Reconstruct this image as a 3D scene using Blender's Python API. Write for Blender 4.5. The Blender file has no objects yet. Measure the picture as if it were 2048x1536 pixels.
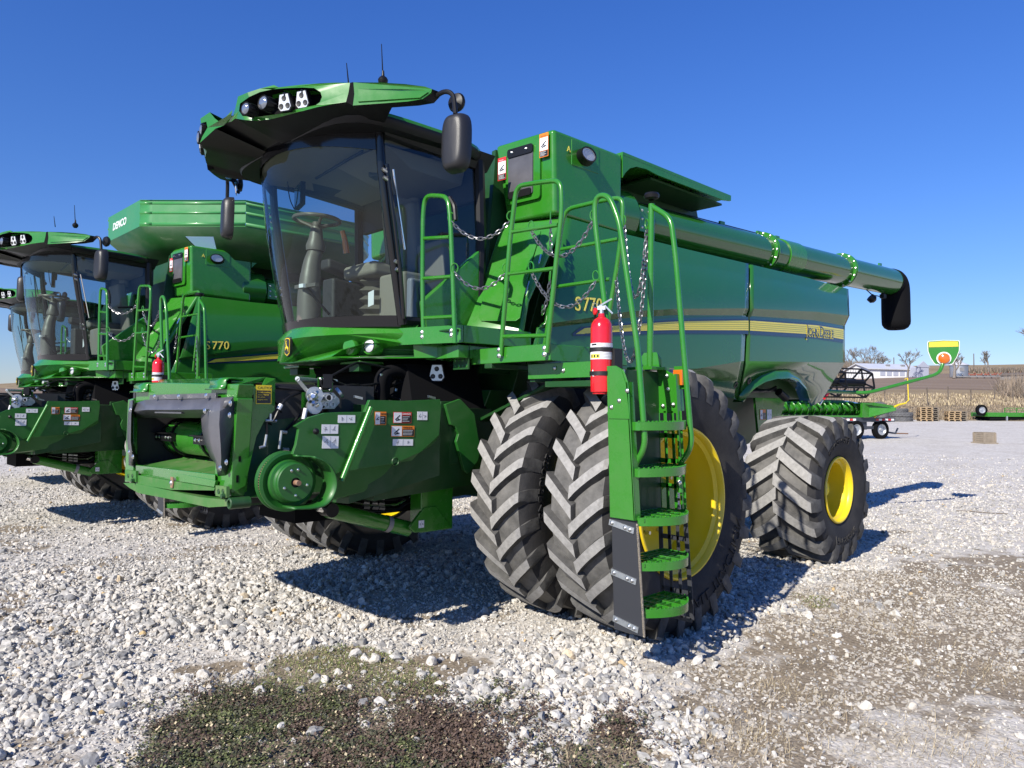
import bpy, bmesh, math, random
import numpy as np
from mathutils import Vector, Matrix, Quaternion
from mathutils.geometry import tessellate_polygon
R = math.radians
random.seed(7); rng = np.random.default_rng(7)
sc = bpy.context.scene
col = sc.collection

# ---------------------------------------------------------------- camera
FPX, W0, H0 = 1479.5, 2048, 1536
CAM = Vector((4.592, 5.513, 1.6155)); YAW, PIT, ROL = R(-133.83), R(1.81), R(0.37)
fw = Vector((math.cos(PIT)*math.cos(YAW), math.cos(PIT)*math.sin(YAW), math.sin(PIT)))
rt = Vector((math.sin(YAW), -math.cos(YAW), 0)); up = rt.cross(fw)
cr = rt*math.cos(ROL)+up*math.sin(ROL); cu = -rt*math.sin(ROL)+up*math.cos(ROL)
cd = bpy.data.cameras.new('camera'); cam = bpy.data.objects.new('camera', cd); col.objects.link(cam)
cd.sensor_width = 36; cd.lens = 36*FPX/W0; cd.clip_start = .05; cd.clip_end = 6000
cam.matrix_world = Matrix(((cr.x, cu.x, -fw.x, CAM.x), (cr.y, cu.y, -fw.y, CAM.y), (cr.z, cu.z, -fw.z, CAM.z), (0, 0, 0, 1)))
sc.camera = cam

# ---------------------------------------------------------------- sky, sun, exposure
LD = Vector((-1.42, -.28, -1.0)).normalized()          # the way the sunlight travels
SEL = math.asin(-LD.z); SAZ = math.atan2(-LD.y, -LD.x)
w = bpy.data.worlds.new('World'); sc.world = w; w.use_nodes = True
nt = w.node_tree; bg = nt.nodes['Background']
sky = nt.nodes.new('ShaderNodeTexSky'); sky.sky_type = 'NISHITA'; sky.sun_disc = False
sky.sun_elevation = SEL; sky.sun_rotation = math.pi/2-SAZ
sky.altitude = 300; sky.air_density = 1.3; sky.dust_density = 0; sky.ozone_density = 6.0
mx = nt.nodes.new('ShaderNodeMix'); mx.data_type = 'RGBA'; mx.blend_type = 'MULTIPLY'; mx.inputs[0].default_value = 1; mx.inputs[7].default_value = (.61, .86, 1.50, 1)
nt.links.new(sky.outputs[0], mx.inputs[6]); 
tcw = nt.nodes.new('ShaderNodeTexCoord'); sx_ = nt.nodes.new('ShaderNodeSeparateXYZ'); nt.links.new(tcw.outputs['Generated'], sx_.inputs[0])
rw = nt.nodes.new('ShaderNodeValToRGB'); ew = rw.color_ramp.elements                   # pale horizon, deep zenith
ew[0].position = .0; ew[0].color = (1, .78, .62, 1); ew[1].position = .48; ew[1].color = (.55, .66, .70, 1)
for ps, cc in ((.06, (.96, .77, .63)), (.16, (.78, .72, .645)), (.28, (.66, .69, .66))): kk_ = ew.new(ps); kk_.color = (*cc, 1)
nt.links.new(sx_.outputs[2], rw.inputs[0]); m3 = nt.nodes.new('ShaderNodeMix'); m3.data_type = 'RGBA'; m3.blend_type = 'MULTIPLY'; m3.inputs[0].default_value = 1
nt.links.new(mx.outputs[2], m3.inputs[6]); nt.links.new(rw.outputs[0], m3.inputs[7]); nt.links.new(m3.outputs[2], bg.inputs[0]); bg.inputs[1].default_value = .101
sl = bpy.data.lights.new('sun', 'SUN'); sl.energy = 5.0; sl.angle = R(.5); sl.color = (1, .94, .83)
so = bpy.data.objects.new('sun', sl); col.objects.link(so); so.rotation_euler = LD.to_track_quat('-Z', 'Y').to_euler()
sc.view_settings.view_transform = 'Standard'; sc.view_settings.look = 'None'
sc.view_settings.exposure = .56; sc.view_settings.gamma = 1; sc.view_settings.use_curve_mapping = False
sc.cycles.max_bounces = 8; sc.cycles.transparent_max_bounces = 12

# ---------------------------------------------------------------- helpers
def at(u, v, ax, val):                                 # a point on a known plane of the machine, seen at (u, v)
    d = fw+cr*((u-W0/2)/FPX)+cu*((H0/2-v)/FPX)
    i = 'xyz'.index(ax); t = (val-CAM[i])/d[i]
    return CAM+d*t
def V(*a): return Vector(a)
def tag(o, label=None, cat=None, group=None, kind=None):
    if label: o['label'] = label
    if cat: o['category'] = cat
    if group: o['group'] = group
    if kind: o['kind'] = kind
    return o
def empty(name, loc=(0, 0, 0), rz=0):
    o = bpy.data.objects.new(name, None); col.objects.link(o); o.location = loc; o.rotation_euler = (0, 0, rz); return o
def copy_tree(o, parent=None):
    c = o.copy(); col.objects.link(c); c.parent = parent
    for ch in [x for x in bpy.data.objects if x.parent == o]: copy_tree(ch, c)
    return c

MAT = {}
def mat(name, c=(.5, .5, .5), rough=.5, metal=0, coat=0, spec=.5, fn=None, c2=None, nscale=8, bump=0, bscale=40, namt=.5, dirt=0):
    m = bpy.data.materials.new(name); m.use_nodes = True; MAT[name] = m
    n = m.node_tree.nodes; l = m.node_tree.links; p = n['Principled BSDF']
    p.inputs['Base Color'].default_value = (*c, 1); p.inputs['Roughness'].default_value = rough
    p.inputs['Metallic'].default_value = metal; p.inputs['Coat Weight'].default_value = coat
    p.inputs['Coat Roughness'].default_value = .04; p.inputs['Specular IOR Level'].default_value = spec
    tc = n.new('ShaderNodeTexCoord')
    if c2:
        nz = n.new('ShaderNodeTexNoise'); nz.inputs['Scale'].default_value = nscale; nz.inputs['Detail'].default_value = 6
        nz.inputs['Roughness'].default_value = .65
        rp = n.new('ShaderNodeValToRGB'); rp.color_ramp.elements[0].position = .5-namt/2; rp.color_ramp.elements[1].position = .5+namt/2
        rp.color_ramp.elements[0].color = (*c, 1); rp.color_ramp.elements[1].color = (*c2, 1)
        l.new(tc.outputs['Object'], nz.inputs['Vector']); l.new(nz.outputs['Fac'], rp.inputs[0]); l.new(rp.outputs[0], p.inputs['Base Color'])
    if bump:
        nb = n.new('ShaderNodeTexNoise'); nb.inputs['Scale'].default_value = bscale; nb.inputs['Detail'].default_value = 4
        bp = n.new('ShaderNodeBump'); bp.inputs['Strength'].default_value = bump; bp.inputs['Distance'].default_value = .01
        l.new(tc.outputs['Object'], nb.inputs['Vector']); l.new(nb.outputs['Fac'], bp.inputs['Height']); l.new(bp.outputs[0], p.inputs['Normal'])
    return m

class MB:
    """collects shapes with their materials and links them as one mesh object"""
    def __init__(s): s.v = []; s.f = []; s.m = []; s.sm = []; s.names = []
    def mi(s, m):
        if m not in s.names: s.names.append(m)
        return s.names.index(m)
    def add(s, vs, fs, m, smooth=False):
        o = len(s.v); s.v += [tuple(x) for x in vs]; k = s.mi(m)
        for f in fs: s.f.append([i+o for i in f]); s.m.append(k); s.sm.append(smooth)
    def hexa(s, p, m):                                  # p: 4 bottom (ccw) + 4 top
        s.add(p, [(3, 2, 1, 0), (4, 5, 6, 7), (0, 1, 5, 4), (1, 2, 6, 5), (2, 3, 7, 6), (3, 0, 4, 7)], m)
    def box(s, x0, x1, y0, y1, z0, z1, m):
        s.hexa([(x0, y0, z0), (x1, y0, z0), (x1, y1, z0), (x0, y1, z0), (x0, y0, z1), (x1, y0, z1), (x1, y1, z1), (x0, y1, z1)], m)
    def obox(s, c, ax, ay, az, hx, hy, hz, m):          # oriented box: centre, three axes, half sizes
        c = Vector(c); ax = Vector(ax).normalized(); ay = Vector(ay).normalized(); az = Vector(az).normalized()
        q = [c+ax*(i*hx)+ay*(j*hy)+az*(k*hz) for k in (-1, 1) for i, j in ((-1, -1), (1, -1), (1, 1), (-1, 1))]
        s.hexa(q, m)
    def tube(s, pts, r, m, n=10, caps=True, bend=0, r1=None, closed=False):
        pts = [Vector(p) for p in pts]
        if bend and len(pts) > 2:                       # round the corners
            out = [pts[0]]
            for i in range(1, len(pts)-1):
                a, b, c = pts[i-1], pts[i], pts[i+1]
                d1 = min(bend, (a-b).length*.48); d2 = min(bend, (c-b).length*.48)
                p1 = b+(a-b).normalized()*d1; p2 = b+(c-b).normalized()*d2
                for t in (0, .2, .4, .6, .8, 1): out.append(p1*(1-t)**2+b*2*t*(1-t)+p2*t*t)
            pts = out+[pts[-1]]
        N = len(pts); vs = []; fs = []
        T = []
        for i in range(N):
            a = pts[(i-1) % N] if (closed or i > 0) else pts[0]; b = pts[(i+1) % N] if (closed or i < N-1) else pts[-1]
            T.append((b-a).normalized() if (b-a).length > 1e-9 else V(0, 0, 1))
        u = T[0].orthogonal().normalized()
        for i in range(N):
            u = (u-T[i]*u.dot(T[i])).normalized(); w_ = T[i].cross(u)
            rr = r if r1 is None else r+(r1-r)*i/(N-1)
            for k in range(n):
                a = 2*math.pi*k/n; vs.append(pts[i]+u*(math.cos(a)*rr)+w_*(math.sin(a)*rr))
        for i in range(N if closed else N-1):
            j = (i+1) % N
            for k in range(n): fs.append((i*n+k, i*n+(k+1) % n, j*n+(k+1) % n, j*n+k))
        s.add(vs, fs, m, True)
        if caps and not closed:
            o = len(s.v)-len(vs); kk = s.mi(m)
            s.f.append([o+k for k in range(n)][::-1]); s.m.append(kk); s.sm.append(True)
            s.f.append([o+(N-1)*n+k for k in range(n)]); s.m.append(kk); s.sm.append(True)
    def cyl(s, a, b, r, m, r1=None, n=20): s.tube([a, b], r, m, n=n, r1=r1)
    def lathe(s, prof, o, ax, m, n=32, caps=False, ang=2*math.pi, a0=0, ref=None):   # prof: (distance along axis, radius)
        o = Vector(o); ax = Vector(ax).normalized(); u = Vector(ref).normalized() if ref else ax.orthogonal().normalized(); w_ = ax.cross(u)
        full = ang > 6.28; cnt = n if full else n+1; vs = []; fs = []
        for (t, r) in prof:
            for k in range(cnt):
                a = a0+ang*k/n; vs.append(o+ax*t+(u*math.cos(a)+w_*math.sin(a))*r)
        for i in range(len(prof)-1):
            for k in range(n):
                k2 = (k+1) % cnt; fs.append((i*cnt+k, i*cnt+k2, (i+1)*cnt+k2, (i+1)*cnt+k))
        s.add(vs, fs, m, True)
        if caps:
            s.add(vs[:cnt], [tuple(range(cnt))[::-1]], m); s.add(vs[-cnt:], [tuple(range(cnt))], m)
    def plate(s, pts, th, m, nrm=None):                 # flat or slightly warped outline with thickness along its normal
        pts = [Vector(p) for p in pts]; N = len(pts)
        if nrm is None:
            nrm = V(0, 0, 0)
            for i in range(N): nrm += pts[i].cross(pts[(i+1) % N])
        nrm = Vector(nrm).normalized(); q = [p-nrm*th for p in pts]
        tr = tessellate_polygon([pts]); fs = []
        for t in tr:
            a, b, c = (pts[i] for i in t); k = (b-a).cross(c-a).dot(nrm) > 0
            fs.append(tuple(t) if k else tuple(t)[::-1]); fs.append(tuple(i+N for i in (t[::-1] if k else t)))
        s.add(pts+q, fs, m)
        s.add(pts+q, [(i, i+N, (i+1) % N+N, (i+1) % N) for i in range(N)], m)
    def ring(s, outer, inner, th, m, nrm):              # plate with a hole; outlines of equal length
        nrm = Vector(nrm).normalized(); N = len(outer); o = [Vector(p) for p in outer]; i_ = [Vector(p) for p in inner]
        vs = o+i_+[p-nrm*th for p in o]+[p-nrm*th for p in i_]; fs = []
        for k in range(N):
            j = (k+1) % N
            fs += [(k, j, N+j, N+k), (2*N+j, 2*N+k, 3*N+k, 3*N+j), (j, k, 2*N+k, 2*N+j), (N+k, N+j, 3*N+j, 3*N+k)]
        s.add(vs, fs, m)
    def surf(s, fn, nu, nv, m, smooth=True, wrap=False):  # fn(i/nu, j/nv) -> point
        vs = [fn(i/nu, j/nv) for i in range(nu+1) for j in range(nv+1)]
        fs = [(i*(nv+1)+j, (i+1)*(nv+1)+j, (i+1)*(nv+1)+j+1, i*(nv+1)+j+1) for i in range(nu) for j in range(nv)]
        s.add(vs, fs, m, smooth)
    def bolt(s, p, nrm, r=.013, m='bolt'):
        p = Vector(p); nrm = Vector(nrm).normalized()
        s.lathe([(0, r*1.25), (.002, r*1.25), (.003, r), (.008, r*.85), (.011, r*.4), (.012, .0005)], p, nrm, m, n=8)
    def build(s, name, parent=None, bevel=0, sharp=35, solid=0, seg=2):
        me = bpy.data.meshes.new(name); me.from_pydata(s.v, [], s.f)
        for n_ in s.names: me.materials.append(MAT[n_])
        me.polygons.foreach_set('material_index', s.m)
        sm = [True]*len(s.f) if bevel else s.sm
        me.polygons.foreach_set('use_smooth', sm); me.update()
        bm = bmesh.new(); bm.from_mesh(me); bmesh.ops.remove_doubles(bm, verts=bm.verts, dist=1e-5)
        bmesh.ops.recalc_face_normals(bm, faces=bm.faces); bm.to_mesh(me); bm.free()
        me.set_sharp_from_angle(angle=R(sharp))
        o = bpy.data.objects.new(name, me); col.objects.link(o); o.parent = parent
        if solid:
            md = o.modifiers.new('solid', 'SOLIDIFY'); md.thickness = solid; md.offset = -1
        if bevel:
            md = o.modifiers.new('bevel', 'BEVEL'); md.width = bevel; md.segments = seg; md.limit_method = 'ANGLE'; md.angle_limit = R(32)
            md.harden_normals = True
        return o

def text_geo(txt, size=1, extrude=.002, sx=1, shear=0, off=0, align='LEFT'):
    cu_ = bpy.data.curves.new('t', 'FONT'); cu_.body = txt; cu_.size = size; cu_.extrude = extrude; cu_.shear = shear; cu_.offset = off
    cu_.align_x = align; cu_.resolution_u = 3
    o = bpy.data.objects.new('t', cu_); col.objects.link(o); dg = bpy.context.evaluated_depsgraph_get()
    me = bpy.data.meshes.new_from_object(o.evaluated_get(dg))
    vs = [Vector((v.co.x*sx, v.co.y, v.co.z)) for v in me.vertices]; fs = [tuple(p.vertices) for p in me.polygons]
    bpy.data.objects.remove(o); bpy.data.curves.remove(cu_); bpy.data.meshes.remove(me)
    return vs, fs
def put_text(mb, txt, m, o, xd, yd, size, **kw):        # text lying in the plane (xd, yd) with its start at o
    vs, fs = text_geo(txt, size, **kw); xd = Vector(xd).normalized(); yd = Vector(yd); yd = (yd-xd*yd.dot(xd)).normalized(); zd = xd.cross(yd)
    mb.add([Vector(o)+xd*v.x+yd*v.y+zd*v.z for v in vs], fs, m)

def decal(parent, o, xd, yd, w_, h_, kind='white', name='decal', head=None, word=''):
    """a small printed sticker: border, white picture field, header word, dark text field"""
    xd = Vector(xd).normalized(); yd = Vector(yd); yd = (yd-xd*yd.dot(xd)).normalized(); zd = xd.cross(yd); o = Vector(o)
    mb = MB()
    def rect(a, b, c, d, lift, m):
        mb.obox(o+xd*((a+b)/2)+yd*((c+d)/2)+zd*(lift/2), xd, yd, zd, (b-a)/2, (d-c)/2, lift/2, m)
    bc = {'orange': 'orange', 'red': 'decal_red', 'white': 'decal_white', 'yellow': 'yellow'}[kind]
    rect(0, w_, 0, h_, .0015, bc); e = min(w_, h_)*.05
    rr = random.Random(len(bpy.data.objects))
    if kind in ('orange', 'red'):
        if w_ > h_:
            rect(e, w_*.45, e, h_-e, .0022, 'decal_white'); rect(w_*.48, w_-e, e, h_*.68, .0022, 'decal_black'); pic = (e, w_*.45, e, h_-e); tx = (w_*.5, w_-2*e, 2*e, h_*.64); hx = (w_*.5, h_*.75)
        else:
            rect(e, w_-e, h_*.28, h_*.82, .0022, 'decal_white'); rect(e, w_-e, e, h_*.26, .0022, 'decal_black'); pic = (e, w_-e, h_*.28, h_*.82); tx = (2*e, w_-2*e, 2*e, h_*.24); hx = (w_*.12, h_*.86)
        for k in range(4):
            y = tx[2]+(tx[3]-tx[2])*(k+.5)/4; rect(tx[0], tx[0]+(tx[1]-tx[0])*rr.uniform(.6, 1), y-.0012, y+.0012, .0028, 'decal_white')
        if word: put_text(mb, word, 'decal_black' if kind == 'orange' else 'decal_white', o+xd*hx[0]+yd*hx[1]+zd*.0022, xd, yd, min(h_*.13, w_*.14) if w_ < h_ else h_*.22, extrude=.0004)
        cx, cy = (pic[0]+pic[1])/2, (pic[2]+pic[3])/2; q = min(pic[1]-pic[0], pic[3]-pic[2])*.4
        for a, b in (((-.8, -.6), (.7, .6)), ((-.6, -.8), (.8, -.5)), ((0, .0), (.2, -.8))):
            p0 = o+xd*(cx+a[0]*q)+yd*(cy+a[1]*q)+zd*.0026; p1 = o+xd*(cx+b[0]*q)+yd*(cy+b[1]*q)+zd*.0026; d = (p1-p0)
            mb.obox((p0+p1)/2, d, zd.cross(d), zd, d.length/2, q*.14, .0005, 'decal_black')
    elif kind == 'yellow':
        rect(e, w_-e, e, h_*.72, .0022, 'decal_black')
        put_text(mb, word, 'decal_black', o+xd*w_*.1+yd*h_*.79+zd*.0016, xd, yd, h_*.19, extrude=.0004)
        for k, ln in enumerate(head or []): put_text(mb, ln, 'yellow', o+xd*w_*.1+yd*(h_*.58-k*h_*.125)+zd*.0024, xd, yd, h_*.12, extrude=.0004)
    else:
        rect(w_*.49, w_*.505, e, h_-e, .0022, 'decal_grey')
        for k in range(2):
            cx = w_*(.25+.5*k); q = min(w_*.2, h_*.35)
            for j in range(3):
                a = rr.uniform(0, 3.1); p = o+xd*(cx+rr.uniform(-.3, .3)*q)+yd*(h_/2+rr.uniform(-.4, .4)*q)+zd*.002
                mb.obox(p, xd*math.cos(a)+yd*math.sin(a), yd*math.cos(a)-xd*math.sin(a), zd, q*.7, .0014, .0004, 'decal_grey')
    return mb.build(name, parent)
# ---------------------------------------------------------------- materials
def paint(name, c, rough=.22, coat=.6, dust=(.25, .23, .2), damt=.03):
    m = mat(name, c, rough=rough, coat=coat, spec=.45)
    n = m.node_tree.nodes; l = m.node_tree.links; p = n['Principled BSDF']; tc = n['Texture Coordinate']
    nz = n.new('ShaderNodeTexNoise'); nz.inputs['Scale'].default_value = 3.5; nz.inputs['Detail'].default_value = 8; nz.inputs['Roughness'].default_value = .7
    l.new(tc.outputs['Object'], nz.inputs['Vector'])
    mr = n.new('ShaderNodeMapRange'); mr.inputs[1].default_value = .45; mr.inputs[2].default_value = .75; mr.inputs[3].default_value = 0; mr.inputs[4].default_value = damt*3
    l.new(nz.outputs['Fac'], mr.inputs[0])
    mx = n.new('ShaderNodeMix'); mx.data_type = 'RGBA'; mx.inputs[6].default_value = (*c, 1); mx.inputs[7].default_value = (*dust, 1)
    l.new(mr.outputs[0], mx.inputs[0]); l.new(mx.outputs[2], p.inputs['Base Color'])
    r2 = n.new('ShaderNodeMapRange'); r2.inputs[1].default_value = .3; r2.inputs[2].default_value = .8; r2.inputs[3].default_value = rough; r2.inputs[4].default_value = rough+.12
    l.new(nz.outputs['Fac'], r2.inputs[0]); l.new(r2.outputs[0], p.inputs['Roughness'])
    return m
GC = (.025, .178, .012)
paint('green', GC); paint('green_gloss', (.017, .115, .014), rough=.14, coat=.6, damt=.008)
paint('green_dull', (.022, .16, .014), rough=.42, coat=.08, damt=.06)
paint('green_plastic_and_shade', (.014, .11, .014), rough=.38, coat=.12, damt=.03)  # shield plastic; also puts shade into the pulley and rear guard
paint('green_dark', (.007, .055, .009), rough=.45, coat=.1)  # darker green; also stands in for shade on undersides and inner walls
paint('worn_green', (.035, .155, .022), rough=.5, coat=.05, dust=(.26, .22, .15), damt=.16)
paint('green_demco', (.04, .215, .055), rough=.3, coat=.3)
paint('decal_yellow', (.62, .48, .04), rough=.3, coat=.3, damt=.0); paint('yellow', (.72, .53, .010), rough=.3, coat=.3, damt=.02)
paint('stripe_yellow', (.84, .68, .06), rough=.2, coat=.5, damt=.0)
paint('stripe_blue', (.012, .024, .06), rough=.2, coat=.5, damt=.0)
paint('stripe_teal', (.01, .09, .085), rough=.2, coat=.6, damt=.0)
paint('red', (.62, .012, .018), rough=.16, coat=.7, damt=.01)
mat('black', (.007, .007, .008), rough=.4, spec=.3); mat('black_matte', (.005, .005, .006), rough=.85, spec=.12)
mat('black_gloss', (.006, .006, .007), rough=.12)
mat('dark_plastic', (.06, .06, .068), rough=.4, c2=(.105, .104, .115), nscale=6)
mat('mirror_shell', (.016, .016, .018), rough=.4, bump=.15, bscale=300)
mat('rubber_flap', (.028, .03, .036), rough=.5)
mat('bolt', (.72, .72, .70), rough=.3, metal=1)
mat('galvanized', (.42, .45, .47), rough=.42, metal=.85, c2=(.62, .65, .66), nscale=25)
mat('chrome', (.85, .85, .85), rough=.12, metal=1)
mat('chain', (.3, .3, .31), rough=.35, metal=.9)
mat('decal_white', (.72, .72, .74), rough=.35); mat('decal_black', (.02, .02, .02), rough=.4); mat('decal_grey', (.22, .22, .23), rough=.4)
mat('decal_red', (.55, .03, .03), rough=.35); mat('orange', (.75, .2, .02), rough=.35)
mat('text_yellow', (.9, .78, .12), rough=.3)
mat('reflector_amber', (.55, .13, .01), rough=.15, coat=1)
mat('lens', (.62, .64, .66), rough=.25, metal=.15, coat=1); mat('lens_dark', (.22, .25, .3), rough=.08, coat=1, metal=.5)
mat('cab_tan', (.22, .19, .14), rough=.6); mat('cab_grey', (.11, .098, .082), rough=.45); mat('cab_dark', (.03, .03, .032), rough=.6)
mat('seat_tan', (.20, .18, .15), rough=.7)
mat('screen', (.004, .03, .01), rough=.06, coat=1)
mat('rust', (.17, .075, .04), rough=.85, c2=(.3, .2, .13), nscale=30)
mat('strap', (.01, .01, .01), rough=.5)
mat('rope', (.42, .36, .27), rough=.9, c2=(.2, .18, .15), nscale=80)
def rubber(name, c, c2, ns=14, na=.35, bump=.25):
    m = mat(name, c, rough=.72, c2=c2, nscale=ns, namt=na, bump=bump, bscale=90, spec=.35); return m
rubber('tyre_side', (.014, .014, .016), (.036, .034, .033), ns=5)
rubber('tyre_tread', (.075, .073, .07), (.15, .145, .138), ns=9)
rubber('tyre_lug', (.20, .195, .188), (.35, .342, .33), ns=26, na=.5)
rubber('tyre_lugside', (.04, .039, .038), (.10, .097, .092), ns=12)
def glass(name, tint, ior=1.45, rough=.0, refl=1.0, ripple=0):
    m = bpy.data.materials.new(name); m.use_nodes = True; MAT[name] = m; n = m.node_tree.nodes; l = m.node_tree.links
    n.remove(n['Principled BSDF']); out = n['Material Output']
    tr = n.new('ShaderNodeBsdfTransparent'); tr.inputs[0].default_value = (*tint, 1)
    gl = n.new('ShaderNodeBsdfGlossy'); gl.inputs['Roughness'].default_value = rough; gl.inputs['Color'].default_value = (.95, .97, 1, 1)
    fr = n.new('ShaderNodeLayerWeight'); fr.inputs['Blend'].default_value = .5; pw = n.new('ShaderNodeMath'); pw.operation = 'POWER'; pw.inputs[1].default_value = 5
    l.new(fr.outputs['Facing'], pw.inputs[0]); ml = n.new('ShaderNodeMath'); ml.operation = 'MULTIPLY_ADD'; ml.inputs[1].default_value = .93; ml.inputs[2].default_value = .045; l.new(pw.outputs[0], ml.inputs[0]); mx = n.new('ShaderNodeMixShader')
    mu = n.new('ShaderNodeMath'); mu.operation = 'MULTIPLY'; mu.inputs[1].default_value = refl; mu.use_clamp = True
    l.new(ml.outputs[0], mu.inputs[0]); l.new(mu.outputs[0], mx.inputs[0]); l.new(tr.outputs[0], mx.inputs[1]); l.new(gl.outputs[0], mx.inputs[2]); l.new(mx.outputs[0], out.inputs[0])
    if ripple:
        tc = n.new('ShaderNodeTexCoord'); mp = n.new('ShaderNodeMapping'); mp.inputs['Scale'].default_value = (1, 1.6, .35)
        nb = n.new('ShaderNodeTexNoise'); nb.inputs['Scale'].default_value = 3; nb.inputs['Detail'].default_value = 2
        bp = n.new('ShaderNodeBump'); bp.inputs['Strength'].default_value = ripple; bp.inputs['Distance'].default_value = .02
        l.new(tc.outputs['Object'], mp.inputs[0]); l.new(mp.outputs[0], nb.inputs['Vector']); l.new(nb.outputs['Fac'], bp.inputs['Height']); l.new(bp.outputs[0], gl.inputs['Normal'])
    return m
glass('windshield', (.70, .79, .77), refl=.8, ripple=.12); glass('side_glass', (.62, .70, .74), refl=1.3, ripple=.05); glass('lens_glass', (.9, .9, .9))

def wavy(name, strength=.05, scale=1.6):                 # sheet metal is never optically flat
    m = MAT[name]; n = m.node_tree.nodes; l = m.node_tree.links; tc = n['Texture Coordinate']
    nb = n.new('ShaderNodeTexNoise'); nb.inputs['Scale'].default_value = scale; nb.inputs['Detail'].default_value = 3; bp = n.new('ShaderNodeBump'); bp.inputs['Strength'].default_value = strength; bp.inputs['Distance'].default_value = .03
    l.new(tc.outputs['Object'], nb.inputs['Vector']); l.new(nb.outputs['Fac'], bp.inputs['Height']); l.new(bp.outputs[0], n['Principled BSDF'].inputs['Normal']); l.new(bp.outputs[0], n['Principled BSDF'].inputs['Coat Normal'])
wavy('green_gloss', .03, 1.1); wavy('green', .10, 3.0)
# ---------------------------------------------------------------- ground and terrain
GD = (fw+cr*((1850-W0/2)/FPX)); GD.z = 0; GD.normalize(); GS = V(-GD.y, GD.x, 0)      # towards the visible background, and across it
def prof(r):
    return float(np.interp(r, [-80, 13, 40, 66, 70, 92, 122, 232, 300, 360, 520], [0, 0, .42, .84, 1.25, 2.3, 4.15, 10.8, 17.3, 17.0, 8]))
def terr(x, y):
    r = (x-CAM.x)*GD.x+(y-CAM.y)*GD.y; s = (x-CAM.x)*GS.x+(y-CAM.y)*GS.y
    z = prof(r)
    if r > 66: z += .25*math.sin(s*.09+1)*min(1, (r-66)/30)+.5*math.sin(s*.021+r*.01)*min(1, (r-66)/120)
    return z
def hit(u, v):                                          # where the view ray meets the terrain
    d = fw+cr*((u-W0/2)/FPX)+cu*((H0/2-v)/FPX); t = 2.0
    while t < 700:
        p = CAM+d*t
        if p.z < terr(p.x, p.y): break
        t *= 1.004
    p = CAM+d*t; return V(p.x, p.y, terr(p.x, p.y))
def gpt(r, s): x = CAM.x+GD.x*r+GS.x*s; y = CAM.y+GD.y*r+GS.y*s; return x, y
def ground_poly(L): return [(p.x, p.y) for p in (at(u, v, 'z', 0) for u, v in L)]
def in_poly(X, Y, P):
    ins = np.zeros(X.shape, bool); n = len(P)
    for i in range(n):
        (x1, y1), (x2, y2) = P[i], P[(i+1) % n]
        c = ((y1 > Y) != (y2 > Y)) & (X < (x2-x1)*(Y-y1)/(y2-y1+1e-12)+x1); ins ^= c
    return ins
def poly_dist(X, Y, P):                                 # signed: positive inside
    d = np.full(X.shape, 1e9); n = len(P)
    for i in range(n):
        (x1, y1), (x2, y2) = P[i], P[(i+1) % n]; L = (x2-x1)**2+(y2-y1)**2+1e-12
        t = np.clip(((X-x1)*(x2-x1)+(Y-y1)*(y2-y1))/L, 0, 1); d = np.minimum(d, np.hypot(X-x1-t*(x2-x1), Y-y1-t*(y2-y1)))
    return np.where(in_poly(X, Y, P), d, -d)
_g = rng.random((64, 64))
def vnoise(X, Y, s):                                    # smooth value noise
    x = np.asarray(X)*s+31.7; y = np.asarray(Y)*s+17.3; xi = np.floor(x).astype(int); yi = np.floor(y).astype(int); fx = x-xi; fy = y-yi
    fx = fx*fx*(3-2*fx); fy = fy*fy*(3-2*fy); g = lambda a, b: _g[a % 64, b % 64]
    return (g(xi, yi)*(1-fx)+g(xi+1, yi)*fx)*(1-fy)+(g(xi, yi+1)*(1-fx)+g(xi+1, yi+1)*fx)*fy
def fbm(X, Y, s): return (vnoise(X, Y, s)*.5+vnoise(X, Y, s*2.1)*.27+vnoise(X, Y, s*4.3)*.15+vnoise(X, Y, s*8.7)*.08)
WEED = [ground_poly(L) for L in ([(215, 1600), (290, 1480), (320, 1420), (430, 1390), (540, 1400), (640, 1385), (760, 1400), (860, 1395), (930, 1415), (1000, 1385), (1055, 1400), (1060, 1440), (1010, 1470), (1000, 1520), (930, 1600)],
                                 [(1100, 1600), (1130, 1500), (1190, 1448), (1260, 1450), (1295, 1480), (1300, 1540), (1260, 1600)])]
GRASS = [ground_poly(L) for L in ([(520, 1350), (570, 1315), (640, 1296), (720, 1298), (810, 1318), (870, 1350), (900, 1400), (760, 1420), (600, 1415), (420, 1420), (440, 1385)], [(1600, 1200), (1650, 1190), (1665, 1205), (1620, 1215)], [(420, 1385), (560, 1370), (700, 1390), (560, 1402)])]
DIRT = [ground_poly(L) for L in ([(800, 1300), (940, 1280), (1010, 1300), (1000, 1325), (920, 1360), (870, 1390), (840, 1350)], [(1320, 1385), (1430, 1370), (1480, 1410), (1460, 1460), (1370, 1450)], [(-60, 1165), (20, 1165), (50, 1200), (0, 1250), (-60, 1260)], [(-60, 1060), (40, 1045), (90, 1065), (20, 1090), (-60, 1090)], [(380, 1330), (470, 1310), (520, 1330), (450, 1350)])]
RIGHT = ground_poly([(1300, 1330), (1500, 1240), (1640, 1165), (1780, 1120), (2048, 1080), (2300, 1060), (2500, 1700), (1500, 1700), (1420, 1560), (1290, 1480), (1360, 1440)])
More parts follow.
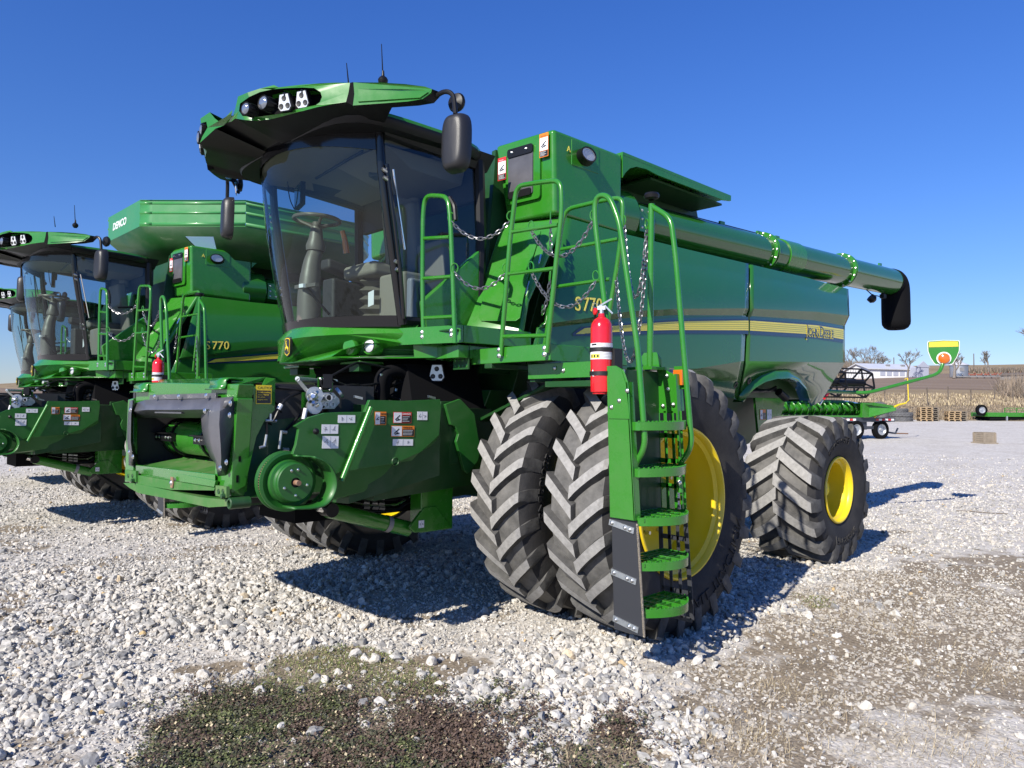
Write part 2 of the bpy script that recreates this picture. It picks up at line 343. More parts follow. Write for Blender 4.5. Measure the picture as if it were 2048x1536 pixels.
def masks(X, Y):
    n1 = (fbm(X, Y, 2.2)-.5); n2 = (fbm(X+9, Y-4, 5)-.5)
    weed = np.max([poly_dist(X, Y, P) for P in WEED], axis=0)+n1*.5+n2*.35
    gras = np.max([poly_dist(X, Y, P) for P in GRASS], axis=0)+n1*.35+n2*.2
    dirt = np.max([poly_dist(X, Y, P) for P in DIRT], axis=0)+n1*.4+n2*.25
    right = poly_dist(X, Y, RIGHT)+n1*1.2
    return weed, gras, dirt, right
def micro(X, Y):                                        # gentle relief of the gravel close to the camera
    X = np.asarray(X, float); Y = np.asarray(Y, float)
    d = np.hypot(X-CAM.x, Y-CAM.y); f = np.clip((12-d)/5, 0, 1)
    weed, gras, dirt, right = masks(X, Y)
    h = (fbm(X, Y, 1.1)-.5)*.05+(fbm(X, Y, 4)-.5)*.022
    h = h+np.where(right > 0, -.01, 0)-np.clip(dirt, 0, .15)*.1-np.clip(weed, 0, .2)*.06
    return h*f-.012*f
def np_mesh(name, Vv, F, mats_, mi=None, attrs=None, smooth=False):
    me = bpy.data.meshes.new(name); nv, nf = len(Vv), len(F); k = F.shape[1]
    me.vertices.add(nv); me.vertices.foreach_set('co', np.ascontiguousarray(Vv, np.float32).ravel())
    me.loops.add(nf*k); me.loops.foreach_set('vertex_index', np.ascontiguousarray(F, np.int32).ravel())
    me.polygons.add(nf); me.polygons.foreach_set('loop_start', np.arange(0, nf*k, k, dtype=np.int32))
    for m_ in mats_: me.materials.append(MAT[m_])
    if mi is not None: me.polygons.foreach_set('material_index', np.asarray(mi, np.int32))
    me.polygons.foreach_set('use_smooth', np.full(nf, smooth))
    for an, av in (attrs or {}).items():
        at_ = me.attributes.new(an, 'FLOAT', 'POINT'); at_.data.foreach_set('value', np.ascontiguousarray(av, np.float32))
    me.update(calc_edges=True); me.validate()
    o = bpy.data.objects.new(name, me); col.objects.link(o); return o

# materials of the ground
def ground_mat():
    m = bpy.data.materials.new('gravel_lot'); m.use_nodes = True; MAT['gravel_lot'] = m; n = m.node_tree.nodes; l = m.node_tree.links; p = n['Principled BSDF']; p.inputs['Roughness'].default_value = .9; p.inputs['Specular IOR Level'].default_value = .2
    geo = n.new('ShaderNodeNewGeometry')
    def vor(sc_, feat='F1'):
        v = n.new('ShaderNodeTexVoronoi'); v.inputs['Scale'].default_value = sc_; v.feature = feat; l.new(geo.outputs['Position'], v.inputs['Vector']); return v
    v1, v2 = vor(34), vor(75)
    nz = n.new('ShaderNodeTexNoise'); nz.inputs['Scale'].default_value = .9; nz.inputs['Detail'].default_value = 9; nz.inputs['Roughness'].default_value = .65; l.new(geo.outputs['Position'], nz.inputs['Vector'])
    nf = n.new('ShaderNodeTexNoise'); nf.inputs['Scale'].default_value = 60; nf.inputs['Detail'].default_value = 6; l.new(geo.outputs['Position'], nf.inputs['Vector'])
    at_ = n.new('ShaderNodeAttribute'); at_.attribute_name = 'dirt'
    def ramp(src, a, b, ca, cb):
        r = n.new('ShaderNodeValToRGB'); r.color_ramp.elements[0].position = a; r.color_ramp.elements[1].position = b; r.color_ramp.elements[0].color = (*ca, 1); r.color_ramp.elements[1].color = (*cb, 1); l.new(src, r.inputs[0]); return r
    def mix(f, a, b, bt='MIX'):
        x = n.new('ShaderNodeMix'); x.data_type = 'RGBA'; x.blend_type = bt
        for s_, i in ((f, 0), (a, 6), (b, 7)):
            if isinstance(s_, (int, float)): x.inputs[i].default_value = s_
            elif isinstance(s_, tuple): x.inputs[i].default_value = (*s_, 1)
            else: l.new(s_, x.inputs[i])
        return x.outputs[2]
    sep = n.new('ShaderNodeSeparateColor'); l.new(v1.outputs['Color'], sep.inputs[0])
    stone = ramp(sep.outputs[0], 0, 1, (.40, .385, .36), (.66, .635, .60)); sep2 = n.new('ShaderNodeSeparateColor'); l.new(v2.outputs['Color'], sep2.inputs[0])
    stone2 = ramp(sep2.outputs[1], 0, 1, (.43, .41, .38), (.68, .65, .61))
    base = mix(.5, stone.outputs[0], stone2.outputs[0])
    soil = ramp(nf.outputs['Fac'], .3, .75, (.165, .135, .10), (.36, .305, .235))
    # soil, and painted shade between near stones: dirt attribute pushed through the noise
    ad = n.new('ShaderNodeMath'); ad.operation = 'MULTIPLY_ADD'; ad.inputs[1].default_value = 1.0; l.new(at_.outputs['Fac'], ad.inputs[0])
    nn = n.new('ShaderNodeMapRange'); nn.inputs[1].default_value = .35; nn.inputs[2].default_value = .65; nn.inputs[3].default_value = -.45; nn.inputs[4].default_value = .45; l.new(nz.outputs['Fac'], nn.inputs[0]); l.new(nn.outputs[0], ad.inputs[2])
    st = n.new('ShaderNodeMapRange'); st.inputs[1].default_value = .35; st.inputs[2].default_value = .65; st.interpolation_type = 'SMOOTHSTEP'; l.new(ad.outputs[0], st.inputs[0])
    c = mix(st.outputs[0], base, soil.outputs[0])
    pz = ramp(nz.outputs['Fac'], .35, .7, (.88, .86, .83), (1.05, 1.05, 1.05)); c = mix(1.0, c, pz.outputs[0], 'MULTIPLY')
    nm = n.new('ShaderNodeTexNoise'); nm.inputs['Scale'].default_value = 7; nm.inputs['Detail'].default_value = 12; nm.inputs['Roughness'].default_value = .8; l.new(geo.outputs['Position'], nm.inputs['Vector'])
    pm = ramp(nm.outputs['Fac'], .36, .60, (.76, .745, .72), (1.10, 1.10, 1.10)); c = mix(1.0, c, pm.outputs[0], 'MULTIPLY')
    l.new(c, p.inputs['Base Color'])
    b1 = n.new('ShaderNodeBump'); b1.inputs['Strength'].default_value = .45; b1.inputs['Distance'].default_value = .012; b1.invert = True; l.new(v1.outputs['Distance'], b1.inputs['Height'])
    b2 = n.new('ShaderNodeBump'); b2.inputs['Strength'].default_value = .4; b2.inputs['Distance'].default_value = .006; b2.invert = True; l.new(v2.outputs['Distance'], b2.inputs['Height']); l.new(b1.outputs[0], b2.inputs['Normal']); l.new(b2.outputs[0], p.inputs['Normal'])
ground_mat()
def field_mat(name, c1_, c2_, c3_, s1, stretch, bump=.4):
    m = bpy.data.materials.new(name); m.use_nodes = True; MAT[name] = m; n = m.node_tree.nodes; l = m.node_tree.links; p = n['Principled BSDF']; p.inputs['Roughness'].default_value = .95; p.inputs['Specular IOR Level'].default_value = .1
    geo = n.new('ShaderNodeNewGeometry'); mp = n.new('ShaderNodeMapping'); mp.inputs['Rotation'].default_value = (0, 0, -math.atan2(GD.y, GD.x)); mp.inputs['Scale'].default_value = stretch; mp.vector_type = 'POINT'
    l.new(geo.outputs['Position'], mp.inputs[0])
    a = n.new('ShaderNodeTexNoise'); a.inputs['Scale'].default_value = s1; a.inputs['Detail'].default_value = 8; a.inputs['Roughness'].default_value = .7; l.new(mp.outputs[0], a.inputs['Vector'])
    r = n.new('ShaderNodeValToRGB'); e = r.color_ramp.elements; e[0].position = .3; e[0].color = (*c1_, 1); e[1].position = .72; e[1].color = (*c3_, 1); k = e.new(.5); k.color = (*c2_, 1); l.new(a.outputs['Fac'], r.inputs[0]); l.new(r.outputs[0], p.inputs['Base Color'])
    b = n.new('ShaderNodeBump'); b.inputs['Strength'].default_value = bump; b.inputs['Distance'].default_value = .3; l.new(a.outputs['Fac'], b.inputs['Height']); l.new(b.outputs[0], p.inputs['Normal'])
field_mat('weed_bank_soil', (.12, .092, .062), (.20, .158, .108), (.29, .24, .17), 1.2, (1, 1, 1))
field_mat('dry_grass', (.18, .135, .082), (.25, .192, .12), (.32, .255, .165), .25, (.6, .12, 1))
field_mat('tilled_soil', (.155, .115, .085), (.205, .155, .118), (.26, .205, .155), .35, (.9, .05, 1))

# one sheet for the lot, fine near the camera
def sheet(name, rs_, ss, m, near=False):
    RR, SS = np.meshgrid(rs_, ss, indexing='ij'); X = CAM.x+GD.x*RR+GS.x*SS; Y = CAM.y+GD.y*RR+GS.y*SS
    Z = np.vectorize(terr)(X, Y)
    at_ = None
    if near:
        Z = Z+micro(X, Y); weed, gras, dirt, right = masks(X, Y)
        d = .36+np.clip(dirt*6, 0, .6)+np.clip(weed*8, 0, .8)+np.clip(gras*8, 0, .6)+np.where(right > 0, (np.clip((fbm(X*.8, Y*.8, 1.0)-.33)*4.2, .0, 1)*.75)*np.clip(right*2, 0, 1), 0)  # constant base amount darkens the near bed as shade in the gaps between stones
        fr = np.clip((np.hypot(X-CAM.x, Y-CAM.y)-9)/8, 0, 1); d = d*(1-fr)+fr*.02
        at_ = {'dirt': np.clip(d, 0, 1).ravel()}
    Vv = np.stack([X, Y, Z], -1).reshape(-1, 3); nr, ns = RR.shape
    i, j = np.meshgrid(np.arange(nr-1), np.arange(ns-1), indexing='ij'); a = (i*ns+j).ravel(); F = np.stack([a, a+ns, a+ns+1, a+1], -1)
    return np_mesh(name, Vv, F, [m], attrs=at_, smooth=True)
def spread(lo, hi, a, b, st, g=1.25):                   # fine between a and b, growing outside
    m_ = list(np.arange(a, b, st)); L = []; x = a; d = st
    while x > lo: d *= g; x -= d; L.append(max(x, lo))
    Rr = []; x = b; d = st; Rr.append(b)
    while x < hi: d *= g; x += d; Rr.append(min(x, hi))
    return np.array(sorted(set(L))+m_+Rr)
lot = sheet('ground', spread(-150, 66, 1.0, 9.5, .05, 1.3), spread(-600, 600, -6.5, 11.5, .06, 1.35), 'gravel_lot', True); tag(lot, kind='structure')
sw = np.linspace(-600, 600, 241)
# the two sheets share the edge at r = 66
bank = sheet('bank', np.linspace(66, 96, 16), sw, 'weed_bank_soil'); tag(bank, kind='structure')
gr1 = sheet('meadow', np.linspace(96, 122, 8), sw, 'dry_grass'); tag(gr1, kind='structure')
fld = sheet('field', np.linspace(122, 236, 20), sw, 'tilled_soil'); tag(fld, kind='structure')
hil = sheet('hill', np.array(list(np.linspace(236, 520, 30))+[900, 2500]), sw*2, 'dry_grass'); tag(hil, kind='structure')

# ---- loose stones
def ico(sub):
    bm = bmesh.new(); bmesh.ops.create_icosphere(bm, subdivisions=sub, radius=1); v = np.array([x.co[:] for x in bm.verts]); f = np.array([[q.index for q in x.verts] for x in bm.faces]); bm.free(); return v, f
def stone(sub, seed, flat):
    r = np.random.default_rng(seed); v, f = ico(sub); v = v.copy()
    for _ in range(10):                                 # knock flat facets off
        nrm = r.normal(size=3); nrm /= np.linalg.norm(nrm); h = r.uniform(.42, .8); dd = v@nrm; k = dd > h; v[k] -= np.outer(dd[k]-h, nrm)
    v *= np.array([r.uniform(.8, 1.25), r.uniform(.65, 1.0), r.uniform(.45, .8)*flat]); v += r.normal(size=v.shape)*.035
    return v, f
def stones(name, N, region, size, sub, flat, mname, sink=.25):
    nv_ = 14; lib = [stone(sub, 100*sub+i, flat) for i in range(nv_)]; X, Y, S = region(N, size)
    K = len(X); Z = np.array([terr(a, b) for a, b in zip(X, Y)])+micro(X, Y)
    q = rng.normal(size=(K, 4)); q[:, 1:3] *= .35; q /= np.linalg.norm(q, axis=1)[:, None]; w_, x, y, z = q.T
    M = np.stack([1-2*(y*y+z*z), 2*(x*y-z*w_), 2*(x*z+y*w_), 2*(x*y+z*w_), 1-2*(x*x+z*z), 2*(y*z-x*w_), 2*(x*z-y*w_), 2*(y*z+x*w_), 1-2*(x*x+y*y)], -1).reshape(-1, 3, 3)
    which = rng.integers(0, nv_, K); tone = rng.random(K); VV, FF, TT = [], [], []; off = 0
    for i in range(nv_):
        id_ = np.where(which == i)[0]
        if not len(id_): continue
        v, f = lib[i]; P = np.einsum('kij,vj->kvi', M[id_], v)*S[id_][:, None, None]
        P[:, :, 2] += (Z[id_]+S[id_]*(.5-sink)*flat)[:, None]; P[:, :, 0] += X[id_][:, None]; P[:, :, 1] += Y[id_][:, None]
        k = len(id_); VV.append(P.reshape(-1, 3)); FF.append((f[None]+(np.arange(k)*len(v))[:, None, None]).reshape(-1, 3)+off); TT.append(np.repeat(tone[id_], len(v))); off += k*len(v)
    o = np_mesh(name, np.concatenate(VV), np.concatenate(FF), [mname], attrs={'tone': np.concatenate(TT)}); tag(o, kind='stuff'); return o
def stone_mat():
    m = bpy.data.materials.new('limestone'); m.use_nodes = True; MAT['limestone'] = m; n = m.node_tree.nodes; l = m.node_tree.links; p = n['Principled BSDF']; p.inputs['Roughness'].default_value = .88; p.inputs['Specular IOR Level'].default_value = .25
    a = n.new('ShaderNodeAttribute'); a.attribute_name = 'tone'; r = n.new('ShaderNodeValToRGB'); e = r.color_ramp.elements; e[0].position = 0; e[0].color = (.24, .24, .245, 1); e[1].position = .985; e[1].color = (.70, .68, .64, 1)
    for pos, c in ((.16, (.36, .352, .335)), (.55, (.61, .59, .555)), (.86, (.55, .51, .45)), (.995, (.52, .38, .2))): k = e.new(pos); k.color = (*c, 1)
    l.new(a.outputs['Fac'], r.inputs[0]); geo = n.new('ShaderNodeNewGeometry'); nz = n.new('ShaderNodeTexNoise'); nz.inputs['Scale'].default_value = 45; nz.inputs['Detail'].default_value = 6; l.new(geo.outputs['Position'], nz.inputs['Vector'])
    r2 = n.new('ShaderNodeValToRGB'); r2.color_ramp.elements[0].position = .3; r2.color_ramp.elements[1].position = .7; r2.color_ramp.elements[0].color = (.66, .64, .61, 1); r2.color_ramp.elements[1].color = (1.08, 1.08, 1.08, 1); l.new(nz.outputs['Fac'], r2.inputs[0])
    x = n.new('ShaderNodeMix'); x.data_type = 'RGBA'; x.blend_type = 'MULTIPLY'; x.inputs[0].default_value = 1; l.new(r.outputs[0], x.inputs[6]); l.new(r2.outputs[0], x.inputs[7]); l.new(x.outputs[2], p.inputs['Base Color'])
    b = n.new('ShaderNodeBump'); b.inputs['Strength'].default_value = .5; b.inputs['Distance'].default_value = .004; l.new(nz.outputs['Fac'], b.inputs['Height']); l.new(b.outputs[0], p.inputs['Normal'])
stone_mat()
mat('dusty_stone', (.27, .24, .20), rough=.9, c2=(.47, .44, .395), nscale=9, spec=.2)
yaw0 = math.atan2(fw.y, fw.x)
def wedge(N, d0, d1, half=R(40)):
    a = yaw0+rng.uniform(-half, half, N); d = np.sqrt(rng.uniform(d0*d0, d1*d1, N)); return CAM.x+np.cos(a)*d, CAM.y+np.sin(a)*d, d
def reg_coarse(N, size):
    X, Y, d = wedge(N, 2.4, 8.5); weed, gras, dirt, right = masks(X, Y)
    p = np.ones(len(X)); p[weed > 0] = .11; p[gras > .0] = .10; p[(dirt > .03)] = .10; p[right > 0] = .035
    pn = fbm(X+3, Y, 1.1); p *= np.clip((pn-.26)*4.5, .42, 1); k = rng.random(len(X)) < p
    S = size[0]*np.exp(rng.normal(size=len(X))*.45)*(.55+.9*pn); S = np.clip(S, size[0]*.4, size[1]); return X[k], Y[k], S[k]
def reg_fine(N, size):
    X, Y, d = wedge(N, 2.4, 9.0); weed, gras, dirt, right = masks(X, Y); p = np.ones(len(X)); p[weed > .0] = .12; p[gras > 0] = .25; p[dirt > .05] = .28; p[right > 0] = .34*(.3+1.4*fbm(X, Y, 1.7))[right > 0]
    k = rng.random(len(X)) < p; S = rng.uniform(size[0], size[1], len(X)); return X[k], Y[k], S[k]
def reg_mid(N, size):
    X, Y, d = wedge(N, 7.0, 27, R(38)); weed, gras, dirt, right = masks(X, Y); p = np.clip(1.2-(d-7)/14, .06, 1); p = np.where(d > 17, p*.8, p); p[(right > 0) & (d < 12)] *= .4
    k = rng.random(len(X)) < p; S = size[0]*np.exp(rng.normal(size=len(X))*.35)*(1+.02*d); return X[k], Y[k], S[k]
stones('coarse_gravel', 52000, reg_coarse, (.0175, .058), 2, .95, 'limestone')
stones('fine_gravel', 62000, reg_fine, (.006, .015), 1, .9, 'limestone')
stones('distant_gravel', 190000, reg_mid, (.0155, .05), 1, .8, 'limestone')
def reg_flat(N, size):
    X, Y, d = wedge(N, 2.4, 8.5); w_, g_, d_, right = masks(X, Y); n = fbm(X*.6+5, Y, 1.5); k = (right > 0) & (rng.random(len(X)) < np.clip((n-.40)*6, .10, .95)); S = rng.uniform(size[0], size[1], len(X)); return X[k], Y[k], S[k]
stones('pressed_gravel', 60000, reg_flat, (.006, .027), 1, .5, 'dusty_stone', sink=.42)

# ---- low weeds, grass and straw
def blades(name, X, Y, L, Wd, mats_, mi, lean, curl=.3, base=0.0):
    K = len(X); Z = np.array([terr(a, b) for a, b in zip(X, Y)])+micro(X, Y)+base; az = rng.uniform(0, 2*np.pi, K); dx, dy = np.cos(az), np.sin(az); sx, sy = -dy*Wd/2, dx*Wd/2
    h1 = L*np.cos(lean)*.6; o1 = L*np.sin(lean)*.5; h2 = L*np.cos(lean)*(1-curl*.3); o2 = L*np.sin(lean)+L*curl*.3
    P = np.stack([np.stack([X-sx, Y-sy, Z], -1), np.stack([X+sx, Y+sy, Z], -1), np.stack([X+dx*o1+sx*.8, Y+dy*o1+sy*.8, Z+h1], -1), np.stack([X+dx*o1-sx*.8, Y+dy*o1-sy*.8, Z+h1], -1), np.stack([X+dx*o2, Y+dy*o2, Z+h2], -1)], 1)
    b = (np.arange(K)*5)[:, None]; F = np.concatenate([b+[0, 1, 2], b+[0, 2, 3], b+[3, 2, 4]], 0); M = np.tile(mi, 3)
    o = np_mesh(name, P.reshape(-1, 3), F, mats_, M); tag(o, kind='stuff'); return o
for nm, c, c2 in (('weed_dark', (.048, .052, .028), (.078, .078, .042)), ('weed_purple', (.085, .055, .042), (.135, .092, .066)), ('weed_green', (.082, .10, .038), (.14, .155, .056)), ('grass_green', (.15, .20, .045), (.26, .30, .09)), ('straw', (.42, .34, .20), (.55, .46, .30)), ('straw_dark', (.24, .18, .11), (.32, .25, .16))):
    mat(nm, c, rough=.75, c2=c2, nscale=20)
def leaves(name, X, Y, S, mats_, mi, hmax):
    K = len(X); Z = np.array([terr(a, b) for a, b in zip(X, Y)])+micro(X, Y)+rng.uniform(.0, 1, K)**.8*hmax
    az = rng.uniform(0, 2*np.pi, K); t = rng.uniform(-.2, .9, K); u = np.stack([np.cos(az)*np.cos(t), np.sin(az)*np.cos(t), np.sin(t)], -1)*S[:, None]; w_ = np.stack([-np.sin(az), np.cos(az), rng.uniform(-.4, .4, K)], -1)*(S*.42)[:, None]
    C = np.stack([X, Y, Z], -1); P = np.stack([C-u*.1, C+u*.45+w_, C+u, C+u*.45-w_], 1); b = (np.arange(K)*4)[:, None]
    o = np_mesh(name, P.reshape(-1, 3), b+[0, 1, 2, 3], mats_, mi); tag(o, kind='stuff'); return o
def pts_in(polys, N, thr, which):
    P = np.concatenate([np.array(p) for p in polys]); lo, hi = P.min(0)-.3, P.max(0)+.3; X = rng.uniform(lo[0], hi[0], N); Y = rng.uniform(lo[1], hi[1], N); m_ = masks(X, Y)[which]; k = m_ > thr; return X[k], Y[k], m_[k]
X, Y, m_ = pts_in(WEED, 260000, -.28, 0); n_ = fbm(X, Y, 3.0); k = rng.random(len(X)) < np.clip((n_-.34)*4.5, .18, 1)*np.clip((m_+.28)/.38, 0, 1)**2; X, Y, n_ = X[k], Y[k], n_[k]
tone = .5*fbm(X+5, Y+2, 2.0)+.5*fbm(X, Y, 9.0)+rng.normal(size=len(X))*.09; mi = np.where(tone > .46, 1, np.where(tone < .33, 2, 0)); mi = np.where(rng.random(len(X)) < .05, 3, mi)
leaves('ground_weeds', X, Y, rng.uniform(.007, .019, len(X)), ['weed_dark', 'weed_purple', 'weed_green', 'straw'], mi, .035)
X, Y, m_ = pts_in(GRASS, 120000, -.03, 1); k = rng.random(len(X)) < np.clip(fbm(X, Y, 4)*2.4-.6, .08, 1); X, Y = X[k], Y[k]
leaves('green_clover', X[::2], Y[::2], rng.uniform(.006, .013, len(X[::2])), ['weed_green', 'grass_green', 'straw', 'weed_dark'], rng.choice(4, len(X[::2]), p=[.34, .22, .20, .24]), .02)
blades('green_grass', X, Y, rng.uniform(.012, .035, len(X)), rng.uniform(.002, .004, len(X)), ['grass_green', 'straw', 'weed_green'], rng.choice(3, len(X), p=[.5, .2, .3]), rng.uniform(.4, 1.3, len(X)))
X, Y, d_ = wedge(150000, 2.6, 13, R(38)); w_, g_, di_, ri_ = masks(X, Y); k = (rng.random(len(X)) < np.where(ri_ > 0, .5*np.clip(fbm(X+7, Y, 1.6)*2.6-1.0, 0, 1), np.where(di_ > -.1, .10, np.where(w_ > -.1, .07, .010)))); X, Y = X[k], Y[k]
blades('dry_straw', X, Y, rng.uniform(.02, .075, len(X)), rng.uniform(.0012, .0028, len(X)), ['straw', 'straw_dark'], rng.integers(0, 2, len(X)), rng.uniform(1.0, 1.5, len(X)), base=.004)
tx, ty = [], []
for (u, v, n_, sp) in ((435, 1365, 260, .10), (1490, 1470, 700, .16), (1560, 1365, 350, .12), (1250, 1500, 120, .08), (1130, 1500, 90, .06), (620, 1310, 120, .07), (1900, 1500, 500, .18), (1980, 1350, 400, .2), (1760, 1250, 300, .22), (1650, 1420, 300, .2)):
    p = at(u, v, 'z', 0); tx.append(rng.normal(size=n_)*sp+p.x); ty.append(rng.normal(size=n_)*sp+p.y)
X, Y = np.concatenate(tx), np.concatenate(ty)
blades('dry_tufts', X, Y, rng.uniform(.03, .10, len(X)), rng.uniform(.0012, .0025, len(X)), ['straw', 'straw_dark'], rng.integers(0, 2, len(X)), rng.uniform(.5, 1.45, len(X)))
# ---------------------------------------------------------------- wheels
def make_tyre(name, Rr, hw, rim, nl, skew, lw, yc, xc, zc, parent, side, phase=0, text=None, lh=.05):
    """an agricultural tyre: axle along y, chevron lugs; side = +1/-1 which way the outer face points"""
    mb = MB(); Rc = Rr-lh
    prof = [(-hw*.80, rim-.02), (-hw*.88, rim+.01), (-hw*.98, rim+(Rc-rim)*.3), (-hw*1.04, rim+(Rc-rim)*.58), (-hw*1.0, rim+(Rc-rim)*.8), (-hw*.93, Rc-.045), (-hw*.84, Rc-.018)]
    tread = [(-hw*.84, Rc-.018), (-hw*.5, Rc-.006), (0, Rc), (hw*.5, Rc-.006), (hw*.84, Rc-.018)]
    O = (xc, yc, zc)
    mb.lathe(prof, O, (0, 1, 0), 'tyre_side', n=96); mb.lathe([(-a, b) for a, b in prof][::-1], O, (0, 1, 0), 'tyre_side', n=96)
    mb.lathe(tread, O, (0, 1, 0), 'tyre_tread', n=96)
    mb.lathe([(-hw*1.045, rim+(Rc-rim)*.52), (-hw*1.06, rim+(Rc-rim)*.54), (-hw*1.045, rim+(Rc-rim)*.56)], O, (0, 1, 0), 'tyre_side', n=96)
    def P(phi, y, r): return V(xc+math.cos(phi)*r, yc+y, zc+math.sin(phi)*r)
    S = [-.05, .14, .34, .54, .74, .90, .985, 1.035, 1.05]     # along the lug, centre to shoulder
    RT = [Rr, Rr, Rr-.001, Rr-.003, Rr-.006, Rr-.010, Rr-.03, Rr-.085, Rr-.15]
    RB = [Rc-.01]*5+[Rc-.035, Rc-.06, Rc-.10, Rc-.16]
    bend = [0, .17, .34, .50, .65, .77, .84, .88, .89]
    for sgn in (-1, 1):
        for k in range(nl):
            ph = 2*math.pi*(k+(.25 if sgn > 0 else .75))/nl+phase
            vt = []
            for i, s in enumerate(S):
                y = sgn*s*hw; pc = ph+skew*bend[i]; w1 = lw*(1.15 if i == 0 else 1.0 if i < 5 else .95); hwd = w1/2/Rr; hb = hwd*1.5
                vt.append([P(pc-hb, y, RB[i]), P(pc-hwd, y, RT[i]), P(pc+hwd, y, RT[i]), P(pc+hb, y, RB[i])])
            flat = [p for q in vt for p in q]; n = len(S)
            top = [(i*4+1, i*4+2, i*4+6, i*4+5) for i in range(n-1)]
            sd = [(i*4, i*4+1, i*4+5, i*4+4) for i in range(n-1)]+[(i*4+2, i*4+3, i*4+7, i*4+6) for i in range(n-1)]
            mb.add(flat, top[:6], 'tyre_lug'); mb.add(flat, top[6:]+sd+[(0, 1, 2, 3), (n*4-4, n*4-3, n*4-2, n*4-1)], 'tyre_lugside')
    if text:                                            # raised lettering bent round the sidewall
        for (tx, size, rr, a0) in text:
            vs, fs = text_geo(tx, size, extrude=.006, sx=1.25, align='CENTER')
            out = []
            for v in vs:
                r = rr+v.y; t = min(max((r-rim)/(Rc-rim), 0), 1)
                yy = hw*np.interp(t, [0, .3, .58, .8, 1], [.88, .98, 1.04, 1.0, .84])
                a = a0-side*v.x/rr if side > 0 else a0+v.x/rr
                out.append(P(a, side*(yy+v.z+.004), r))
            mb.add(out, fs, 'tyre_side')
    return mb.build(name, parent, sharp=28)

def make_rim(tyre, xc, yc, zc, rim, hw, side, depth, hubr=.17, mark=False):
    """yellow dish: flange, barrel stepping in to the disc, hub with nuts"""
    mb = MB(); w_ = hw*.9; f = side
    pr = [(w_, rim+.012), (w_+.012, rim+.004), (w_+.012, rim-.008), (w_-.004, rim-.022), (w_-.03, rim-.03), (w_-.05, rim-.055), (w_*.5, rim-.065), (w_*.3, rim-.09), (w_-depth+.02, rim-.10), (w_-depth, rim-.14), (w_-depth-.012, rim*.55), (w_-depth+.02, rim*.36), (w_-depth+.02, hubr), (w_-depth+.03, hubr-.01), (w_-depth+.03, .001)]
    mb.lathe([(a*f, b) for a, b in pr], (xc, yc, zc), (0, 1, 0), 'yellow', n=72)
    mb.lathe([(-w_*f, rim+.012), (-(w_+.012)*f, rim-.008), (-(w_-.03)*f, rim-.03), (w_*.3*f, rim-.06)], (xc, yc, zc), (0, 1, 0), 'yellow', n=72)
    o = mb.build('rim', tyre, sharp=30)
    hb = MB(); yb = yc+f*(w_-depth+.03)
    hb.lathe([(0, hubr-.03), (f*.05, hubr-.035), (f*.07, hubr*.6), (f*.12, hubr*.55), (f*.125, .001)], (xc, yb, zc), (0, 1, 0), 'green', n=32)
    for k in range(10):
        a = k*math.pi/5; hb.cyl((xc+math.cos(a)*hubr*1.25, yb-f*.02, zc+math.sin(a)*hubr*1.25), (xc+math.cos(a)*hubr*1.25, yb+f*.02, zc+math.sin(a)*hubr*1.25), .014, 'bolt', n=6)
    hb.build('hub', tyre)
    if mark: # instruction sticker sheets on the barrel and the disc
        st = MB(); r = rim-.115
        for k, (a, d, ww) in enumerate(((-.02, .11, .07), (-.16, .11, .07), (-.31, .10, .07), (-.46, .09, .06), (-.28, .04, .06), (-.42, .035, .06))):
            c = V(xc-math.cos(a)*(rim*.80-d*.9), yc+f*(w_-depth+.012), zc+math.sin(a)*(rim*.80-d*.9))
            tdir = V(math.sin(a), 0, math.cos(a)); rd = V(-math.cos(a), 0, math.sin(a))
            st.obox(c, tdir, (0, 1, 0), rd, .034, .0015, .034, 'decal_white')
            for q in range(3): st.obox(c+tdir*((q-1)*.014)+V(0, f*.002, 0), tdir, (0, 1, 0), rd, .003, .0006, .02-.004*q, 'decal_grey')
        st.build('decal', tyre)
    return o

def wheels(root):
    ZF, ZR, XR = .939, .759, -3.402
    F = []
    for sg in (1, -1):
        for yc, dp, hub in ((2.286, .29, .2), (1.524, .36, .18)):
            t = make_tyre('front_tyre', .974, .262, .54, 24, .27, .078, sg*yc, 0, ZF, root, sg, phase=.06 if yc > 2 else .02,
                          text=[('520/85R42', .085, .70, 0.15), ('520/85R42', .085, .70, 3.3)] if yc < 2 else [('RADIAL', .10, .70, .75), ('ALL TRACTION', .10, .70, -2.3)])
            make_rim(t, 0, sg*yc, ZF, .54, .262, sg, dp, hub, mark=(yc > 2 and sg > 0))
        t = make_tyre('rear_tyre', .789, .375, .345, 17, -.42, .115, sg*(2.237-.35), XR, ZR, root, sg, phase=.1,
                      text=[('Firestone', .11, .50, 1.35), ('Firestone', .11, .50, -1.7)], lh=.055)
        make_rim(t, XR, sg*(2.237-.35), ZR, .345, .375, sg, .28, .12)
# ---------------------------------------------------------------- combine body
def mirror_y(pts): return [V(p[0], -p[1], p[2]) for p in pts][::-1]

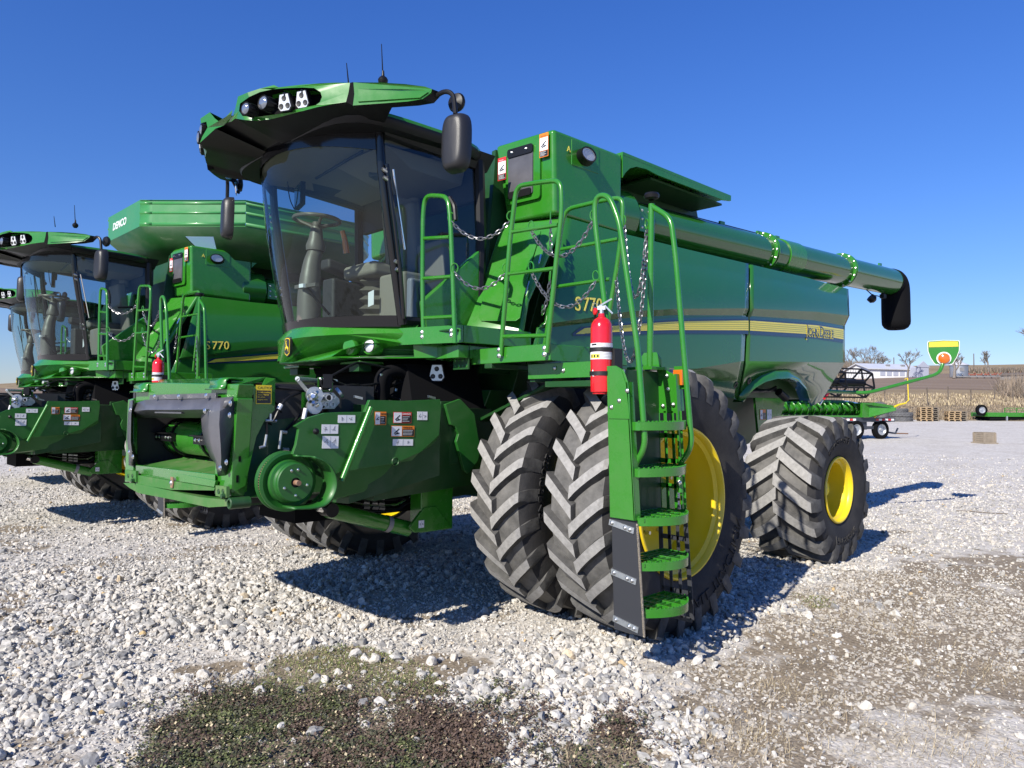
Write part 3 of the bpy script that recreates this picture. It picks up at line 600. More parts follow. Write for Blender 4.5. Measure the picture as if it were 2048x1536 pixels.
CR = {}
def side_y(z, x):                                       # the lateral position of the side panels at height z
    if not CR: return 1.4+.012*max(0, -x)
    z1, z2, z3 = (float(np.interp(-x, *CR[k])) for k in (1, 2, 3))
    return float(np.interp(z, [z3-.62, z3, z2, z1, 4], [1.16, 1.39, 1.375, 1.42, 1.42]))+.012*max(0, -x)
def on_side(u, v):                                      # pixel to side panel surface
    y = 1.4
    for _ in range(30):
        p = at(u, v, 'y', y); y = side_y(p.z, p.x)
    p = at(u, v, 'y', y); p.y = side_y(p.z, p.x)
    return p
def set_creases():
    T = {1: [(1090, 648), (1162, 638), (1256, 623), (1350, 618), (1490, 617), (1631, 624), (1699, 632)], 2: [(1085, 657), (1162, 648), (1256, 635.5), (1350, 630), (1490, 630.5), (1631, 640), (1690, 651)],
         3: [(1180, 733), (1300, 740), (1397, 737), (1444, 729), (1488, 722), (1690, 725)]}
    out = {}
    for k, L in T.items():
        P = [on_side(*p) for p in L]; out[k] = ([-p.x for p in P], [p.z for p in P])
    CR.update(out)
def body(root):
    if not CR: set_creases()
    # inner carcass that closes the machine
    mb = MB()
    mb.hexa([(.25, -1.0, 1.75), (-5.3, -1.0, 1.75), (-5.3, 1.0, 1.75), (.25, 1.0, 1.75), (.02, -1.3, 3.16), (-5.35, -1.34, 3.16), (-5.35, 1.34, 3.16), (.02, 1.3, 3.16)], 'green_dark')
    mb.hexa([(.62, -.62, .85), (-2.6, -.62, .95), (-2.6, .62, .95), (.62, .62, .85), (.5, -1.0, 1.76), (-3, -1.0, 1.76), (-3, 1.0, 1.76), (.5, 1.0, 1.76)], 'green_dark')
    mb.build('chassis', root, bevel=.01)
    for sg in (1, -1):
        S = (lambda L: L) if sg > 0 else (lambda L: mirror_y(L))
        # front part of the side panel, strips between the creases
        topF = [on_side(1126, 433), on_side(1250, 468), on_side(1380, 500), on_side(1497, 527.5)]
        c1F = [on_side(1497, 613), on_side(1420, 615), on_side(1300, 627), on_side(1180, 645), on_side(1090, 655)]
        c2F = [on_side(1493, 630), on_side(1420, 632), on_side(1300, 642), on_side(1180, 658), on_side(1085, 668)]
        c3F = [on_side(1488, 722), on_side(1180, 733)]
        xe = .33
        for p in (topF[0],): p.x = .05
        c1F[-1].x = xe-.05; c2F[-1].x = xe
        mb = MB()
        def zc(k, x): return float(np.interp(-x, *CR[k]))
        def strip(a, b, m):                             # ruled strip between two polylines of equal length
            N = len(a); mb.add(list(a)+list(b), [(i, i+1, N+i+1, N+i) for i in range(N-1)], m)
        # resample helper
        def rs(L, n):
            L = [Vector(p) for p in L]; d = [0]
            for i in range(1, len(L)): d.append(d[-1]+(L[i]-L[i-1]).length)
            o = []
            for k in range(n+1):
                s = d[-1]*k/n; j = max(i for i in range(len(d)) if d[i] <= s+1e-9); j = min(j, len(L)-2)
                t = (s-d[j])/(d[j+1]-d[j]); o.append(L[j].lerp(L[j+1], t))
            return o
        n = 36
        def crease(k, x0, x1):
            L = []
            for i in range(n+1):
                x = x0+(x1-x0)*i/n; z = zc(k, x); L.append(V(x, side_y(z, x), z))
            return L
        xs = c1F[0].x
        T, A, B, C_ = rs(topF, n), crease(1, xe-.05, xs), crease(2, xe, c2F[0].x), crease(3, .45, c3F[0].x)
        lowF = rs([V(.45, side_y(1.93, 0), 1.93), on_side(1269, 752), on_side(1380, 772), on_side(1475, 800)], n)
        for q in (T, A, B, C_, lowF):
            if sg < 0: q[:] = [V(p.x, -p.y, p.z) for p in q]
        strip(T, A, 'green_gloss'); strip(A, B, 'green_gloss'); strip(B, C_, 'green_gloss'); strip(C_, lowF, 'green_gloss')
        mb.build('side_panel', root, sharp=12, solid=.03)
        # rear part, with the wheel arch cut out of its lower facet
        mb = MB()
        topR = rs([on_side(1502, 529), on_side(1600, 552), on_side(1697, 578)], n)
        aR = crease(1, on_side(1502, 617).x, on_side(1699, 632).x); bR = crease(2, on_side(1498, 630).x, on_side(1690, 656).x); cR = crease(3, on_side(1493, 722).x, on_side(1690, 725).x)
        arch = [on_side(1478, 802), on_side(1484, 790), on_side(1500, 772), on_side(1522, 757), on_side(1548, 748), on_side(1575, 747), on_side(1597, 757), on_side(1612, 775), on_side(1620, 800)]
        low = arch+[on_side(1624, 812), on_side(1642, 803), on_side(1665, 765), on_side(1690, 725)]
        for q in (topR, aR, bR, cR, low, arch):
            if sg < 0: q[:] = [V(p.x, -p.y, p.z) for p in q]
        strip(topR, aR, 'green_gloss'); strip(aR, bR, 'green_gloss'); strip(bR, cR, 'green_gloss')
        poly = cR+low[::-1][1:]
        tr = tessellate_polygon([poly]); mb.add(poly, [tuple(t) for t in tr], 'green_gloss')
        pan = mb.build('side_panel', root, sharp=12, solid=.03)
        # raised lip round the wheel arch
        lip = MB(); lp = [p+V(0, .0, 0) for p in rs(arch, 30)]; cc = V(-3.85, 0, 1.55)
        inn = []
        for p in lp:
            d = (V(cc.x, p.y, cc.z)-p).normalized(); inn.append(p+d*.06+V(0, .03*sg, 0))
        outr = [p-(V(cc.x, p.y, cc.z)-p).normalized()*.05 for p in lp]
        for q in outr: q.y = (side_y(q.z, q.x)+.004)*sg
        deep = [p-V(0, .14*sg, 0) for p in inn]
        N = len(lp); lip.add(outr+inn+deep, [(i, i+1, N+i+1, N+i) for i in range(N-1)]+[(N+i, N+i+1, 2*N+i+1, 2*N+i) for i in range(N-1)], 'green_gloss', True)
        lip.build('arch_lip', pan, solid=.008)
        # stripes and lettering
        st = MB()
        def band(u0, u1, top, bot, m, lift):
            L1, L2 = [], []
            for k in range(41):
                u = u0+(u1-u0)*k/40
                for L, fv in ((L1, top), (L2, bot)):
                    p = on_side(u, np.interp(u, *fv)); p.y += lift
                    if sg < 0: p.y = -p.y
                    L.append(p)
            st.add(L1+L2, [(i, i+1, 42+i, 41+i) for i in range(40)], m)
        yt = ([1162, 1200, 1256, 1310, 1350, 1490, 1631, 1688], [657, 653.5, 650, 645.5, 643, 640.6, 650.6, 659])
        yb = ([1149, 1200, 1256, 1310, 1350, 1490, 1631, 1688], [668, 665.5, 662.5, 660.7, 660, 660.6, 669, 679])
        up_ = lambda f, d: (f[0], [x+d for x in f[1]])
        ybl = (yb[0], [672.5, 671.5, 669.5, 667.5, 667, 668, 677, 686])
        for (u0, u1) in ((1168, 1496), (1499, 1686)):
            band(u0-5 if u0 < 1400 else u0, u1, up_(yt, -3), ybl, 'stripe_blue', .004); band(u0, u1, yt, yb, 'stripe_yellow', .007)
            for k in range(1, 5):
                f = k/5; mid = lambda e: ([*yt[0][1:]], [yt[1][i]*(1-f)+yb[1][i]*f+e for i in range(1, 8)])
                band(u0+20 if u0 < 1400 else u0, u1, mid(-.28), mid(.28), 'worn_green', .0085)
            band(u0+60 if u0 < 1400 else u0, u1, up_(yt, -7), up_(yt, -3), 'stripe_teal', .003)
        tip = [on_side(1168, 656.4), on_side(1168, 668), on_side(1150, 668)]; tip2 = [on_side(1163, 652), on_side(1163, 672.5), on_side(1146, 672), on_side(1143, 668)]
        for q, lf, m in ((tip, .0072, 'stripe_yellow'), (tip2, .0045, 'stripe_blue')):
            q = [V(p.x, (p.y+lf)*sg, p.z) for p in q]; st.add(q, [tuple(range(len(q)))], m)
        if sg > 0:
            def fit(parts, o, e, hgt, lift):            # words fitted between two points of the panel
                wd = (e-o).length; xd = (e-o).normalized(); zd = V(0, 0, 1); nn = xd.cross(zd); geo = []; x = 0
                for ch, k in parts:
                    if ch == ' ': x += .32*k; continue
                    vs, fs = text_geo(ch, 1.36*k, extrude=.001, off=0); x0 = min(v.x for v in vs); geo.append((x-x0, ch, k)); x += max(v.x for v in vs)-x0+.10
                for off, lf, m in ((.014, 0, 'stripe_blue' if lift < 0 else 'text_yellow'), (.006 if lift < 0 else .010, .002, 'text_yellow' if lift < 0 else 'stripe_blue')):
                    for xx, ch, k in geo:
                        vs, fs = text_geo(ch, 1.36*k, extrude=.001/hgt, off=off)
                        st.add([o+xd*((v.x+xx)*wd/x)+zd*(v.y*hgt-(.010 if (m == 'text_yellow' and lift > 0) else 0))+nn*v.z*hgt+V(0, lf+abs(lift), 0) for v in vs], fs, m)
            fit([('S', 1), (' ', .6), ('7', 1), ('7', 1), ('0', 1)], on_side(1150, 621), on_side(1205, 624), .125, -.004)
            fit([('J', 1.22), ('O', .9), ('H', .9), ('N', .9), (' ', .5), ('D', 1.22), ('E', .9), ('E', .9), ('R', .9), ('E', .9)], on_side(1611, 671), on_side(1666, 676.5), .118, .009)
        st.build('stripe_decal', pan)
    # panel rear end: closes between the sides
    mb = MB(); P1 = on_side(1697, 578); P2 = on_side(1699, 632); P3 = on_side(1690, 651); P4 = on_side(1690, 725); P5 = on_side(1642, 803)
    Ls = [V(p.x+.0, p.y-.012, p.z) for p in (P1, P2, P3, P4, P5)]; Rs_ = [V(p.x, -p.y, p.z) for p in Ls]
    mb.add(Ls+Rs_, [(i, i+1, 6+i, 5+i) for i in range(4)], 'green'); mb.build('rear_hood', root)
    # two plugs in the lower facet, seam fastener
    mb = MB()
    for u, v in ((1471, 770), (1498, 762)):
        p = on_side(u, v); mb.lathe([(0, .04), (.008, .036), (.008, .02), (.002, .018), (.002, .001)], p, (0, 1, -.4), 'black', n=20)
    mb.build('panel_plug', root)
    # engine deck and rear
    mb = MB(); mb.box(-5.4, -2.6, -1.36, 1.36, 3.1, 3.14, 'green_dark'); mb.build('engine_deck', root)

def tank(root):
    GB = 'green'
    mb = MB()
    # front boxes of the tank, left and right of the cab, and the tank between
    X0 = .16
    def half(s):
        yo, yi = 1.375, .72
        b = [at(1005, 452, 'y', .9), at(1125, 430, 'y', 1.37)]
        fr = [(X0+.06, yi*s, 3.93), (X0, yo*s, 3.93), (-.76, yo*s, 3.93), (-.76, yi*s, 3.93)]
        bo = [(X0+.02, (yi+.12)*s, 3.22), (X0-.02, yo*s, 3.22), (-.76, yo*s, 3.20), (-.76, (yi+.12)*s, 3.2)]
        m2 = MB(); q = bo+fr
        if s < 0: q = [q[i] for i in (3, 2, 1, 0, 7, 6, 5, 4)]
        m2.hexa(q, GB)
        t = m2.build('tank_box', root, bevel=.035, seg=3)
        # shallow step under the box, its shadow line painted dark green
        m3 = MB(); m3.box(-.76, X0-.09, min((yo-.03)*s, (yi+.15)*s), max((yo-.03)*s, (yi+.15)*s), 3.12, 3.21, 'green_dark'); m3.build('tank_shadow_step', root)
        return t
    tb = half(1); half(-1)
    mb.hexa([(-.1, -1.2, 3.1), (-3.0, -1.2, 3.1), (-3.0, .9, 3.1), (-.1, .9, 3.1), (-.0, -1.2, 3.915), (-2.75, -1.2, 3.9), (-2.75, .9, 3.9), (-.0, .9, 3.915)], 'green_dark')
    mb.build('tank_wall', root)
    # roof cover over the auger trough, sloping out to the side
    for s in (1, -1):
        m2 = MB()
        A = [V(-.762, .5, 3.93), V(-.762, 1.378, 3.93), V(-2.64, 1.40, 3.905), V(-2.70, .5, 3.915)]
        if s < 0: A = [V(p.x, -p.y, p.z) for p in A][::-1]
        m2.plate(A, -.028, GB)
        B = [V(-.762, 1.376*s, 3.93), V(-.762, 1.376*s, 3.72), V(-.80, 1.376*s, 3.77), V(-.87, 1.377*s, 3.83), V(-.97, 1.379*s, 3.868), V(-1.12, 1.383*s, 3.878), V(-1.3, 1.386*s, 3.86), V(-2.5, 1.40*s, 3.855), V(-2.64, 1.40*s, 3.875), V(-2.64, 1.40*s, 3.905)]
        m2.plate(B if s > 0 else B[::-1], .02, GB)
        m2.box(-2.62, -1.3, (.92 if s > 0 else -1.3), (1.3 if s > 0 else -.92), 3.84, 3.86, 'green_dark')
        m2.build('roof_cover', root)
    # recessed black hatch with hinges in the front face of the left box
    xf = X0+.035
    hb = MB(); a = at(1013, 300, 'x', xf); 
    y0, y1, z1, z0 = .90, 1.17, 3.84, 3.42
    def rr(y0, y1, z0, z1, x, r=.03, n=4):
        L = []
        for cy, cz, a0 in ((y1-r, z1-r, 0), (y0+r, z1-r, 90), (y0+r, z0+r, 180), (y1-r, z0+r, 270)):
            for k in range(n+1):
                a = R(a0+90*k/n); L.append(V(x, cy+r*math.cos(a), cz+r*math.sin(a)))
        return L
    sl_ = lambda p: V(X0+.06-(p.y-.72)*.06/.655-.01+.02-(.0 if p.z > 3.5 else 0), p.y, p.z)
    outer = [sl_(p) for p in rr(y0-.04, y1+.07, z0-.05, z1+.03, 0)]
    hb.plate(outer, .012, GB, (1, 0, 0)); fr_ = [sl_(p)+V(.012, 0, 0) for p in rr(y0, y1, z0, z1, 0, .02)]
    hb.plate(fr_, .012, 'dark_plastic', (1, 0, 0))
    hb.plate([sl_(p)+V(.022, 0, 0) for p in rr(y0-.005, y1+.005, z1-.07, z1+.005, 0, .02)], .012, 'black', (1, 0, 0))
    for yy in (y0+.05, y1-.06): hb.bolt(sl_(V(0, yy, z1-.03))+V(.024, 0, 0), (1, 0, 0), .01)
    hb.plate([sl_(p)+V(.024, 0, 0) for p in rr(y0+.01, y1-.01, z0-.01, z0+.05, 0, .015)], .012, 'black', (1, 0, 0)); hb.build('hatch', tb)
    d = V(-.0915, 1, 0)
    decal(tb, sl_(V(0, .775, 3.60))+V(.006, 0, 0), d, (0, 0, 1), .095, .20, 'red', head=1, word='DANGER')
    decal(tb, sl_(V(0, 1.245, 3.70))+V(.012, 0, 0), d, (0, 0, 1), .095, .20, 'orange', word='WARNING')
    # oval work light on the side face, small yellow mark
    lb = MB(); c = V(-.23, 1.376, 3.775)
    for k, (t, a, b, m) in enumerate(((0, .115, .075, 'green'), (.02, .1, .062, 'black'), (.10, .098, .06, 'black'))): pass
    def oval(t, a, b, n=28): return [c+V(math.cos(2*math.pi*k/n)*a+t*.45, t, math.sin(2*math.pi*k/n)*b) for k in range(n)]
    L = [oval(0, .11, .075), oval(.045, .105, .068), oval(.085, .10, .064), oval(.09, .088, .054), oval(.078, .086, .052)]
    vs = [p for q in L for p in q]; n = 28
    lb.add(vs, [(i*n+k, i*n+(k+1) % n, (i+1)*n+(k+1) % n, (i+1)*n+k) for i in range(4) for k in range(n)], 'black', True)
    lb.add(oval(.078, .086, .052), [tuple(range(n))], 'lens')
    for k in range(7): lb.obox(c+V(.079*.45, .082, -.036+k*.012), (1, .45*0, 0), (0, 1, 0), (0, 0, 1), .07-.012*abs(k-3)**1.2*.6, .002, .002, 'lens_glass')
    lb.build('side_light', tb)
    fl = MB(); fl.plate([c+V(x, .004, z) for x, z in ((.17, .12), (-.19, .12), (-.19, -.1), (.17, -.1))][::-1], .01, 'green', (0, 1, 0)); fl.build('light_seat', tb, bevel=.004)
    mk = MB(); o = at(1134, 302, 'y', 1.38); put_text(mk, 'A', 'text_yellow', o, (-1, 0, 0), (0, 0, 1), .07, extrude=.001); mk.build('decal', tb)
    # front fender under the box: slopes forward on its way down
    for s in (1, -1):
        fb = MB()
        q = [at(1003, 447, 'y', .86), at(1126, 434, 'y', 1.385), at(1052, 600, 'y', 1.375), at(1036, 694, 'y', 1.375), at(925, 665, 'y', 1.0), at(948, 610, 'y', .95)]
        if s < 0: q = [V(p.x, -p.y, p.z) for p in q][::-1]
        nr = V(.9, 0, .43)
        fb.plate(q, .05, GB, nr)
        w_ = MB(); a = V(.2, .74*s, 0)
        fo = fb.build('front_fender', root, bevel=.03, seg=3)
        # raised service door on the fender
        dr = MB()
        def F(u, v, l=.004):
            A, B, C_ = q[0] if s > 0 else V(q[-1].x, -q[-1].y, q[-1].z), at(1126, 434, 'y', 1.385), at(925, 665, 'y', 1.0)
            nn = (B-A).cross(C_-A).normalized(); nn = nn if nn.x > 0 else -nn
            dd = at(u, v, 'x', 0)-CAM; t = (A-CAM).dot(nn)/dd.dot(nn); p = CAM+dd*t+nn*l
            return V(p.x, p.y*s, p.z)
        dp = [F(1002, 462), F(1082, 462), F(1064, 520), F(1046, 600), F(1040, 636), F(1032, 642), F(962, 642), F(957, 634), F(972, 570)]
        dr.plate(dp if s > 0 else dp[::-1], .006, GB, (.9, 0, .43)); dr.build('service_door', fo, bevel=.004)
        lh = MB()
        for a, b in (((1083, 512), (1079, 530)), ((1059, 565), (1052, 590))):
            lh.tube([F(*a, .015), F(*b, .015)], .008, 'chrome', n=8)
        lh.build('latch', fo)
        # closing wall between cab and tank, its shade painted as dark green
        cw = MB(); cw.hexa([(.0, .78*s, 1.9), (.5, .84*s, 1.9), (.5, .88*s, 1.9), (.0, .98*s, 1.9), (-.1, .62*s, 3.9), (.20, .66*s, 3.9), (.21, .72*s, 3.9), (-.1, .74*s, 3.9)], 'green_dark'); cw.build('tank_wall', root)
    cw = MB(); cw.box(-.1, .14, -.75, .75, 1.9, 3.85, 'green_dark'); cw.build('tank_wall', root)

def auger(root):
    mb = MB(); A = V(-.95, 1.13, 3.42); B = V(-7.55, 1.36, 3.59); d = (B-A).normalized(); r = .197
    mb.cyl(A, B, r, 'green_gloss', n=48)
    o = mb.build('unloading_auger', root, sharp=30)
    for u in (1521, 1680):
        t = None
        for k in range(400):                             # station along the tube where it is seen at u
            p = A+(B-A)*(k/400); q = p-CAM; x = W0/2+FPX*q.dot(cr)/q.dot(fw)
            if x >= u: t = p; break
        fb = MB()
        for e in (-.022, .022): fb.lathe([(e-.008, r), (e-.008, r+.04), (e+.008, r+.04), (e+.008, r)], t, d, 'green', n=40)
        s1 = d.cross(V(0, 0, 1)).normalized(); s2 = s1.cross(d)
        for k in range(14):
            a = 2*math.pi*k/14; c = t+(s1*math.cos(a)+s2*math.sin(a))*(r+.022); fb.bolt(c-d*.03*-1, d, .012); fb.bolt(c-d*.03, -d, .012)
        fb.build('flange', o, sharp=30)
    s = MB(); s.lathe([(-.02, r+.005), (.02, r+.005)], B, d, 'black', n=40)
    s.tube([B-d*.1, B+d*.02+V(0, 0, .0), B+d*.10+V(0, 0, -.06), B+d*.12+V(0, 0, -.22), B+d*.12+V(0, 0, -.45), B+d*.13+V(0, 0, -.60)], .205, 'black_matte', n=28, bend=.12)
    s.lathe([(0, .205), (.05, .20), (.10, .17), (.13, .12), (.14, .001)], B+d*.13+V(0, 0, -.60), (0, 0, -1), 'black_matte', n=24); s.build('spout_boot', o, sharp=40)
    l = MB(); lp = B-d*.75+V(0, 0, -r-.12)
    l.tube([B-d*.95+V(0, 0, -r), lp+V(0, 0, .06), B-d*.35+V(0, 0, -r-.06), B-d*.3+V(0, 0, -r+.02)], .008, 'black', n=6, bend=.05)
    l.lathe([(-.05, .02), (-.045, .06), (.02, .062), (.05, .03), (.055, .001)], lp, (-.5, .5, -.6), 'black', n=16); l.obox(B-d*.36+V(0, 0, -r-.05), d, (0, 1, 0), (0, 0, 1), .05, .03, .03, 'black'); l.build('auger_light', o)
    for f in (.28, .40, .465, .93):
        k = MB(); p = A+(B-A)*f+V(0, 0, r+.02); k.obox(p, d, (0, 1, 0), (0, 0, 1), .045, .012, .03, 'green'); k.build('bracket', o)
    k = MB(); k.tube([A+(B-A)*.06+V(0, 0, r+.02), A+(B-A)*.46+V(0, 0, r+.02)], .006, 'black', n=6); k.build('cable', o)
    e = MB(); e.lathe([(-.35, .24), (-.30, .27), (.05, .27), (.08, .24), (.1, .2)], A, d, 'green_gloss', n=36, caps=True)
    c = V(-1.12, 1.355, 3.40); e.obox(c, (1, 0, 0), (0, 0, 1), (0, 1, 0), .085, .12, .012, 'green')
    for i in (-.05, .05):
        for j in (-.08, 0, .08): e.bolt(c+V(i, .014, j), (0, 1, 0), .011)
    e.build('auger_elbow', o, sharp=30)
    m = MB(); m.tube([A+(B-A)*.46, A+(B-A)*.52], r+.014, 'green', n=40); m.build('saddle', o)

def rear_parts(root):
    # warning arm with reflector shield sticking out at the rear corner
    p0 = V(-5.25, .9, 1.86); yb = 1.40
    a = at(1705, 785, 'y', 1.25); b = at(1735, 786, 'y', 1.42); c = at(1878, 748, 'y', 2.05); d = at(1886, 728, 'y', 2.08)
    mb = MB(); mb.tube([V(-5.0, .95, a.z+.02), a, b, c, d, d+V(0, 0, .1)], .026, 'green', n=12, bend=.14); arm = mb.build('marker_arm', root)
    s = MB(); cc = at(1887, 702, 'y', 2.08); nx = V(.92, .39, 0); ny = V(-.39, .92, 0)
    ol = [(-.20, .12), (-.19, .145), (0, .155), (.19, .145), (.20, .12), (.195, .0), (.165, -.09), (.12, -.17), (.10, -.19), (-.10, -.19), (-.12, -.17), (-.165, -.09), (-.195, 0)]
    def q(p, k=1, l=0): return cc+ny*(p[0]*k)+V(0, 0, p[1]*k)+nx*l
    s.plate([q(p, 1.04) for p in ol], .008, 'decal_white', nx); s.plate([q(p, 1, .003) for p in ol], .008, 'green', nx)
    s.plate([q(p, 1, .006) for p in ((-.185, .135), (-.19, .06), (.19, .06), (.185, .135), (0, .143))], .008, 'decal_yellow', nx)
    s.build('reflector_shield', arm)
    l = MB(); lc = q((0, -.11), 1, .01); l.lathe([(0, .095), (.02, .095), (.022, .08)], lc, nx, 'decal_white', n=28); l.lathe([(.02, .08), (.05, .074), (.065, .05), (.07, .001)], lc, nx, 'reflector_amber', n=28)
    l.build('amber_lamp', arm)
    # rear axle, steering arms, spreader and lower rear chassis
    x = MB()
    x.obox((-3.402, 0, .80), (1, 0, 0), (0, 1, 0), (0, 0, 1), .12, 1.5, .10, 'green'); x.cyl((-3.2, -1.3, .72), (-3.2, 1.3, .72), .04, 'black')
    for s_ in (1, -1): x.cyl((-3.402, 1.25*s_, .55), (-3.402, 1.25*s_, 1.0), .07, 'green'); x.obox((-3.402, 1.5*s_, .78), (1, 0, 0), (0, 1, 0), (0, 0, 1), .1, .2, .1, 'green')
    x.build('rear_axle', root, bevel=.01)
    x = MB(); x.hexa([(-2.9, -.55, .85), (-4.6, -.55, 1.15), (-4.6, .55, 1.15), (-2.9, .55, .85), (-2.7, -.9, 1.9), (-5.1, -.95, 1.9), (-5.1, .95, 1.9), (-2.7, .9, 1.9)], 'green_dark')
    x.build('spreader_hood', root, bevel=.02)
    x = MB()
    for k in range(3): x.tube([(-3.0-.3*k, 1.0, 1.9), (-3.5-.2*k, 1.15, 1.82), (-4.2, 1.12, 1.85+.02*k)], .02, 'black', n=8, bend=.1)
    x.cyl((-4.2, 1.16, 1.83), (-4.35, 1.18, 1.75), .05, 'black'); x.build('hose', root)
    hp = MB(); hp.hexa([(-4.05, .97, 1.0), (-4.3, .97, 1.05), (-4.3, 1.0, 1.05), (-4.05, 1.0, 1.0), (-3.9, .97, 1.8), (-4.75, .97, 1.8), (-4.75, 1.0, 1.8), (-3.9, 1.0, 1.8)], 'green'); o = hp.build('side_shield', root)
    decal(o, V(-4.02, 1.004, 1.48), (-1, 0, 0), (0, 0, 1), .15, .13, 'orange', word='')
    decal(o, V(-4.20, 1.004, 1.48), (-1, 0, 0), (0, 0, 1), .12, .13, 'white')
    # front axle, final drives
    x = MB(); x.cyl((0, -1.25, .939), (0, 1.25, .939), .16, 'green_dark')
    for s_ in (1, -1):
        x.obox((0.0, 1.02*s_, .98), (1, 0, 0), (0, 1, 0), (0, 0, 1), .2, .12, .32, 'green'); x.cyl((0, 1.1*s_, .939), (0, 2.3*s_, .939), .14, 'green')
    x.build('front_axle', root, bevel=.01)
# ---------------------------------------------------------------- cab
def lens_round(mb, c, n, r, dep=.09):
    n = Vector(n).normalized()
    mb.lathe([(-dep, r*.7), (-dep*.6, r*.95), (-dep*.2, r), (0, r*1.06), (.006, r*1.02), (.0, r*.88)], c, n, 'black', n=24)
    mb.lathe([(.001, r*.88), (.012, r*.6), (.016, r*.3), (.017, .001)], c, n, 'lens_dark', n=24)
    for k in range(8):
        a = k*math.pi/4; u = n.orthogonal().normalized(); w_ = n.cross(u); p = Vector(c)-n*dep*.5+(u*math.cos(a)+w_*math.sin(a))*r
        mb.obox(p, n, u*math.cos(a)+w_*math.sin(a), n.cross(u*math.cos(a)+w_*math.sin(a)), dep*.3, .006, .004, 'black')
def lens_plate(mb, c, n, s=.065, tilt=0):
    n = Vector(n).normalized(); yd = V(0, 0, 1); yd = (yd-n*yd.dot(n)).normalized(); xd = yd.cross(n)
    P = lambda a, b, l=0: Vector(c)+xd*a*s+yd*b*s+n*l
    ol = [(-.62, 1), (.62, 1), (.95, -.55), (.62, -1), (-.62, -1), (-.95, -.55)]
    mb.plate([P(a*1.12, b*1.1, -.002) for a, b in ol], .04, 'black', n); mb.plate([P(a, b, .004) for a, b in ol], .006, 'lens', n)
    for a, b in ((0, .5), (-.5, -.45), (.5, -.45)):
        mb.lathe([(.0, .02), (.004, .018), (.001, .011), (.001, .001)], P(a, b, .004), n, 'cab_dark', n=12)
XP = lambda z: np.interp(z, [2.25, 2.69, 3.36, 3.70], [1.30, 1.38, 1.50, 1.53])
XC = lambda z: np.interp(z, [2.25, 2.7, 3.1, 3.7], [1.68, 1.80, 1.88, 1.93])
def ws(y, z): return V(float(XP(z)+(XC(z)-XP(z))*(1-min(1, abs(y)/.87)**2.3)), y, z)
def chin_x(y): return 1.785-.62*y*y
def on_chin(u, v):
    y = .4
    for _ in range(12): y = at(u, v, 'x', chin_x(y)).y
    return at(u, v, 'x', chin_x(y))

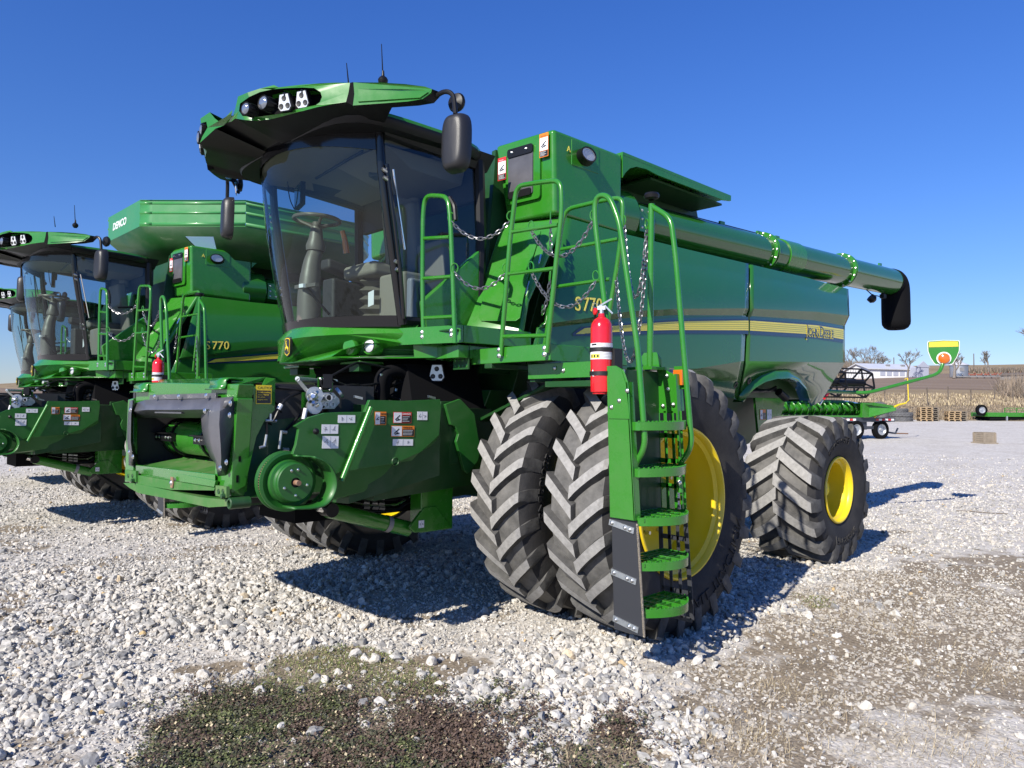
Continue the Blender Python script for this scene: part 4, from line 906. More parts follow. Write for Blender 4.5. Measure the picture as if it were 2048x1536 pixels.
def cab(root):
    G = 'green'
    f = MB()                                            # frame: pillars, sills, header
    for s in (1, -1):
        f.tube([ws(.87*s, z) for z in (2.24, 2.5, 2.8, 3.1, 3.4, 3.7)], .035, 'black_gloss', n=10)
        f.tube([V(1.30, .90*s, 2.27), V(.58, .93*s, 2.27)], .035, 'black', n=8)
        f.tube([V(.58, .93*s, 2.25), V(.56, .93*s, 3.0), V(.58, .92*s, 3.66)], .045, 'black', n=8)
        f.hexa([(.5, .86*s, 3.58), (1.5, .84*s, 3.645), (1.5, .91*s, 3.645), (.5, .93*s, 3.58), (.45, .8*s, 3.72), (1.6, .8*s, 3.74), (1.6, .98*s, 3.74), (.45, .98*s, 3.72)], 'black')
    f.surf(lambda a, b: ws(-.87+1.74*a, 2.225+.085*b)+V(.012, 0, 0), 30, 1, 'black_gloss')
    f.surf(lambda a, b: ws(-.87+1.74*a, 3.60+.14*b-.07*abs(2*a-1)**2)+V(.012, 0, 0), 30, 2, 'black_gloss')
    f.box(.5, 1.12, -.84, .84, 2.12, 2.24, 'black'); f.hexa([(.7, -.6, 1.86), (1.3, -.45, 1.9), (1.3, .45, 1.9), (.7, .6, 1.86), (.7, -.8, 2.12), (1.30, -.6, 2.14), (1.30, .6, 2.14), (.7, .8, 2.12)], 'black_matte')
    f.box(.5, .54, -.9, .9, 2.2, 2.85, 'cab_dark'); f.box(.5, .56, -.9, .9, 3.35, 3.7, 'cab_dark')
    f.build('cab_frame', root, sharp=40)
    g = MB(); g.surf(lambda a, b: ws(-.86+1.72*a, 2.29+1.36*b), 36, 14, 'windshield'); g.build('windshield', root, sharp=80)
    for s in (1, -1):
        g = MB(); gp = [V(1.335, .90*s, 2.30), V(1.39, .90*s, 2.70), V(1.50, .88*s, 3.36), V(1.52, .88*s, 3.645), V(.60, .91*s, 3.58), V(.58, .93*s, 2.9), V(.58, .93*s, 2.3)]
        g.add(gp, [tuple(range(7))], 'side_glass'); d = g.build('side_window', root)
        h = MB(); h.tube([V(1.49, .92*s, 3.42), V(1.43, .94*s, 3.0), V(1.37, .94*s, 2.62), V(1.33, .93*s, 2.28)], .016, 'black_gloss', n=8)
        for z in (3.36, 2.69, 3.30, 2.63): h.cyl(ws(.87*s, z)+V(-.02, .05*s, 0), ws(.87*s, z)+V(.03, .05*s, .02), .014, 'bolt', n=8)
        h.tube([V(1.44, .94*s, 3.32), V(1.46, .96*s, 3.38), V(1.40, .95*s, 3.1), V(1.34, .95*s, 2.8)], .008, 'chrome', n=6)
        h.tube([V(.98, .93*s, 2.98), V(.70, .95*s, 3.02)], .014, 'black', n=8); h.build('hinge', d)
        # green lower corner panel beside the side window
        p = MB(); q = [at(846, 602, 'y', .96), at(960, 500, 'y', .96), at(958, 655, 'y', .96), at(852, 655, 'y', .96)]
        if s < 0: q = [V(a.x, -a.y, a.z) for a in q][::-1]
        p.plate(q, .06*1, G, (0, s, 0)); p.build('corner_panel', root, bevel=.012)
    # chin with the light pockets
    c = MB()
    ZT = lambda y: 2.275-.015*abs(y); ZC = lambda y: 2.15+.03*abs(y); ZM = lambda y: 2.03+.045*abs(y); ZB = lambda y: 1.955+.045*abs(y)
    c.surf(lambda a, b: (lambda y: V(chin_x(y)-.9*b*(ZT(y)-ZC(y)), y, ZC(y)+b*(ZT(y)-ZC(y))))(-.93+1.86*a), 70, 4, G)
    YL_ = [-.93+1.86*i/70 for i in range(71)]
    pk = [on_chin(*p) for p in ((680, 681.5), (700, 679), (725, 676), (748, 673.5), (765, 673), (771, 680), (765, 691), (745, 699.5), (720, 705), (695, 710), (668, 715), (659, 713), (668, 699))]
    pk = [V(chin_x(p.y), p.y, min(p.z, ZC(p.y)-.008)) for p in pk]
    pkm = [V(p.x, -p.y, p.z) for p in pk]
    O_ = [V(chin_x(y), y, ZC(y)) for y in YL_]+[V(chin_x(y)-.02, y, ZB(y)) for y in YL_[::-1]]
    al = O_+pk+pkm; c.add(al, [tuple(t) for t in tessellate_polygon([O_, pk, pkm])], G)
    for L in (pk, pkm):
        n = len(L); cy = sum((p.y for p in L))/n; cz = sum(p.z for p in L)/n
        bk = [V(p.x-.15, cy+(p.y-cy)*.93, cz+(p.z-cz)*.75+.012) for p in L]
        c.add(L+bk, [(i, (i+1) % n, n+(i+1) % n, n+i) for i in range(n)], G); c.add(bk, [tuple(t) for t in tessellate_polygon([bk])], 'green_plastic_and_shade')
    ch = c.build('front_bumper', root, sharp=28)
    u = MB(); u.surf(lambda a, b: V(chin_x(-.93+1.86*a)-.02-b*.35, -.93+1.86*a, 1.965+.045*abs(-.93+1.86*a)+.0*b), 30, 1, 'green_dark'); u.build('bumper_floor', ch, solid=.01)
    for s in (1, -1):
        l = MB(); hc = V(1.455, .66*s, 2.082)
        l.lathe([(-.08, .075), (0, .072), (.012, .064), (.004, .056)], hc, (1, .25*s, 0), G, n=28); l.lathe([(.0, .058), (.01, .052), (.004, .050)], hc, (1, .25*s, 0), 'black', n=28)
        l.lathe([(.004, .05), (.016, .03), (.018, .001)], hc, (1, .25*s, 0), 'lens', n=28); l.build('headlight', ch)
        l = MB(); hc = V(1.55, .52*s, 2.075); l.lathe([(-.16, .012), (-.10, .05), (-.05, .068), (-.02, .070), (.0, .060), (.006, .001)], hc, (1, .3*s, 0), G, n=28); l.build('lamp_cover', ch)
    # emblem: leaping deer on a black shield with a yellow rim
    e = MB(); ec = V(chin_x(0)+.002, 0, 2.09); ol = [(-.042, .05), (-.03, .066), (0, .07), (.03, .066), (.042, .05), (.042, -.045), (.034, -.058), (0, -.074), (-.034, -.058), (-.042, -.045)]
    sh = lambda k, l, L=ol: [ec+V(l, a*k, b*k) for a, b in L]
    e.plate(sh(1.12, .010), .02, 'decal_black', (1, 0, 0)); e.plate(sh(1.0, .012), .006, 'yellow', (1, 0, 0)); e.plate(sh(.9, .014), .006, 'decal_black', (1, 0, 0))
    deer = [(-.020, .048), (-.014, .042), (-.016, .052), (-.010, .044), (-.004, .050), (-.008, .036), (-.014, .030), (-.006, .024), (-.004, .010), (.006, .002), (.018, -.004), (.026, -.010), (.027, -.022), (.022, -.016), (.022, -.028), (.030, -.042), (.024, -.040), (.014, -.026), (.010, -.016), (-.002, -.014), (-.012, -.012), (-.020, -.020), (-.028, -.022), (-.030, -.032), (-.025, -.026), (-.018, -.026), (-.012, -.018), (-.026, -.012), (-.031, -.020), (-.028, -.008), (-.016, -.002), (-.014, .010), (-.016, .022), (-.022, .028), (-.018, .036)]
    e.plate([ec+V(.0155, a, b) for a, b in deer], .004, 'yellow', (1, 0, 0)); e.build('emblem', ch)
    # roof
    ST = [(.0, 2.30, 3.735, 3.68), (.22, 2.33, 3.755, 3.665), (.31, 2.335, 3.80, 3.655), (.36, 2.33, 3.86, 3.65), (.42, 2.27, 3.90, 3.645), (.49, 2.20, 3.938, 3.64), (.52, 2.19, 3.925, 3.642), (.8, 2.05, 3.915, 3.67), (.95, 1.96, 3.90, 3.70), (1.06, 1.885, 3.875, 3.735), (1.25, 1.71, 3.855, 3.75), (1.40, 1.55, 3.84, 3.775), (1.46, 1.47, 3.825, 3.80)]
    YY = [s[0] for s in ST]
    def stn(y): a = abs(y); return [float(np.interp(a, YY, [s[i] for s in ST])) for i in (1, 2, 3)]
    def on_vis(u, v, dx=0):
        y = .7
        for _ in range(40): y = .5*y+.5*at(u, v, 'x', stn(y)[0]+dx).y
        return at(u, v, 'x', stn(y)[0]+dx)
    out_px = [(476, 193), (495, 185), (520, 177), (548, 170), (557, 174.5), (600, 169.5), (640, 166.5), (672, 165), (700, 165.5), (697, 185), (692, 204), (665, 208), (635, 214), (605, 222), (575, 230), (545, 238), (515, 242), (490, 240), (470, 237), (463, 243), (448, 247), (438, 249), (434, 247), (447, 241), (466, 232), (471, 215)]
    in_px = [(480, 207), (498, 194), (520, 184), (545, 178.5), (575, 176), (605, 175), (628, 176), (641, 184), (644, 194), (640, 204), (632, 210), (600, 217), (570, 225), (540, 231), (512, 234), (485, 232), (478, 222)]
    r = MB(); band_ = [(700, 165.5), (706, 164), (708, 187), (705, 211), (692, 204), (697, 185)]
    wing = [(706, 164.5), (760, 165), (810, 168), (850, 173), (864, 178), (862, 185), (845, 198), (815, 203), (760, 207), (705, 211), (708, 187)]
    for s in (1, -1):
        M = lambda L: [V(p.x+(.15*abs(p.y) if s < 0 else 0), p.y*s, p.z) for p in L]
        O = M([on_vis(*p) for p in out_px]); I = M([on_vis(*p) for p in in_px]); allp = O+I
        tr = tessellate_polygon([O, I]); r.add(allp, [tuple(t) for t in tr], G)
        off = V(-.13, 0, 0); n = len(I); back = [p+off*min(1, 1) for p in I]
        r.add(I+back, [(i, (i+1) % n, n+(i+1) % n, n+i) for i in range(n)], 'black_matte'); r.add(back, [tuple(t) for t in tessellate_polygon([back])], 'black_matte')
        B_ = M([on_vis(*p, .004) for p in band_]); r.plate(B_ if s > 0 else B_[::-1], .05, 'black_matte', (1, .6*s, 0))
        W_ = M([on_vis(*p) for p in wing]); 
        r.plate(W_ if s > 0 else W_[::-1], .05, G, (.8, .6*s, 0))
        Wi = M([on_vis(*p, .012) for p in [(716, 178), (800, 178), (848, 180), (856, 184), (840, 195), (760, 200), (716, 203)]]); r.plate(Wi if s > 0 else Wi[::-1], .02, G, (.8, .6*s, 0))
        # top surface from the front edge back to the roof, underside back to the windshield header
        top = O[:9]+[W_[i] for i in (1, 2, 3, 4)]; bot = O[10:19][::-1]; bot = bot+[W_[9], W_[8], W_[7], W_[6], W_[4]]
        def strip2(L, f, m):
            q = [f(p) for p in L]; k = len(L); r.add(L+q, [(i, i+1, k+i+1, k+i) for i in range(k-1)], m, True)
        strip2(top, lambda p: V(max(1.0, p.x-.42) if abs(p.y) < 1.0 else p.x-.12-.3*max(0, (1.15-abs(p.y))/.15 if abs(p.y) < 1.15 else 0), max(-1.2, min(1.2, p.y*.95)) if abs(p.y) < 1.15 else p.y, 3.79 if abs(p.y) < 1.0 else p.z-.01), G)
        strip2(bot, lambda p: V(max(.9, min(p.x-.07, float(ws(min(.86, abs(p.y)*.85), 3.66).x)+.02)) if abs(p.y) < 1.15 else p.x-.1, max(-.95, min(.95, p.y*.88)) if abs(p.y) < 1.15 else p.y, 3.665 if abs(p.y) < 1.15 else p.z-.0), 'black')
    # centre lip between the two halves
    cl = [on_vis(*p) for p in ((476, 193), (471, 215), (466, 232), (447, 241), (434, 247), (438, 249), (448, 247), (463, 243), (470, 237))]
    yy = min(abs(p.y) for p in cl)
    e0 = [p for p in cl if abs(p.y) < .30] or cl[:1]
    pin = sorted(cl, key=lambda p: p.y)[:3]; zt_, zb_ = max(p.z for p in pin), min(p.z for p in pin); ym = max(p.y for p in pin); xm = stn(ym)[0]
    r.box(xm-.5, xm, -ym-.02, ym+.02, zb_, zt_, G); r.add([V(xm-.02, -.34, zt_), V(xm-.02, .34, zt_), V(1.5, .5, 3.76), V(1.5, -.5, 3.76)], [(0, 1, 2, 3)], G); r.add([V(xm-.02, -.42, zb_), V(xm-.02, .42, zb_), V(1.85, .5, 3.665), V(1.85, -.5, 3.665)], [(0, 1, 2, 3)], 'black')
    vis = r.build('roof_visor', root, sharp=30)
    d = MB()
    def dome(a, b):                                     # rounded roof slab: a round, b from rim to crown
        t = 2*math.pi*a; cx, cyy = math.cos(t), math.sin(t); n = 4.5
        k = (abs(cx)**n+abs(cyy)**n)**(-1/n); x = 1.18+.75*cx*k; y = 1.04*cyy*k
        if b < .5: q = b/.5; z = 3.66+.10*q; e = 1-.02*(1-q)**2+.012*math.sin(math.pi*q)
        else: q = (b-.5)/.5; z = 3.76+.05*math.sin(q*math.pi/2); e = 1-q*1.0
        return V(1.18+(x-1.18)*e, y*e, z-.04*max(0, 1-(x-.43)/.6)*(1 if b >= .5 else .6))
    d.surf(lambda a, b: dome(a, .35+.65*b), 72, 10, G); d.surf(lambda a, b: dome(a, .35*b), 72, 3, 'black'); d.surf(lambda a, b: dome(.41+.18*a, .02+.5*b)*1.0+V(-.004, 0, 0), 20, 4, G); dm = d.build('roof', root, sharp=45)
    d = MB(); d.surf(lambda a, b: dome(a, 0)*(1-b*.4)+V(1.18, 0, 3.655)*(b*.4), 48, 1, 'black'); d.build('roof_lining', dm)
    # lamps in the visor
    for s in (1, -1):
        l = MB()
        for (u, v, y, rd) in ((491, 217, .455, .044), (526, 205, .55, .050)):
            p = at(u, v, 'y', y); p = p if s > 0 else {217: at(403, 259, 'y', -.46), 205: at(397, 275, 'y', -.58)}[v]; lens_round(l, p, (1, .22*s, -.02), rd, .09 if s > 0 else .16)
        l.build('work_light', vis)
        for (u, v, y) in ((569, 205, .64), (604, 199, .73)):
            l = MB(); p = at(u, v, 'y', y); p = p if s > 0 else {205: at(400, 293, 'y', -.72), 199: at(410, 304, 'y', -.82)}[v]; lens_plate(l, p, (1, .45*s, -.15), .056)
            l.obox(p+V(-.02, 0, .055), (1, 0, 0), (0, 1, 0), (0, 0, 1), .03, .018, .012, 'black'); l.build('work_light', vis)
    # aerials and beacon socket
    for (u0, v0, u1, v1, y, base) in ((697, 166, 693, 126, .75, 0), (766, 160, 763, 88, .9, 1)):
        a = MB(); p0 = at(u0, v0, 'y', y); p1 = at(u1, v1, 'y', y); a.tube([p0, p1], .006, 'black', n=6, r1=.003)
        if base: a.lathe([(-.02, .02), (0, .035), (.02, .038), (.035, .03), (.05, .012), (.09, .008)], p0+V(0, 0, -.02), (0, 0, 1), 'black', n=16)
        a.build('aerial', dm)
    # mirrors
    for s in (1, -1):
        m = MB(); c0 = V(1.40 if s > 0 else 1.66, 1.60*s if s > 0 else -1.56, 3.435); dx = c0.x-1.40; xd = V(-.22, .975*s, 0); nd = V(.975, .22*s, 0); zd = V(-.02, 0, 1)
        def shell(a, b):
            t = 2*math.pi*a; n = 3.6; cx, cy = math.cos(t), math.sin(t); k = (abs(cx)**n+abs(cy)**n)**(-1/n)
            q = b; e = max(0, math.cos(q*math.pi/2))**.45
            return c0+xd*(cx*k*.112*e)+zd*(cy*k*.205*(e*.5+.5 if e > .3 else e*.5+.5*e/.3))+nd*(.10*math.sin(q*math.pi/2)-.05)
        m.surf(shell, 48, 10, 'mirror_shell')
        m.add([c0+xd*(math.cos(2*math.pi*k/32)*(abs(math.cos(2*math.pi*k/32))**3.6+abs(math.sin(2*math.pi*k/32))**3.6)**(-1/3.6)*.104)+zd*(math.sin(2*math.pi*k/32)*(abs(math.cos(2*math.pi*k/32))**3.6+abs(math.sin(2*math.pi*k/32))**3.6)**(-1/3.6)*.197)-nd*.052 for k in range(32)], [tuple(range(32))], 'chrome')
        mo = m.build('mirror', root, sharp=60)
        a = MB(); a.tube([V(1.43+dx, 1.42*s, 3.80), V(1.42+dx, 1.52*s, 3.815), V(1.39+dx, 1.575*s, 3.78), V(1.385+dx, 1.59*s, 3.64)], .017, 'black', n=10, bend=.05)
        a.lathe([(-.03, .01), (-.02, .06), (.0, .07), (.02, .06), (.03, .01)], V(1.30+dx, 1.5*s, 3.77), (1, .3*s, 0), 'black', n=20); a.build('mirror_arm', mo)
    b = MB()                                            # small round mirror and wiper on the far pillar
    p = V(1.62, -1.42, 3.66); b.lathe([(-.02, .01), (-.01, .07), (.0, .075), (.005, .001)], p+V(0, 0, .05), (-.8, .5, 0), 'chrome', n=20); b.tube([p+V(-.02, 0, .0), V(1.66, -1.45, 3.78)], .012, 'black', n=6); b.build('round_mirror', root)
    b = MB(); b.tube([ws(-.80, 3.62)+V(.05, 0, 0), ws(-.78, 3.1)+V(.045, 0, 0), ws(-.76, 2.95)+V(.04, 0, 0)], .009, 'black', n=6); b.tube([ws(-.70, 3.3)+V(.03, 0, 0), ws(-.74, 2.95)+V(.03, 0, 0), ws(-.72, 2.5)+V(.03, 0, 0)], .007, 'black', n=6); b.tube([ws(-.80, 3.62)+V(.05, 0, .02), ws(-.84, 3.3)+V(.05, 0, 0), ws(-.82, 3.05)+V(.05, 0, 0)], .006, 'black', n=6); b.build('wiper', root)
    # ---- inside
    i = MB(); i.plate([V(.56, -.84, 2.30), V(1.22, -.84, 2.30), V(1.55, -.5, 2.30), V(1.60, 0, 2.30), V(1.55, .5, 2.30), V(1.22, .84, 2.30), V(.56, .84, 2.30)], .05, 'cab_grey', (0, 0, 1)); i.surf(lambda a, b: V(.6+(float(ws(.8*(2*b-1), 3.62).x)-.62)*a, -.84+1.68*b, 3.62+.04*math.sin(math.pi*a)), 8, 12, 'cab_tan')
    i.hexa([(.58, .0, 3.50), (1.1, .1, 3.52), (1.1, .7, 3.52), (.58, .7, 3.50), (.58, -.1, 3.64), (1.4, 0, 3.64), (1.4, .75, 3.64), (.58, .75, 3.64)], 'cab_tan'); i.obox((1.45, .15, 3.60), (.1, 1, 0), (1, 0, 0), (0, 0, 1), .45, .012, .012, 'black'); i.obox((1.1, .25, 3.56), (1, .5, 0), (-.5, 1, 0), (0, 0, 1), .12, .05, .03, 'cab_dark')
    i.build('cab_lining', root, bevel=.02)
    c = MB(); sc_ = at(634, 440, 'y', .0); ax = V(-.03, .02, 1).normalized()
    cb = V(sc_.x+.06, 0, 2.30)
    c.tube([cb, cb+V(0, 0, .3), cb+V(-.02, 0, .50), sc_-ax*.27], .098, 'cab_grey', n=16, r1=.062, bend=.1); c.tube([sc_-ax*.22, sc_-ax*.02], .035, 'cab_grey', n=12); c.lathe([(-.26, .075), (-.22, .08), (-.16, .06), (-.06, .045), (-.04, .02)], sc_, ax, 'cab_grey', n=16)
    c.lathe([(-.22, .05), (-.2, .055), (-.18, .05), (-.16, .055), (-.14, .05)], sc_, ax, 'black', n=16)
    c.obox(cb+V(.08, .1, .28), (0, 1, -.05), (1, 0, 0), (0, 0, 1), .17, .016, .014, 'cab_grey'); c.obox(cb+V(.1, .08, .28), (0, 1, -.05), (1, 0, 0), (0, 0, 1), .035, .017, .015, 'decal_white')
    c.tube([cb+V(.08, .1, .27), cb+V(.02, .18, .15), cb+V(-.05, .24, .05)], .012, 'black', n=6, bend=.05)
    co = c.build('steering_column', root)
    wv = MB(); u1 = ax.orthogonal().normalized(); u2 = ax.cross(u1); wv.tube([sc_+(u1*math.cos(t)+u2*math.sin(t))*.185 for t in np.linspace(0, 2*math.pi, 33)[:-1]], .016, 'cab_grey', n=8, closed=True)
    for t in (.5, 2.6, 4.7): wv.tube([sc_+(u1*math.cos(t)+u2*math.sin(t))*.175, sc_-ax*.07], .013, 'cab_grey', n=6)
    wv.lathe([(-.1, .03), (-.05, .045), (-.04, .001)], sc_, ax, 'cab_grey', n=12); wv.build('steering_wheel', co)
    s = MB(); s.obox((.92, 0, 2.78), (1, 0, .05), (0, 1, 0), (0, 0, 1), .24, .25, .06, 'seat_tan'); s.obox((.68, 0, 3.10), (.12, 0, 1), (0, 1, 0), (1, 0, -.12), .34, .24, .06, 'seat_tan'); s.obox((.62, 0, 3.48), (.1, 0, 1), (0, 1, 0), (1, 0, 0), .09, .14, .04, 'seat_tan')
    s.build('seat', root, bevel=.04, seg=3)
    s = MB()
    for k in range(5):
        z = 2.34+k*.08; s.lathe([(0, .16), (.04, .22), (.08, .16)], V(.92, 0, z), (0, 0, 1), 'cab_grey', n=4, a0=.785)
    s.build('seat_bellows', root)
    s = MB(); s.obox((.92, -.44, 2.52), (1, 0, .12), (0, 1, 0), (0, 0, 1), .28, .10, .22, 'cab_dark'); s.obox((1.02, -.40, 2.84), (1, 0, .2), (0, 1, 0), (0, 0, 1), .24, .08, .05, 'cab_dark'); s.build('console', root, bevel=.03)
    l = MB(); lp = at(690, 480, 'y', -.35); l.tube([lp+V(-.02, 0, -.12), lp+V(0, 0, 0), lp+V(.03, .0, .08)], .03, 'reflector_amber', n=10, r1=.022, bend=.05); l.build('lever', root)
    s = MB(); s.obox((.95, .52, 2.5), (1, 0, 0), (0, 1, 0), (0, 0, 1), .22, .18, .2, 'seat_tan'); s.obox((.72, .52, 2.8), (.1, 0, 1), (0, 1, 0), (1, 0, 0), .22, .18, .05, 'seat_tan')
    s.obox(at(833, 600, 'y', .70), (1, .2, 0), (0, 1, 0), (0, 0, 1), .10, .04, .17, 'decal_grey'); s.build('buddy_seat', root, bevel=.03)
    m = MB(); mc = at(600, 392, 'y', -.5); m.obox(mc, V(.25, .95, 0), V(0, 0, 1), V(.95, -.25, 0), .12, .10, .02, 'black'); m.obox(mc+V(.022, -.006, 0), V(.25, .95, 0), V(0, 0, 1), V(.95, -.25, 0), .11, .09, .002, 'screen')
    m.tube([mc+V(-.03, 0, .0), mc+V(-.04, 0, .12), V(mc.x-.02, -.62, 3.5)], .012, 'black', n=6, bend=.06); m.tube([mc+V(0, -.1, -.1), mc+V(.02, -.16, 0), mc+V(.03, -.2, .25)], .005, 'black', n=5, bend=.1); m.build('monitor', root)
    p = MB(); pc_ = V(1.15, -.2, 2.62); p.obox(at(742, 597, 'y', .35), (.1, .95, .1), (0, 0, 1), (1, 0, 0), .05, .06, .001, 'decal_white'); p.build('paper', root)

# ---------------------------------------------------------------- platforms, rails, ladder
def chain(mb, a, b, sag, n=None, r=.0045):
    a, b = Vector(a), Vector(b); L = (b-a).length; arc = L+2.2*sag*sag/max(L, .15) if sag < L else 2*sag+L*.6
    n = n or max(6, int(arc/.034)); P = []
    fine = [a.lerp(b, t/200)-V(0, 0, 4*sag*(t/200)*(1-t/200)) for t in range(201)]
    cum = [0]
    for i in range(200): cum.append(cum[-1]+(fine[i+1]-fine[i]).length)
    for k in range(n+1):
        s = cum[-1]*k/n; j = min(199, int(np.searchsorted(cum, s)) or 1); P.append(fine[j])
    for k in range(n):
        c = (P[k]+P[k+1])/2; d = (P[k+1]-P[k]); hl = d.length/2*1.28; d.normalize(); u = d.cross(V(.3, .8, .1)).normalized(); w_ = d.cross(u)
        q = u if k % 2 else w_; hw = .011
        pts = [c+d*(hl*x)+q*(hw*y) for x, y in ((-1, -.4), (-.6, -1), (.6, -1), (1, -.4), (1, .4), (.6, 1), (-.6, 1), (-1, .4))]
        mb.tube(pts, r, 'chain', n=5, closed=True)
def hook(mb, c, xd, r=.026):
    xd = Vector(xd).normalized(); c = Vector(c)
    mb.tube([c+xd*(math.cos(t)*r)+V(0, 0, math.sin(t)*r*1.3) for t in np.linspace(0, 2*math.pi, 13)[:-1]], .005, 'green', n=6, closed=True)

def rail(root, ax, val, path, rungs, bolts=(), name='handrail', r=.0175, pad=None):
    mb = MB(); mb.tube([at(u, v, ax, val) for u, v in path], r, 'green', n=12, bend=.075)
    for (a, b) in rungs: mb.tube([at(*a, ax, val), at(*b, ax, val)], r*.82, 'green', n=10)
    for b in bolts: mb.bolt(at(*b, ax, val)+V(.016, .0, 0), (1, .25, 0), .014)
    if pad: mb.tube([at(u, v, ax, val)+V(-.02, .012, 0) for u, v in pad], .018, 'black', n=8, bend=.03)
    return mb.build(name, root)
def access(root):
    G = 'green'
    b = MB()                                            # upper landing
    b.plate([V(1.32, .82, 2.085), V(1.14, 1.385, 2.085), V(1.14, 1.385, 2.215), V(1.32, .82, 2.215)], .02, G, (1, .3, 0))
    b.box(.42, 1.12, 1.365, 1.385, 2.085, 2.215, G); b.box(.35, 1.2, .9, 1.365, 2.17, 2.185, 'green_dark'); b.box(.5, 1.1, .9, 1.3, 1.98, 2.08, G)
    for i in range(9): b.box(.40+i*.09, .42+i*.09, .92, 1.36, 2.185, 2.20, G)
    q = MB(); b.build('upper_landing', root, bevel=.006)
    b = MB(); b.box(.93, .95, 1.27, 2.09, 1.935, 2.05, G); b.box(.1, .93, 2.07, 2.09, 1.935, 2.05, G); b.box(.1, .93, 1.30, 2.07, 2.0, 2.012, 'green_dark')
    for i in range(10): b.box(.12+i*.085, .14+i*.085, 1.3, 2.07, 2.012, 2.03, G)
    b.box(.1, .95, 1.42, 1.50, 1.9, 1.94, 'green_dark'); b.build('lower_landing', root, bevel=.006)
    b = MB(); b.plate([V(1.0, 1.12, 1.90), V(1.0, 1.30, 1.90), V(1.0, 1.30, 2.08), V(1.0, 1.12, 2.08)], .012, 'green_dark', (1, 0, 0))
    for i in range(4):
        for j in range(4):
            c = V(1.003, 1.145+i*.044, 1.925+j*.044); b.lathe([(0, .014 if (i+j) % 2 else .008), (.002, .001)], c, (1, 0, 0), G, n=8)  # discs paint lit green seen through holes; the plate's dark green is shade
    b.build('perforated_plate', root)
    b = MB(); b.box(.78, .82, 1.75, 2.56, 1.82, 1.925, G); b.box(.3, .8, 1.75, 1.8, 1.8, 1.9, 'green_dark'); b.box(.2, .8, 1.9, 2.5, 1.76, 1.80, 'green_dark')
    for p in ((1109, 736), (1126, 741)): b.bolt(at(*p, 'x', .825), (1, 0, 0), .013)
    b.hexa([(.45, .9, 1.5), (.6, .9, 1.5), (.6, .97, 1.5), (.45, .97, 1.5), (.5, 1.9, 1.84), (.65, 1.9, 1.84), (.65, 1.96, 1.84), (.5, 1.96, 1.84)], 'green_dark')
    b.build('swing_arm', root, bevel=.005)
    rA = rail(root, 'x', 1.23, [(848, 688), (846, 640), (845, 560), (846, 430), (850, 392), (873, 391), (896, 394), (901, 440), (906, 560), (910, 686)],
              [((848, 477), (899, 474)), ((847, 557), (903, 553)), ((848, 636), (907, 633))], [(847, 665), (847, 674.5), (906, 662), (906, 671)], pad=[(893, 395), (903, 412), (905, 440)])
    rB = rail(root, 'x', .965, [(1002, 712), (1004, 680), (1020, 480), (1033, 372), (1075, 365), (1122, 360), (1124, 420), (1115, 500), (1094, 705)],
              [((1024, 464), (1116, 450)), ((1017, 548), (1108, 537)), ((1006, 673), (1098, 671))], [(1001, 700), (1001, 712), (1092, 697), (1092, 709)])
    rC = rail(root, 'x', .36, [(1085, 712), (1093, 670), (1124, 445), (1134, 418), (1200, 402), (1246, 394), (1245, 450), (1236, 520), (1208, 690)],
              [((1120, 499), (1236, 478)), ((1109, 574), (1220, 558))])
    # ladder
    b = MB(); yi = lambda z: 2.665-.05*(z-.3)/1.6*1.0; yo = lambda z: 2.885-.055*(z-.3)/.7 if z < 1 else 2.83-.03*(z-1)/.5
    def stringer(x, th, z0, z1, m, name, holes=False):
        s = MB(); zz = [z0+(z1-z0)*k/6 for k in range(7)]
        if not holes:
            L = [V(x, yo(z), z) for z in zz]+[V(x, yi(z), z) for z in zz[::-1]]
            if z1 > 1.5: L[6:8] = [V(x, yo(z1)-.0, z1-.10), V(x, yo(z1)-.03, z1-.03), V(x, yo(z1)-.09, z1), V(x, yi(z1), z1)]
            s.plate(L[::1], th, m, (1, 0, 0))
            s.add([], [], m)
            if m == G: s.hexa([(x-.06, yo(z0)-.012, z0), (x, yo(z0)-.012, z0), (x, yo(z0), z0), (x-.06, yo(z0), z0), (x-.06, yo(z1)-.012, z1-.1), (x, yo(z1)-.012, z1-.1), (x, yo(z1), z1-.1), (x-.06, yo(z1), z1-.1)], m)
        else:                                           # side plate with pairs of tall openings
            n = int((z1-z0)/.15)
            for k in range(n+1):
                za = z0+(z1-z0)*k/n; s.obox((x, (yi(za)+yo(za))/2, za), (1, 0, 0), (0, 1, 0), (0, 0, 1), th/2, (yo(za)-yi(za))/2, .016, m)
            for f in (0, .34, .67, 1):
                A = V(x, yi(z0)*(1-f)+yo(z0)*f, z0); B = V(x, yi(z1)*(1-f)+yo(z1)*f, z1); s.obox((A+B)/2, (1, 0, 0), (0, 1, 0), B-A, th/2, .012 if 0 < f < 1 else .016, (B-A).length/2, m)
        return s.build(name, root, bevel=.003)
    fs_ = stringer(1.0, .008, .945, 1.875, G, 'ladder_side')
    j = MB(); j.plate([V(1.006, yi(1.2)+.0, 1.55), V(1.006, yo(1.55), 1.55), V(1.006, yo(1.86)-.01, 1.76), V(1.006, yo(1.8)-.05, 1.85), V(1.006, yo(1.8)-.10, 1.872), V(1.006, yi(1.8)+.06, 1.872), V(1.006, yi(1.8)+.06, 1.64), V(1.006, yi(1.6)+.02, 1.60), V(1.006, yi(1.6), 1.59)], .006, G, (1, 0, 0))
    for y, z in ((2.66, 1.62), (2.72, 1.66), (2.78, 1.72)): j.bolt((1.008, y, z), (1, 0, 0), .012)
    j.build('gusset', fs_, bevel=.002)
    fl = stringer(.985, .012, .27, .945, 'rubber_flap', 'rubber_flap'); r_ = MB()
